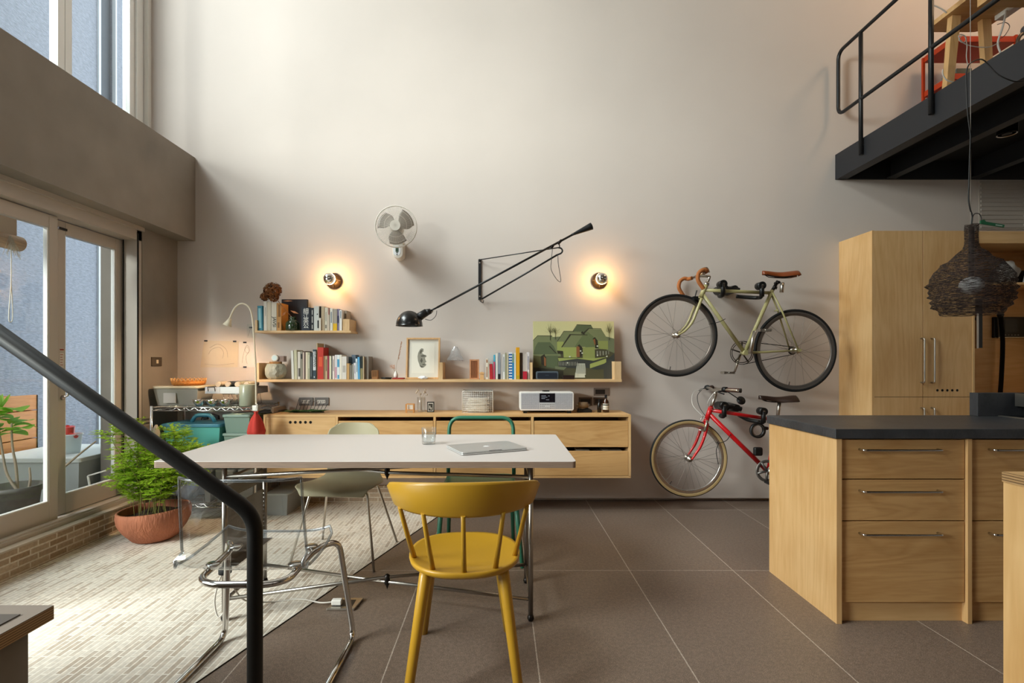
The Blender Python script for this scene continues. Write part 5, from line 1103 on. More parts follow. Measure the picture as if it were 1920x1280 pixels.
pg(7, (545, 790), (1230, 790), (1440, 770), (1200, 840), (900, 800), (560, 850)); pg(9, (560, 850), (900, 800), (1200, 850), (1480, 790), (1585, 700), (1585, 980), (1200, 1000), (560, 960)); pg(7, (1130, 900), (1430, 800), (1430, 880), (1130, 980)); pg(10, (890, 890), (1040, 890), (1060, 1100), (860, 1100)); pg(12, (490, 940), (700, 960), (650, 1010), (490, 990)); pg(6, (90, 960), (460, 1000), (640, 1030), (640, 1175), (90, 1175))
pg(5, (1050, 970), (1380, 1030), (1380, 1175), (1050, 1175)); pg(9, (1380, 900), (1585, 760), (1585, 1175), (1380, 1175)); pg(10, (860, 1060), (1030, 1080), (1040, 1150), (850, 1150)); pg(6, (530, 650), (635, 660), (635, 715), (540, 710))
rnd = random.Random(11)
for k in range(26):
    x = 560+14*k; pg(6 if k % 2 else 10, (x, 860), (x+5, 860), (x+5, 930), (x, 930))
for k in range(14): x = 1240+18*k; pg(10 if k % 3 else 6, (x, 660), (x+5, 660), (x+5, 760-k*3), (x, 760-k*3))
for k in range(9): x = 890+17*k; pg(9, (x, 900), (x+4, 900), (x+4+(k-4)*3, 1080), (x+(k-4)*3, 1080))
for cx_, cy_, w_, hgt in ((405, 400, 120, 260), (500, 380, 110, 170), (1490, 400, 90, 270)):
    pg(6, (cx_-5, cy_+60), (cx_+5, cy_+60), (cx_+3, cy_-hgt*.55), (cx_-3, cy_-hgt*.55))
    for k in range(34):
        a = rnd.uniform(.25, 2.9); r0 = rnd.uniform(.0, .5); r1 = rnd.uniform(.5, 1); ox, oy = cx_, cy_-hgt*.25
        p0 = (ox+r0*w_*math.cos(a), oy-r0*hgt*.7*math.sin(a)); p1 = (ox+r1*w_*math.cos(a), oy-r1*hgt*.75*math.sin(a)); pg(11, p0, (p0[0]+3, p0[1]), (p1[0]+2, p1[1]), p1)
for x, y in ((760, 765), (960, 660), (1270, 570), (880, 1085), (1270, 740), (720, 880), (1440, 760), (990, 700)): pg(10, (x-14, y-12), (x+14, y-12), (x+14, y+12), (x-14, y+12))
b.build('painted_picture', cm, t)
# upper shelf: vase with dried flower
c = (PX(548, 4.215), 4.225, ZU+.0005); t = T('green_glass_vase', c, 'green glass bottle vase holding a dried hydrangea', 'vase')
s4 = 4.225/F; b = MB(); b.lathe([(0, 0), (11.5*s4, 0), (12.5*s4, 2*s4), (12.5*s4, 14*s4), (10*s4, 18*s4), (6.5*s4, 20*s4), (6*s4, 25*s4), (7.5*s4, 26*s4), (5*s4, 25*s4), (5*s4, 19*s4), (11*s4, 12*s4), (11*s4, 2*s4)], c, 24); b.build('bottle', glassm('green_glass', '#86a878', 2.5, .03, .1), t)
b = MB(); hp = Vector((PX(513, 4.195), 4.20, PZ(553, 4.195))); b.tube(spline([Vector(c)+Vector((.02, 0, .02)), Vector(c)+Vector((-.0, 0, .10)), P(530, 575, 4.19), hp], 6), .003, 7); b.build('stem', mat('brown_stem', '#8c6040', .8), t)
b = MB(); rnd = random.Random(8)
for (ex, ey, rx, ry, n_) in ((511, 544, 17, 15, 620), (498, 556, 10, 8, 220), (514, 558, 9, 8, 160)):
    cc = P(ex, ey, 4.2)
    for k in range(n_):
        v = Vector((rnd.gauss(0, 1), rnd.gauss(0, 1), rnd.gauss(0, 1))).normalized(); p = cc+Vector((v.x*rx, v.y*rx*.8, v.z*ry))*s4*rnd.uniform(.75, 1.0)
        p.y = min(p.y, DW-.01)
        u_ = v.cross(Vector((rnd.random(), rnd.random(), rnd.random()))).normalized()*.0085; w_ = v.cross(u_).normalized()*.0085; b.add([p-u_, p-w_+v*.003, p+u_, p+w_+v*.004], [(0, 1, 2), (0, 2, 3)])
b.build('flower_head', mat('dried_petals', '#7a4a24', .85, noise=(60, .5)), t)
b = MB()
for (p0, p1, w_) in ((P(536, 584, 4.192), P(529, 592, 4.192), .010), (P(544, 582, 4.21), P(560, 588, 4.2), .009), (P(530, 564, 4.20), P(549, 564, 4.20), .006)):
    dv = (p1-p0); nn = Vector((0, .3, 1)).cross(dv).normalized()*w_; nn = Vector((-dv.z, 0, dv.x)).normalized()*w_; m_ = p0.lerp(p1, .5); b.add([p0, m_+nn, p1, m_-nn+Vector((0, -.004, 0))], [(0, 1, 2), (0, 2, 3)])
b.build('dried_leaves', mat('dried_leaf', '#b0734a', .8), t)
# ================================================================ on the sideboard
zS = .7925
t = T('wire_leaf_stand', (PX(580, 4.2), 4.2, zS), 'row of black wire loops holding a green leaf spray on the sideboard', 'letter rack')
b = MB()
for k in range(9):
    x = PX(556+6.6*k, 4.22); z1 = PZ(748+1.2*k, 4.22); b.tube([(x, 4.16, zS+.004), (x, 4.20, zS+.01), (x+.022, 4.215, z1), (x+.026, 4.235, z1)], .0021, 5)
b.tube([(PX(552, 4.22), 4.165, zS+.004), (PX(612, 4.22), 4.165, zS+.004)], .0028, 6); b.build('wire_loops', BLKP, t)
b = MB(); rnd = random.Random(3)
for k in range(46):
    f = rnd.random(); x = PX(528+70*f, 4.15); y = 4.13+rnd.uniform(-.02, .02); a = rnd.uniform(-.5, .5); L = rnd.uniform(.06, .13); w_ = .010; dv = Vector((math.cos(a)*L, math.sin(a)*L*.5, rnd.uniform(0, .018))); p = Vector((x, y, zS+.003+rnd.uniform(0, .012))); nn = Vector((-dv.y, dv.x, 0)).normalized()*w_
    b.add([p, p+dv*.5+nn+Vector((0, 0, .006)), p+dv, p+dv*.5-nn], [(0, 1, 2), (0, 2, 3)])
b.build('leaf_spray', mat('deep_leaf', '#2e4a1c', .6), t)
for k, (xa_, nm) in enumerate(((561, 'left'), (590.5, 'right'))):
    t = T('wall_socket', (PX(xa_+13, DW), DW, PZ(752, DW)), 'grey double wall socket above the sideboard, %s of its pair' % nm, 'wall socket', 'grey wall sockets')
    b = MB(); b.box(PX(xa_, DW), PX(xa_+26.5, DW), DW-.008, DW-.001, PZ(760, DW), PZ(745, DW)); po = b.build('plate', mat('socket_grey', '#6f6b68', .45), t, bevel=.001)
    b = MB(); b.box(PX(xa_+5, DW), PX(xa_+20, DW), DW-.0095, DW-.008, PZ(756, DW), PZ(749.5, DW)); b.build('outlet', mat('outlet_pale', '#d8d4cc', .4), t)
    b = MB()
    for j in range(4): b.box(PX(xa_+6.6+3.6*j, DW), PX(xa_+7.5+3.6*j, DW), DW-.0105, DW-.0095, PZ(754.5, DW), PZ(751, DW))
    b.build('outlet_slot', BLKP, t)
c = Vector((PX(769, 4.16), 4.16, zS)); t = T('small_wooden_stand', c, 'small open wooden cube stand with a card on the sideboard', 'stand')
b = MB(); w_ = .031
for sx_ in (-1, 1):
    for sy_ in (-1, 1): b.box(c.x+sx_*w_-.0035, c.x+sx_*w_+.0035, c.y+sy_*.022-.0035, c.y+sy_*.022+.0035, zS, zS+.072)
for z in (zS+.022, zS+.068):
    for sy_ in (-1, 1): b.box(c.x-w_, c.x+w_, c.y+sy_*.022-.003, c.y+sy_*.022+.003, z, z+.005)
b.build('wooden_frame', mat('honey_wood', '#c58a4c', .6), t); b = MB(); b.box(c.x-.024, c.x+.024, c.y-.002, c.y, zS+.027, zS+.066); b.build('card', PAPER, t)
c = Vector((PX(790, 4.25), 4.25, zS)); t = T('clear_vase', c, 'tall clear glass vase of pale dried stems on the sideboard', 'vase')
b = MB(); b.lathe([(0, .001), (.034, .001), (.035, .004), (.035, .12), (.033, .12), (.033, .008), (0, .008)], c, 24); b.build('glass_cylinder', CLEAR, t)
b = MB(); rnd = random.Random(6)
for k in range(9):
    e = c+Vector((rnd.uniform(-.045, .05), rnd.uniform(-.03, .03), rnd.uniform(.13, .19))); b.tube([c+Vector((rnd.uniform(-.01, .01), 0, .01)), c+Vector((0, 0, .1))+(e-c)*.1, e], .0011, 4); b.sph(e, (.008, .006, .009), 7)
b.build('dried_stems', mat('pale_stems', '#cfc0ac', .8), t)
c = Vector((PX(807.5, 4.2), 4.2, zS)); t = T('small_photo_frame', c, 'tiny black frame with a dark photograph on the sideboard', 'photo frame')
b = MB(); b.box(c.x-.029, c.x+.029, 4.195, 4.21, zS, zS+.086); b.build('frame', BLKP, t); b = MB(); b.box(c.x-.0225, c.x+.0225, 4.194, 4.195, zS+.008, zS+.078); b.box(c.x-.018, c.x+.018, 4.1935, 4.194, zS+.013, zS+.070, 1)
b.box(c.x-.010, c.x-.002, 4.193, 4.1935, zS+.03, zS+.055, 0); b.box(c.x+.001, c.x+.009, 4.193, 4.1935, zS+.022, zS+.04, 0); b.build('photograph', [mat('photo_border', '#b9b5ab', .5), mat('photo_dark', '#37322a', .5)], t)
# wire basket with papers
x0, x1, z1, y0, y1 = PX(867, 4.13), PX(924, 4.13), PZ(733, 4.13), 4.13, 4.33; t = T('wire_basket', ((x0+x1)/2, 4.23, zS), 'white wire basket stuffed with folded papers on the sideboard', 'basket')
WW = mat('white_wire', '#e3dfd8', .45); b = MB(); n = 16
for k in range(n+1):
    x = x0+(x1-x0)*k/n
    for y in (y0, y1): b.tube([(x, y, zS+.003), (x, y, z1)], .0013, 4)
    b.tube([(x, y0, zS+.003), (x, y1, zS+.003)], .0013, 4)
for k in range(11):
    z = zS+.003+(z1-zS-.003)*k/10
    for y in (y0, y1): b.tube([(x0, y, z), (x1, y, z)], .0013, 4)
    for x in (x0, x1): b.tube([(x, y0, z), (x, y1, z)], .0013, 4)
for k in range(9):
    y = y0+(y1-y0)*k/8
    for x in (x0, x1): b.tube([(x, y, zS+.003), (x, y, z1)], .0013, 4)
b.build('wire_mesh', WW, t)
b = MB()
for y in (y0, y1): b.tube(fillet([(x0, y, zS+.002), (x0, y, z1), (x1, y, z1), (x1, y, zS+.002)], .015), .003, 6)
b.tube([(x0, y0, z1), (x0, y1, z1)], .003, 6); b.tube([(x1, y0, z1), (x1, y1, z1)], .003, 6); b.build('rim_wire', WW, t)
b = MB(); b.box(x0+.006, x1-.006, y0+.10, y1+.003, z1-.012, z1-.004); b.build('top_flap', mat('grey_flap', '#8b857d', .7), t)
t = T('folded_papers', ((x0+x1)/2, 4.21, zS+.006), 'stack of folded papers inside the white wire basket', 'papers'); rnd = random.Random(12)
for k in range(9):
    b = MB(); z = zS+.006+.0125*k; ph = rnd.random()*6
    xa_, xb_ = x0+.035+rnd.uniform(-.008, .01), x1-.03+rnd.uniform(-.02, .008)
    b.tube([(xa_, y0+.045, z+.006), (xa_+.08, y0+.045, z+.0055+.002*math.sin(ph)), (xb_-.05, y0+.045, z+.006+.003*math.cos(ph)), (xb_, y0+.045, z+.006)], .0058, 8); b.box(xa_, xb_, y0+.045, y1-.03, z, z+.0105); b.build('folded_sheet', PAPER, t)
# radio
x0, x1, z0, z1 = PX(974.5, 4.1), PX(1076, 4.1), PZ(769.5, 4.1), PZ(734.5, 4.1); t = T('tabletop_radio', ((x0+x1)/2, 4.2, zS), 'white and silver tabletop radio with black display on the sideboard', 'radio')
b = MB(); b.prism(rrect(x0, x1, z0, z1, .016), 4.10, 4.30, 'y'); bo = b.build('case', mat('radio_white', '#e6e4e0', .3), t, bevel=.003)
grl = brickm('radio_grille', '#c6c6ca', '#b8b8bd', '#8a8a90', .0075, .0075, .0012, 'xz', offset=0, rough=.4, bumpd=.001)
b = MB(); b.box(x0+.012, x1-.012, 4.0985, 4.10, z0+.012, z1-.011); b.build('speaker_grille', grl, bo)
xa_, xb_ = PX(1011.5, 4.1), PX(1040.5, 4.1); b = MB(); b.box(xa_, xb_, 4.097, 4.0985, PZ(754, 4.1), PZ(737, 4.1)); sc_ = b.build('display', mat('radio_display', '#17141a', .15), bo)
b = MB()
for k, (a, c_, z_) in enumerate(((.12, .42, .72), (.12, .50, .56), (.12, .36, .42), (.55, .66, .70), (.42, .62, .28))): b.box(xa_+(xb_-xa_)*a, xa_+(xb_-xa_)*c_, 4.0965, 4.097, PZ(754, 4.1)+.074*z_-.002, PZ(754, 4.1)+.074*z_+.002)
b.build('display_text', mat('display_text', '#8d93a0', .4), sc_)
b = MB(); b.box(xa_, xb_, 4.0972, 4.0985, z0+.012, PZ(755, 4.1)); b.build('button_panel', mat('button_panel', '#bdbcbe', .4), bo)
for r_ in range(3):
    for k in range(9):
        if r_ == 1 and 3 <= k <= 5: continue
        bb_ = MB(); xx = xa_+.010+k*.0132; zz = z0+.021+r_*.0145; bb_.lathe([(0, 0), (.0035, 0), (.0035, -.0015)], (0, 0, 0), 8, M=MR((xx, 4.0966, zz), math.pi/2)); bb_.build('button', BLKP, bo)
for xx in (x0+.03, x1-.05): b = MB(); b.box(xx, xx+.03, 4.115, 4.15, zS, z0+.002); b.build('foot', BLKP, t)
b = MB(); b.box(x0+.03, x1-.05, 4.24, 4.27, zS, z0+.002); b.build('foot', BLKP, t)
t = T('remote_control', (PX(1024, 4.15), 4.15, z1), 'small black remote lying on top of the radio', 'remote control'); b = MB(); b.box(PX(1019, 4.15), PX(1030, 4.15), 4.14, 4.18, z1+.0005, z1+.010); b.sph((PX(1018, 4.15), 4.155, z1+.006), .0055, 10); b.build('handset', BLKP, t, bevel=.002)
t = T('tape_dispenser', (PX(1094, 4.2), 4.2, zS), 'dark tape dispenser with a roll of brown tape right of the radio', 'tape dispenser')
b = MB(); b.prism([(PX(1082, 4.2), zS), (PX(1109, 4.2), zS), (PX(1109, 4.2), zS+.022), (PX(1103, 4.2), zS+.032), (PX(1094, 4.2), zS+.022), (PX(1084, 4.2), zS+.030)], 4.17, 4.23, 'y'); b.tube([(PX(1100, 4.2), 4.235, zS+.02), (PX(1106, 4.2), 4.235, zS+.07)], .007, 8); b.build('stand', BLKP, t, bevel=.003)
b = MB(); b.tube([(PX(1084, 4.2), 4.2, zS+.058), (PX(1102, 4.2), 4.2, zS+.058)], .026, 20); b.tube([(PX(1080, 4.2), 4.2, zS+.058), (PX(1106, 4.2), 4.2, zS+.058)], .011, 14, m=1); b.build('tape_roll', [mat('tape_brown', '#8a7358', .3), NICKEL], t)
def bottle(cx_, h_, r_, lab_, mt, lb):
    t = T('amber_bottle', (cx_, 4.19, zS), lab_, 'bottle'); b = MB(); b.lathe([(0, 0), (r_, 0), (r_, h_*.55), (r_*.85, h_*.66), (r_*.38, h_*.74), (r_*.36, h_*.84), (0, h_*.84)], (cx_, 4.19, zS), 20); b.build('bottle_body', mt, t)
    b = MB(); b.cyl((cx_, 4.19, zS+h_*.82), r_*.42, 0, h_*.18, 14); b.build('cap', BLKP, t)
    if lb: b = MB(); b.lathe([(r_*1.015, h_*.16), (r_*1.015, h_*.50)], (cx_, 4.19, zS), 20); l_ = b.build('paper_label', mat('label_cream', '#d9d2c2', .7), t); b = MB(); b.lathe([(r_*1.03, h_*.40), (r_*1.03, h_*.46)], (cx_, 4.19, zS), 20); b.lathe([(r_*1.03, h_*.28), (r_*1.03, h_*.29)], (cx_, 4.19, zS), 20); b.lathe([(r_*1.03, h_*.24), (r_*1.03, h_*.25)], (cx_, 4.19, zS), 20); b.build('label_print', BLKP, l_)
AMB = mat('amber_glass', '#3a1c0a', .12, coat=.6)
bottle(PX(1123.5, 4.19), .105, .0165, 'small dark bottle beside the labelled amber bottle', mat('dark_bottle', '#17120d', .2), False); bottle(PX(1136, 4.19), .145, .0255, 'amber bottle with a cream paper label on the sideboard', AMB, True)
for k, (xa_, xb_, ya_, yb_, lab_) in enumerate(((1113, 1142, 727, 741.5, 'brown framed wall socket above the amber bottles'), (1085, 1110, 744.5, 760, 'brown wall plate behind the tape dispenser'), (1112.5, 1135, 744.5, 759, 'brown wall plate behind the amber bottles'))):
    t = T('wall_socket', (PX((xa_+xb_)/2, DW), DW, PZ(yb_, DW)), lab_, 'wall socket')
    b = MB(); b.box(PX(xa_, DW), PX(xb_, DW), DW-.008, DW-.001, PZ(yb_, DW), PZ(ya_, DW)); b.build('plate', mat('socket_bronze', '#6a5b50', .4, .3) if k else mat('socket_taupe', '#8c8078', .4, .2), t, bevel=.001)
    b = MB(); b.box(PX(xa_+3, DW), PX(xb_-8 if k == 0 else xb_-3, DW), DW-.0095, DW-.008, PZ(yb_-3, DW), PZ(ya_+3, DW)); b.build('insert', mat('socket_insert', '#2b2421', .5), t)
# ================================================================ corner: switch, papers on the wall
t = T('light_switch', (-2.795, 4.02, PZ(676, 4.07)), 'brushed bronze light switch on the microcement pier', 'light switch')
ys = 2.795*F/(VX-283), 2.795*F/(VX-302); zc0, zc1 = 1.21+(VY-686)*4.2/F, 1.21+(VY-669.5)*4.2/F
b = MB(); b.box(-2.795, -2.787, ys[0], ys[1], zc0, zc1); b.build('plate', mat('bronze_plate', '#5a5044', .35, .6), t, bevel=.001); b = MB(); b.box(-2.787, -2.783, (ys[0]+ys[1])/2-.012, (ys[0]+ys[1])/2+.012, zc0+.022, zc1-.022); b.build('rocker', mat('rocker_pale', '#c7bba4', .4), t)
def sheet(name, pts, lab, mt, grp=None, lines=()):
    t = T(name, (PX(sum(p[0] for p in pts)/len(pts), DW), DW-.003, PZ(max(p[1] for p in pts), DW)), lab, 'drawing', grp)
    b = MB(); b.prism([(PX(x, DW-.004), PZ(y, DW-.004)) for x, y in pts], DW-.0045-.001*len(lines), DW-.0035-.001*len(lines)+.0004, 'y'); so_ = b.build('sheet', mt, t)
    b = MB(); yy = DW-.0052-.001*len(lines)
    for L in lines: b.tube([(PX(x, DW), yy, PZ(y, DW)) for x, y in spline([(a_, c_, 0) for a_, c_ in L], 6) and [(v[0], v[1]) for v in spline([(a_, c_, 0) for a_, c_ in L], 6)]], .0009, 4)
    if lines: b.build('pencil_lines', mat('pencil_line', '#8f8378', .9), so_)
    return t
SH = mat('tracing_paper', '#cfc0aa', .85)
ta = sheet('tracing_paper_drawing', [(383, 638), (448, 640), (446, 688), (376, 688.5)], 'large sheet of tracing paper clipped to the wall in the corner', SH, None, [[(394, 652), (410, 645), (425, 655), (428, 670)], [(385, 682), (410, 684), (440, 681)], [(392, 664), (398, 655), (412, 651), (420, 660), (418, 672)]])
tb_ = sheet('pencil_drawing', [(447.5, 641), (477, 641.5), (478, 688), (449.5, 688)], 'white pencil drawing clipped right of the tracing paper', mat('white_sheet', '#d6cfc9', .85), None, [[(455, 680), (457, 665), (463, 650), (468, 658), (462, 668), (464, 682)], [(459, 655), (464, 647), (469, 655), (464, 662), (459, 655)]])
tc2 = sheet('pencil_sketch', [(463, 607), (479, 607), (479, 633), (463, 633)], 'small faint sketch pinned above the white pencil drawing', mat('faint_sheet', '#c3bdb4', .85), None, [[(466, 630), (470, 618), (475, 612)]])
for par, x, y in ((ta, 387, 639), (ta, 441, 640), (tb_, 460, 642), (tb_, 460, 688), (tc2, 471, 614)):
    b = MB(); b.box(PX(x-3, DW), PX(x+3, DW), DW-.011, DW-.0065, PZ(y+1.3, DW), PZ(y-1.5, DW)); b.build('black_clip', BLKP, par, bevel=.001)
# ================================================================ chrome wire rack in the corner
X0, X1, Y0, Y1 = -2.70, -1.895, 3.92, 4.33
t = T('wire_shelving_unit', ((X0+X1)/2, 4.1, 0), 'chrome wire shelving unit in the corner beside the sideboard', 'shelving unit')
for x, y in ((X0, Y0), (X1, Y0), (X0, Y1), (X1, Y1)):
    b = MB(); b.tube([(x, y, .004), (x, y, .868)], .0115, 12); o = b.build('post', CHROME, t); f = MB(); f.lathe([(0, 0), (.016, 0), (.016, .012), (.013, .02)], (x, y, 0), 12); f.build('foot', BLKP, o)
for z in (.859, .50, .112):
    b = MB()
    for y in (Y0, Y1):
        b.tube([(X0, y, z-.003), (X1, y, z-.003)], .0036, 6); b.tube([(X0, y, z-.028), (X1, y, z-.028)], .0036, 6)
        n = 22; b.tube([(X0+.02+(X1-X0-.04)*k/n, y, z-.003 if k % 2 else z-.028) for k in range(n+1)], .0022, 5)
    for x in (X0, X1): b.tube([(x, Y0, z-.003), (x, Y1, z-.003)], .0036, 6); b.tube([(x, Y0, z-.028), (x, Y1, z-.028)], .0036, 6)
    for k in range(1, 34): x = X0+(X1-X0)*k/34; b.tube([(x, Y0, z), (x, Y1, z)], .0017, 4)
    b.build('wire_shelf', CHROME, t)
z = .862
def tub(name, x0, x1, y0, y1, z0, z1, tp, m, lidm, lab, cat='storage box', lidh=.02, rim=.012, grp=None, lid=True):
    t = T(name, ((x0+x1)/2, (y0+y1)/2, z0), lab, cat, grp); b = MB(); k = tp
    vs = [(x0+k, y0+k, z0), (x1-k, y0+k, z0), (x1-k, y1-k, z0), (x0+k, y1-k, z0), (x0, y0, z1), (x1, y0, z1), (x1, y1, z1), (x0, y1, z1)]
    b.add(vs, [(3, 2, 1, 0), (0, 1, 5, 4), (1, 2, 6, 5), (2, 3, 7, 6), (3, 0, 4, 7)]); b.build('body', m, t, bevel=.012, seg=3, solid=.003)
    b = MB(); b.prism(rrect(x0-rim, x1+rim, y0-rim, y1+rim, .025), z1, z1+lidh, 'z'); 
    if lid: b.build('lid', lidm, t, bevel=.005)
    return t
MILK = glassm('milky_plastic', '#dcd7cc', .8, .2, .5)
t2 = tub('storage_tub', PX(287, 4.02), PX(370, 4.02), 4.025, 4.26, z, z+.135, .02, MILK, mat('cream_lid', '#cfc2a8', .5), 'translucent storage tub with cream lid on the top rack shelf')
b = MB(); b.box(PX(306, 4.02), PX(329, 4.02), 4.022, 4.026, z+.02, z+.10); b.build('white_label', mat('tub_label', '#bcb9b6', .6), t2)
b = MB(); b.box(PX(297, 4.04), PX(364, 4.04), 4.06, 4.23, z+.008, z+.07); b.build('contents', mat('tub_contents', '#a9a29a', .8), t2)
zt = z+.155
c = (PX(354, 4.14), 4.14, zt+.0005); t2 = T('woven_basket', c, 'shallow orange woven basket on the translucent tub', 'basket')
b = MB(); b.lathe([(0, .001), (.105, .001), (.118, .01), (.125, .035), (.12, .035), (.11, .012), (0, .006)], c, 40); b.build('basket_bowl', mat('rattan', '#c07a34', .75, noise=(60, .3, (1, 1, 4)), bump=(70, .6)), t2)
b = MB()
for k in range(26): a = 2*math.pi*k/26; b.tube(spline([(c[0]+.122*math.cos(a), c[1]+.122*math.sin(a), c[2]+.033), (c[0]+.126*math.cos(a+.12), c[1]+.126*math.sin(a+.12), c[2]+.058), (c[0]+.122*math.cos(a+.24), c[1]+.122*math.sin(a+.24), c[2]+.033)], 3), .003, 5)
b.build('loop_rim', mat('rattan_light', '#dfa868', .7), t2)
# metal tray of bottles on a wire stand
x0, x1 = PX(384, 4.06), PX(478, 4.06)
t2 = T('wire_stand', ((x0+x1)/2, 4.16, z), 'chrome wire riser under the steel tray on the rack', 'stand'); b = MB(); zt2 = PZ(738, 4.06)
for y in (4.075, 4.27):
    for k in range(7): xx = PX(409+8*k, 4.0); b.tube([(xx, y, z+.002), (xx+.014, y, zt2-.004)] if k % 2 else [(xx+.014, y, z+.002), (xx, y, zt2-.004)], .0022, 5)
    b.tube([(PX(407, 4), y, zt2-.004), (PX(462, 4), y, zt2-.004)], .003, 6); b.tube([(PX(407, 4), y, z+.003), (PX(462, 4), y, z+.003)], .003, 6)
for xx in (PX(407, 4), PX(462, 4)): b.tube([(xx, 4.075, zt2-.004), (xx, 4.27, zt2-.004)], .003, 6)
b.build('wires', CHROME, t2)
t2 = T('steel_tray', ((x0+x1)/2, 4.12, zt2), 'silver toolbox tray with side handle on the wire riser', 'tray')
b = MB(); zz0, zz1 = zt2, zt2+.056; b.box(x0, x1, 4.06, 4.066, zz0, zz1); b.box(x0, x1, 4.284, 4.29, zz0, zz1); b.box(x0, x0+.006, 4.066, 4.284, zz0, zz1); b.box(x1-.006, x1, 4.066, 4.284, zz0, zz1); b.box(x0+.006, x1-.006, 4.066, 4.284, zz0, zz0+.006); b.build('tray_body', STEEL, t2, bevel=.002)
b = MB(); b.tube(fillet([(x0+.03, 4.056, zz0+.02), (x0+.03, 4.046, zz0+.055), (x0+.085, 4.046, zz0+.055), (x0+.085, 4.056, zz0+.02)], .006), .003, 6); b.build('drop_handle', DARKM, t2)
b = MB(); b.box(x0+.008, x0+.12, 4.057, 4.06, zz0+.004, zz1-.004); b.build('white_front', mat('tray_white', '#c9ccd0', .35), t2)
for k, (px_, cl, nm) in enumerate(((411, '#b9a992', 'beige capped'), (429, '#2b3038', 'dark bodied'), (447, '#9a9680', 'olive bodied'), (464, '#c2b49c', 'cream bodied'))):
    xx = PX(px_, 4.1); t3 = T('spice_bottle', (xx, 4.17, zz0+.05), nm+' bottle lying in the steel tray', 'bottle'); zc = zz0+.074
    b = MB(); b.tube([(xx, 4.10, zc), (xx, 4.25, zc)], .024, 18); b.build('bottle_body', mat('spice_'+cl[1:], cl, .35), t3); b = MB(); b.tube([(xx, 4.08, zc), (xx, 4.102, zc)], .0205, 18); b.build('cap', mat('cap_beige', '#cbb8a0', .5), t3)
for k, px_ in enumerate((373.5, 398, 422.5)):
    c = (PX(px_, 3.968), 3.968, z+.002); t3 = T('steel_bowl', c, ('small steel bowl beside the translucent tub', 'small steel bowl in the middle of the row of three', 'small steel bowl nearest the pale green canister')[k], 'bowl', 'steel bowls on the rack')
    r_ = .049; b = MB(); b.lathe([(0, .0005), (r_*.42, .001), (r_*.72, .018), (r_*.93, .038), (r_, .050), (r_*.965, .050), (r_*.9, .038), (r_*.68, .02), (r_*.38, .005), (0, .004)], c, 28); b.build('bowl_body', CHROME, t3)
c = (PX(464, 3.98), 3.983, z+.002); t3 = T('canister', c, 'pale green cylindrical canister at the right of the top rack shelf', 'canister'); b = MB(); b.lathe([(0, 0), (.056, 0), (.060, .005), (.060, .165), (.057, .168), (.054, .165), (.054, .15), (0, .15)], c, 32); b.build('canister_body', mat('celadon', '#a3a792', .3, coat=.3), t3)
# desk lamp clamped to the rack
t3 = T('gooseneck_lamp', P(480, 762, 3.93), 'cream gooseneck lamp clamped to the right end of the rack', 'lamp'); d = 3.93
b = MB(); gp = spline([P(480.5, 760, d), P(480, 720, d), P(479, 680, d), P(476, 630, d), P(472.5, 592, d), P(466, 575, d), P(454, 569, d), P(442, 575, d), P(433.5, 590, d), P(429.5, 602, d)], 6); b.tube(gp, .0065, 10); b.build('gooseneck', CREAM, t3)
b = MB(); e0, e1 = P(431.5, 597, d), P(426, 610, d); b.tube([e0, e0.lerp(e1, .35), e1], [.011, .016, .033], 20); b.build('lamp_head', CREAM, t3)
hd = (e1-e0).normalized(); b = MB(); b.tube([e1-hd*.006, e1-hd*.003], .026, 18); b.build('light_disc', mat('warm_led', '#ffd9a8', .4, emit='#ffbf80', es=9), t3)
sl = bpy.data.lights.new('gooseneck_spot', 'SPOT'); sl.energy = 16; sl.color = (1, .68, .40); sl.spot_size = 2.5; sl.spot_blend = .9; sl.shadow_soft_size = .025
so_ = bpy.data.objects.new('gooseneck_spot', sl); COL.objects.link(so_); so_.location = e1+hd*.004; so_.rotation_euler = (hd+Vector((-.05, .35, 0))).to_track_quat('-Z', 'Y').to_euler()
b = MB(); b.box(PX(475.5, d), PX(486, d), d-.03, d+.03, .83, .875); b.build('clamp', NICKEL, t3, bevel=.004)
# lower shelf things
zb = .503
TEAL = mat('teal_plastic', '#5fb3aa', .4); TB = mat('blue_plastic', '#3c7f96', .35)
x0, x1 = PX(301, 3.9), PX(408, 3.9); t3 = tub('storage_caddy', x0, x1, 3.93, 4.2, zb, zb+.20, .025, TEAL, TB, 'teal storage caddy with blue handled lid on the middle rack shelf', lidh=.025, rim=.016)
b = MB(); xm = PX(366, 3.95); zl = zb+.225; b.tube(fillet([(xm-.095, 4.06, zl), (xm-.06, 4.06, zl+.055), (xm+.06, 4.06, zl+.055), (xm+.095, 4.06, zl)], .03), .013, 10, flat=1.2); b.build('handle', TB, t3)
for k, px_ in enumerate((381, 402)):
    xx = PX(px_, 4.24); t4 = T('spray_bottle', (xx, 4.262, zb), ('black trigger of a spray bottle nearest the blue handle', 'black trigger spray bottle beside the grey green bins')[k], 'spray bottle', 'black spray bottles'); zt_ = PZ(782, 4.24)
    b = MB(); b.lathe([(0, 0), (.032, 0), (.032, .17), (.012, .21), (.012, zt_-zb-.02), (0, zt_-zb-.02)], (xx, 4.262, zb), 16); b.build('bottle_body', BLKP, t4)
    b = MB(); b.prism([(xx-.034, zt_+.018), (xx-.032, zt_+.032), (xx+.026, zt_+.012), (xx+.028, zt_-.02), (xx-.008, zt_-.02), (xx-.008, zt_+.012)], 4.25, 4.275, 'y'); b.tube([(xx-.014, 4.262, zt_+.01), (xx-.03, 4.262, zt_-.03)], .005, 6); b.build('trigger', BLKP, t4, bevel=.003)
SG = mat('sage_plastic', '#7f968a', .5); SGL = mat('sage_lid', '#8a9f94', .45)
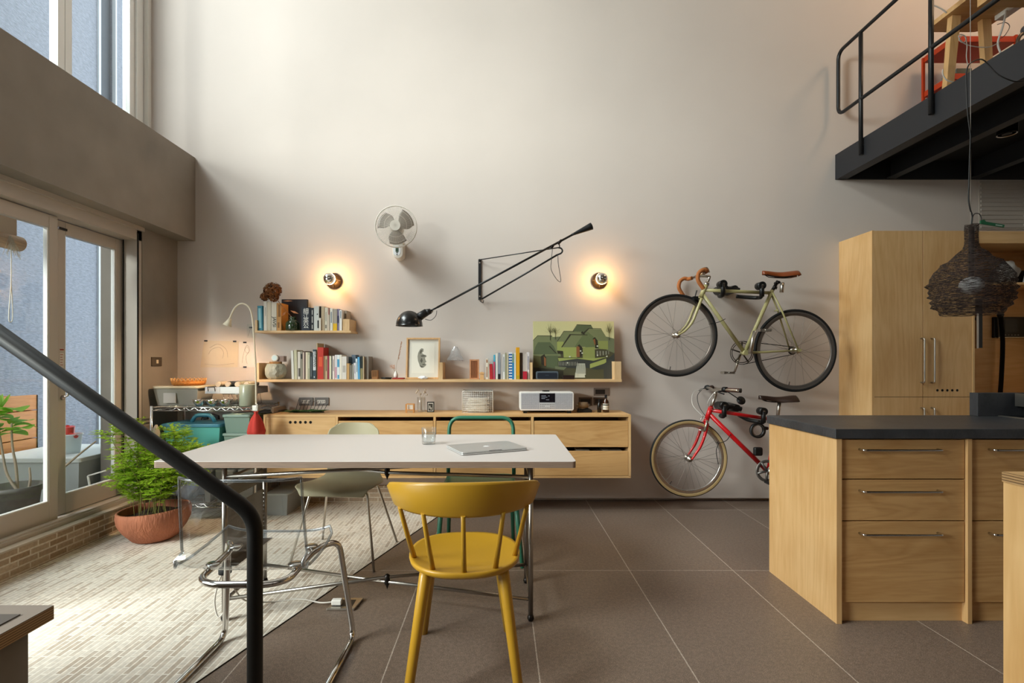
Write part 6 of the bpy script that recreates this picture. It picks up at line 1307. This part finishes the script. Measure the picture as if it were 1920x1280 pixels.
x0, x1 = PX(418, 3.93), PX(466, 3.93)
tub('storage_bin', x0, x1, 3.945, 4.30, zb, zb+.13, .012, SG, SGL, 'lower sage green lidded bin on the middle rack shelf', lidh=.02, rim=.014, grp='sage bins')
t4 = tub('storage_bin', x0, x1, 3.945, 4.30, zb+.151, zb+.275, .012, SG, SGL, 'upper sage green lidded bin on the middle rack shelf', lidh=.022, rim=.014, grp='sage bins')
b = MB(); b.prism([(x0+.02, 4.05), (x1+.10, 4.08), (x1+.14, 4.31), (x0+.06, 4.31)], zb+.2975, zb+.303, 'z'); b.solo('black_folder', mat('folder_black', '#1d1c1b', .5), 'flat black folder lying on the upper sage bin', 'folder')
t4 = T('document_scanner', (PX(500, 4.2), 4.2, .7925), 'flat grey scanner box at the left end of the sideboard', 'scanner'); b = MB(); b.box(-1.86, PX(523, 4.2), 4.10, 4.34, .7925, .835); b.build('body', mat('scanner_grey', '#8c8378', .5), t4, bevel=.004); b = MB(); b.box(-1.855, PX(522, 4.2), 4.105, 4.335, .835, .84); b.build('lid', mat('scanner_lid', '#9c948a', .45), t4)
t4 = T('red_bag', P(479, 778, 3.89), 'red drawstring bag hanging from the corner of the rack', 'bag'); rnd = random.Random(2); c = P(480, 815, 3.845)
b = MB(); b.lathe([(0, .0), (.055, .002), (.060, .03), (.050, .08), (.034, .125), (.016, .155), (.010, .165), (.018, .178)], c, 30, wob=lambda i, j: 1+.10*math.sin(j*2*math.pi*5/30+i*.3)+.05*math.sin(j*2*math.pi*8/30)); b.build('bag_body', mat('red_cloth', '#c43a30', .8), t4, solid=.001)
b = MB(); b.tube(spline([c+Vector((.005, 0, .165)), c+Vector((.006, .012, .20)), c+Vector((.0, .02, .23)), c+Vector((-.006, .012, .20)), c+Vector((-.005, 0, .165))], 4), .002, 5); b.tube([c+Vector((0, .02, .23)), Vector((X1, Y0, c.z+.235))], .003, 5); b.build('cord', WHITE, t4)
t4 = T('hanging_cloth', P(292, 820, 3.9), 'pale cloth hanging on the left post of the rack', 'cloth'); c = P(293, 825, 3.895); b = MB(); b.lathe([(.012, 0), (.022, .01), (.024, .05), (.018, .09), (.006, .12)], c, 16, wob=lambda i, j: 1+.15*math.sin(j*3+i)); b.build('cloth', mat('pale_cloth', '#b5a896', .9), t4, solid=.001)
# bottom shelf
zc = .115
for k, (a_, c_) in enumerate(((384, 405), (407, 446), (449, 484))):
    d = 3.97; tub('grey_bin', PX(a_, d), PX(c_, d)-.03, 3.95, 4.29, zc, zc+.235, .01, mat('pale_grey_plastic', '#9da09e', .45), mat('pale_grey_lid', '#aeb1ae', .45), ('narrow pale grey bin on the bottom rack shelf beside the clear bag', 'middle pale grey bin on the bottom rack shelf', 'pale grey bin on the bottom rack shelf nearest the sideboard')[k], lidh=.02, rim=.008, grp='pale grey bins')
t4 = T('clear_bag', (-2.5, 4.1, zc), 'crumpled clear plastic bag of blue cloth on the bottom rack shelf', 'bag'); crumple((-2.52, 4.1, zc+.12), .15, .13, .12, 21, 28).build('plastic', mat('bluish_plastic', '#8f98a6', .25, noise=(9, .4), bump=(16, 1)), t4)
tub('floor_bin', PX(492, 3.95)+.01, PX(512, 3.95)+.1, 3.98, 4.3, .001, .16, .01, mat('pale_grey_plastic', '#9da09e', .45), mat('pale_grey_lid', '#aeb1ae', .45), 'small grey lidded bin on the mosaic floor under the sideboard', lidh=.015, rim=.008)
# ================================================================ terracotta bowl plant
cx, cy = -2.36, 3.47; t = T('potted_plant', (cx, cy, 0), 'feathery green plant in a wide terracotta bowl on the mosaic floor', 'potted plant')
Mt = Matrix.Translation((cx, cy, 0)) @ Matrix.Rotation(math.radians(-2.5), 4, 'Y') @ Matrix.Translation((0, 0, .004))
TC = mat('terracotta', '#a5664a', .8, noise=(7, .25), bump=(26, 1, (3, 3, .5)))
b = MB(Mt); b.lathe([(0, .002), (.12, .002), (.135, .012), (.185, .075), (.212, .13), (.218, .175), (.213, .205), (.205, .21), (.196, .205), (.198, .17), (.19, .15)], (0, 0, 0), 56, wob=lambda i, j: 1+.012*math.sin(2*2*math.pi*j/56)); b.build('bowl', TC, t)
b = MB(Mt); b.grid(lambda u, v: (.192*v*math.cos(u*6.2832), .192*v*math.sin(u*6.2832), .165+.01*math.sin(9*u*3+v*5)), 30, 8); b.build('soil', mat('soil', '#3a281c', .95, noise=(40, .5), bump=(50, 1)), t)
rnd = random.Random(31); stems = MB(); fol = MB(); LEAFG = leafm('fresh_leaf', '#a8c83c')
def leaf(b, p, dr, L, w_, nz):
    dr = dr.normalized(); s_ = dr.cross(nz).normalized()*w_; n_ = s_.cross(dr).normalized(); b.add([p, p+dr*L*.45+s_+n_*w_*.3, p+dr*L, p+dr*L*.45-s_+n_*w_*.3], [(0, 1, 2), (0, 2, 3)])
for k in range(30):
    a = rnd.uniform(0, 6.283); r0 = rnd.uniform(0, .13); hgt = rnd.uniform(.22, .52) if k > 4 else rnd.uniform(.5, .62)
    out = rnd.uniform(.03, .20); p0 = Vector((cx+r0*math.cos(a), cy+r0*math.sin(a), .17)); p3 = p0+Vector((out*math.cos(a)*1.1, out*math.sin(a), hgt))
    p3.x = max(p3.x, -2.62); p3.x = min(p3.x, -2.08)
    st__ = spline([p0, p0+Vector((0, 0, hgt*.4))+Vector((rnd.uniform(-.02, .02), 0, 0)), p3-Vector((0, 0, hgt*.12)), p3], 5); stems.tube(st__, .0016, 5)
    for i in range(5, len(st__)):
        for s_ in range(3 if i < len(st__)-1 else 4):
            dr = Vector((rnd.gauss(0, 1), rnd.gauss(0, 1), rnd.uniform(-.15, .5))).normalized(); L = rnd.uniform(.05, .10); tw = [st__[i], st__[i]+dr*L*.5+Vector((0, 0, .008)), st__[i]+dr*L]; stems.tube(tw, .0008, 4, caps=False)
            for q_ in range(7):
                p = tw[0].lerp(tw[2], .25+.125*q_)+Vector((0, 0, .006)); sd = dr.cross(Vector((0, 0, 1))).normalized()*(1 if q_ % 2 else -1); leaf(fol, p, sd+dr*.6+Vector((0, 0, rnd.uniform(-.2, .3))), rnd.uniform(.026, .042), rnd.uniform(.008, .013), Vector((0, 0, 1)))
stems.build('stems', mat('plant_stem', '#7c7a3a', .7), t); fol.build('foliage', LEAFG, t)
# ================================================================ outside the glass
t = T('wooden_planter', (-4.15, 3.4, .42), 'orange stained wooden plank planter against the outside wall', 'planter')
PW = woodm('stained_planks', '#a8642c', '#d08a48', 'y', 1.6)
for z0, z1 in ((.445, .565), (.572, .80), (.807, .93)): b = MB(); b.box(-3.975, -3.93, 1.6, 4.3, z0, z1); b.build('plank', PW, t, bevel=.003)
b = MB(); b.box(-4.38, -3.975, 4.26, 4.3, .445, .92); b.build('end_board', PW, t); b = MB(); b.box(-4.36, -3.975, 1.6, 4.26, .445, .86); b.build('soil_fill', MATS['soil'], t)
for y in (1.8, 2.9, 4.0): b = MB(); b.box(-4.36, -4.0, y, y+.06, .1, .445); b.build('support', mat('grey_block', '#6b6a68', .9), t)
b = MB(); b.box(-4.40, -4.385, 1.6, 4.5, .1, .9) if 0 else b.box(-3.93, -3.925, 4.296, 4.302, .445, .93); b.build('corner_bead', DARKM, t)
t = tub('lidded_crate', -3.86, -3.16, 3.80, 4.42, .101, .455, .045, mat('crate_white', '#c6cccb', .5), mat('crate_lid', '#d9dedc', .5), 'large pale storage crate with lid outside the glass doors', lidh=.035, rim=.02)
b = MB(); b.tube(fillet([(PX(166, 3.78), 3.775, .36), (PX(176, 3.78), 3.765, .18), (PX(180, 3.78), 3.775, .15)], .01), .008, 6); b.tube([(PX(166, 3.78), 3.775, .36), (PX(200, 3.78), 3.775, .40)], .006, 6); b.build('handle', WHITE, t)
c = (PX(134, 4.0), 4.0, .4905); t = T('plastic_bucket', c, 'white plastic bucket standing on the pale crate outside', 'bucket'); b = MB(); b.lathe([(0, 0), (.055, 0), (.068, .14), (.075, .142), (.075, .152), (.066, .152), (.056, .01), (0, .008)], c, 28); b.build('bucket_body', mat('bucket_white', '#dfe5e6', .4), t)
t = T('watering_can', (c[0]-.03, c[1], .55), 'small red watering can lying in the white bucket', 'watering can'); b = MB(); b.tube([(c[0]-.03, c[1], .56), (c[0]-.02, c[1]-.01, .70)], [.038, .045], 16); b.build('can_body', mat('red_plastic', '#e0362a', .35), t); b = MB(); b.tube([(c[0]+.0, c[1]-.02, .645), (c[0]+.065, c[1]-.03, .625)], [.012, .016], 10); b.tube(spline([(c[0]-.05, c[1], .66), (c[0]-.045, c[1], .70), (c[0]-.02, c[1], .705)], 4), .006, 6); b.build('spout', MATS['red_plastic'], t)
c = (-3.22, 3.36, .101); t = T('potted_fig', c, 'large leafed green shrub in a grey plastic pot outside the left door leaf', 'potted plant')
b = MB(); b.lathe([(0, .003), (.105, .003), (.135, .26), (.148, .262), (.15, .29), (.138, .29), (.125, .24), (0, .235)], c, 36); b.build('pot', mat('grey_pot', '#6f6c68', .6, noise=(14, .2)), t)
b = MB(); tips = []
for pts in (((.03, 0, .24), (-.05, .0, .36), (-.10, .02, .50), (-.135, .03, .66)), ((.0, .02, .24), (-.02, .03, .40), (-.045, .03, .55), (-.05, .03, .70)), ((.06, .03, .24), (.075, .03, .32), (.06, .04, .40)), ((.08, .1, .24), (.16, .25, .40), (.22, .40, .52))):
    pp = spline([Vector(c)+Vector(p) for p in pts], 6); b.tube(pp, [.010-.005*i/len(pp) for i in range(len(pp))], 7); tips.append(pp[-1])
b.build('branches', mat('fig_bark', '#a39482', .8), t)
b = MB(); rnd = random.Random(17)
def bigleaf(p, dr, L, w_, droop):
    dr = dr.normalized(); s_ = dr.cross(Vector((0, 0, 1))).normalized()
    def fn(u, v):
        x = u*L; hw = w_*math.sin(math.pi*min(1, u*.92+.06))**.8; q_ = (v-.5)*2; return p+dr*x+s_*q_*hw+Vector((0, 0, -droop*u*u+.18*abs(q_)*hw))
    b.grid(fn, 6, 4)
for tp_ in tips[:2]:
    for k in range(8): a = 2*math.pi*k/8+rnd.uniform(-.3, .3); bigleaf(tp_+Vector((0, 0, -.05+.02*k)), Vector((math.cos(a), math.sin(a)*.8, rnd.uniform(.1, .5))), rnd.uniform(.13, .21), rnd.uniform(.055, .085), rnd.uniform(.02, .09))
for k in range(9): a = 2*math.pi*k/9; bigleaf(Vector(c)+Vector((-.135, .03, .78)), Vector((math.cos(a)*.7, math.sin(a)*.7, 1.1)), .13, .014, .0)
b.tube([tips[0], Vector(c)+Vector((-.135, .03, .80))], .004, 5)
b.build('leaves', leafm('fig_leaf', '#93c240', .5, .2), t)
c0 = P(24, 450, 3.2); t = T('bamboo_blind', (c0.x, c0.y, c0.z), 'rolled bamboo blind with tassel hanging outside the left door leaf', 'blind')
BM = mat('bamboo', '#b98f60', .7, noise=(50, .3, (1, .2, 3))); xx = -3.13
yA, yB = 2.6, 3.30
b = MB(); b.tube([(xx, yA, 1.975), (xx, yB, 1.975)], .048, 18); b.build('roll', BM, t); b = MB(); b.box(xx-.01, xx+.01, yA, yB-.03, 2.02, 2.135); b.build('slats', mat('bamboo_pale', '#c9ab8c', .75), t)
b = MB(); b.box(xx-.02, xx+.02, yA, yB, 2.135, 2.155); b.build('head_rail', mat('blind_rail', '#7d6a5c', .6), t)
b = MB(); rnd = random.Random(1)
for k in range(26): b.tube([(xx+.05, 3.185+rnd.uniform(-.01, .01), 2.0), (xx+.055+rnd.uniform(-.01, .02), 3.185+rnd.uniform(-.06, .06), 1.86+rnd.uniform(0, .06))], .0012, 4)
b.build('tassel', mat('tassel', '#d3c5ae', .9), t)
b = MB(); b.tube(spline([(xx+.05, 3.19, 1.95), (xx+.05, 3.19, 1.72), (xx+.05, 3.175, 1.5), (xx+.05, 3.185, 1.46), (xx+.05, 3.20, 1.5), (xx+.05, 3.19, 1.72)], 6), .003, 6); b.build('pull_cord', WHITE, t)
# ================================================================ mezzanine railing and loft
t = T('loft_railing', (2.88, 3.4, 2.86), 'black tubular railing along the edge of the mezzanine', 'railing')
xr = 2.882; posts = [4.05, 3.39, 2.73, 2.07, 1.41, .75, .09]
for k, y in enumerate(posts):
    b = MB(); b.tube([(xr, y, 2.865), (xr, y, 3.84)], .0155, 12); o = b.build('post', BLACK, t)
    b = MB(); b.box(xr+.005, 2.8995, y-.008, y+.012, 2.868, 2.935); b.build('bracket', BLACK, o)
b = MB(); b.tube(fillet([(xr, -2.5, 3.845), (xr, 4.32, 3.845), (xr, 4.32, 3.31), (xr, -2.5, 3.31)], .075, 8), .0145, 12); b.build('rail', BLACK, t)
t = T('ceiling_spotlight', (3.54, 3.54, 2.80), 'small black cylindrical spotlight under the mezzanine', 'spotlight'); b = MB(); b.cyl((3.54, 3.54, 2.80), .055, 0, .15, 24); b.build('housing', BLKP, t); b = MB(); b.lathe([(0, .012), (.04, .010), (.05, 0), (.055, -.001)], (3.54, 3.54, 2.798), 24); b.build('lens_ring', NICKEL, t)
t = T('desk', (3.42, 3.2, 3.0), 'pale wooden desk on splayed legs standing on the mezzanine', 'desk')
b = MB(); b.prism(rrect(3.21, 3.63, 2.2, 3.83, .06), 3.70, 3.735, 'z'); b.build('desktop', PLYX, t)
b = MB(); b.box(3.22, 3.62, 2.4, 3.42, 3.60, 3.70); b.build('drawer_box', PLYX, t)
for (xa_, ya_, xb_, yb_) in ((3.28, 3.66, 3.165, 3.6), (3.535, 3.70, 3.56, 3.69), (3.27, 2.5, 3.2, 2.4), (3.55, 2.5, 3.58, 2.4)):
    b = MB(); dz = .7; w_ = .032
    b.add([(xb_-w_*.7, yb_-.02, 3.0), (xb_+w_*.7, yb_-.02, 3.0), (xb_+w_*.7, yb_+.02, 3.0), (xb_-w_*.7, yb_+.02, 3.0), (xa_-w_, ya_-.02, 3.70), (xa_+w_, ya_-.02, 3.70), (xa_+w_, ya_+.02, 3.70), (xa_-w_, ya_+.02, 3.70)], [(3, 2, 1, 0), (4, 5, 6, 7), (0, 1, 5, 4), (1, 2, 6, 5), (2, 3, 7, 6), (3, 0, 4, 7)]); b.build('leg', PLY, t)
b = MB(); b.box(3.56, 3.62, 3.44, 3.65, 3.665, 3.699); b.solo('power_strip', WHITE, 'white power strip fixed beneath the loft desk', 'power strip', bevel=.003)
t = T('desk_cables', (3.55, 3.6, 3.4), 'looped white cables hanging under the loft desk', 'cable'); b = MB(); h = lambda x, y, d=3.55: P(x, y, d)
b.tube(spline([h(1887, 20), h(1880, 50), h(1871, 80), h(1876, 99)], 6), .006, 8); b.build('power_lead', mat('cable_white', '#cfc9c0', .5), t); b = MB(); b.tube(spline([h(1875, 78), h(1855, 88), h(1825, 87), h(1806, 80), h(1797, 68), h(1804, 65), h(1812, 72), h(1806, 80), h(1798, 74), h(1808, 66), h(1813, 85), h(1812, 105), h(1815, 125)], 6), .003, 7); b.build('charging_lead', mat('cable_white', '#cfc9c0', .5), t); b = MB(); b.tube(spline([h(1775, 24, 3.5), h(1766, 17, 3.5), h(1756, 12, 3.5), h(1750, 10, 3.5)], 5), .005, 7)
b.build('desk_lead', MATS['cable_white'], t); b = MB(); b.tube(spline([h(1768, 130), h(1768, 140), h(1775, 150), h(1787, 154)], 5), .004, 7); b.build('floor_lead', MATS['cable_white'], t)
b = MB(); b.tube(spline([h(1870, 46), h(1885, 42), h(1893, 50), h(1885, 65), h(1876, 72)], 6), .0025, 6); b.build('grey_lead', mat('lead_grey', '#6b635a', .5), t)
ORG_RED = mat('orange_red_metal', '#b4370f', .45)
t = T('utility_cart', (3.85, 4.15, 3.0), 'orange red metal cart with trays on the mezzanine', 'cart')
for x in (3.59, 4.09):
    for y in (4.02, 4.3): b = MB(); b.box(x-.009, x+.009, y-.009, y+.009, 3.0, 3.785 if not (x > 4 and y < 4.1) else 3.80); b.build('post', ORG_RED, t)
for z0 in (3.745, 3.45, 3.1):
    b = MB()
    for y in (4.02, 4.3): b.box(3.6, 4.08, y-.004, y+.004, z0, z0+.045)
    for x in (3.594, 4.086): b.box(x-.004, x+.004, 4.03, 4.29, z0, z0+.045)
    b.box(3.6, 4.08, 4.025, 4.295, z0, z0+.004); b.build('tray', ORG_RED, t)
b = MB(); b.box(3.66, 3.78, 4.06, 4.2, 3.455, 3.56); b.solo('cart_box', mat('grey_green_box', '#5d6157', .7), 'dark grey box on the middle tray of the cart', 'box')
t = T('curved_stand', (4.06, 3.55, 3.0), 'curved dark metal floor stand at the right edge of the mezzanine', 'stand'); b = MB(); b.tube(spline([h(1908, 85), h(1909, 74), h(1914, 66), h(1921, 62), h(1934, 60)], 5), .012, 8); b.tube([h(1908, 85), (h(1908, 85).x, h(1908, 85).y, 3.0)], .012, 8); b.build('tube', mat('bronze_tube', '#5d5348', .4, .5), t); b = MB(); b.sph(h(1924, 55), .03, 14); b.build('knob', mat('stone_grey', '#55565a', .4), t)
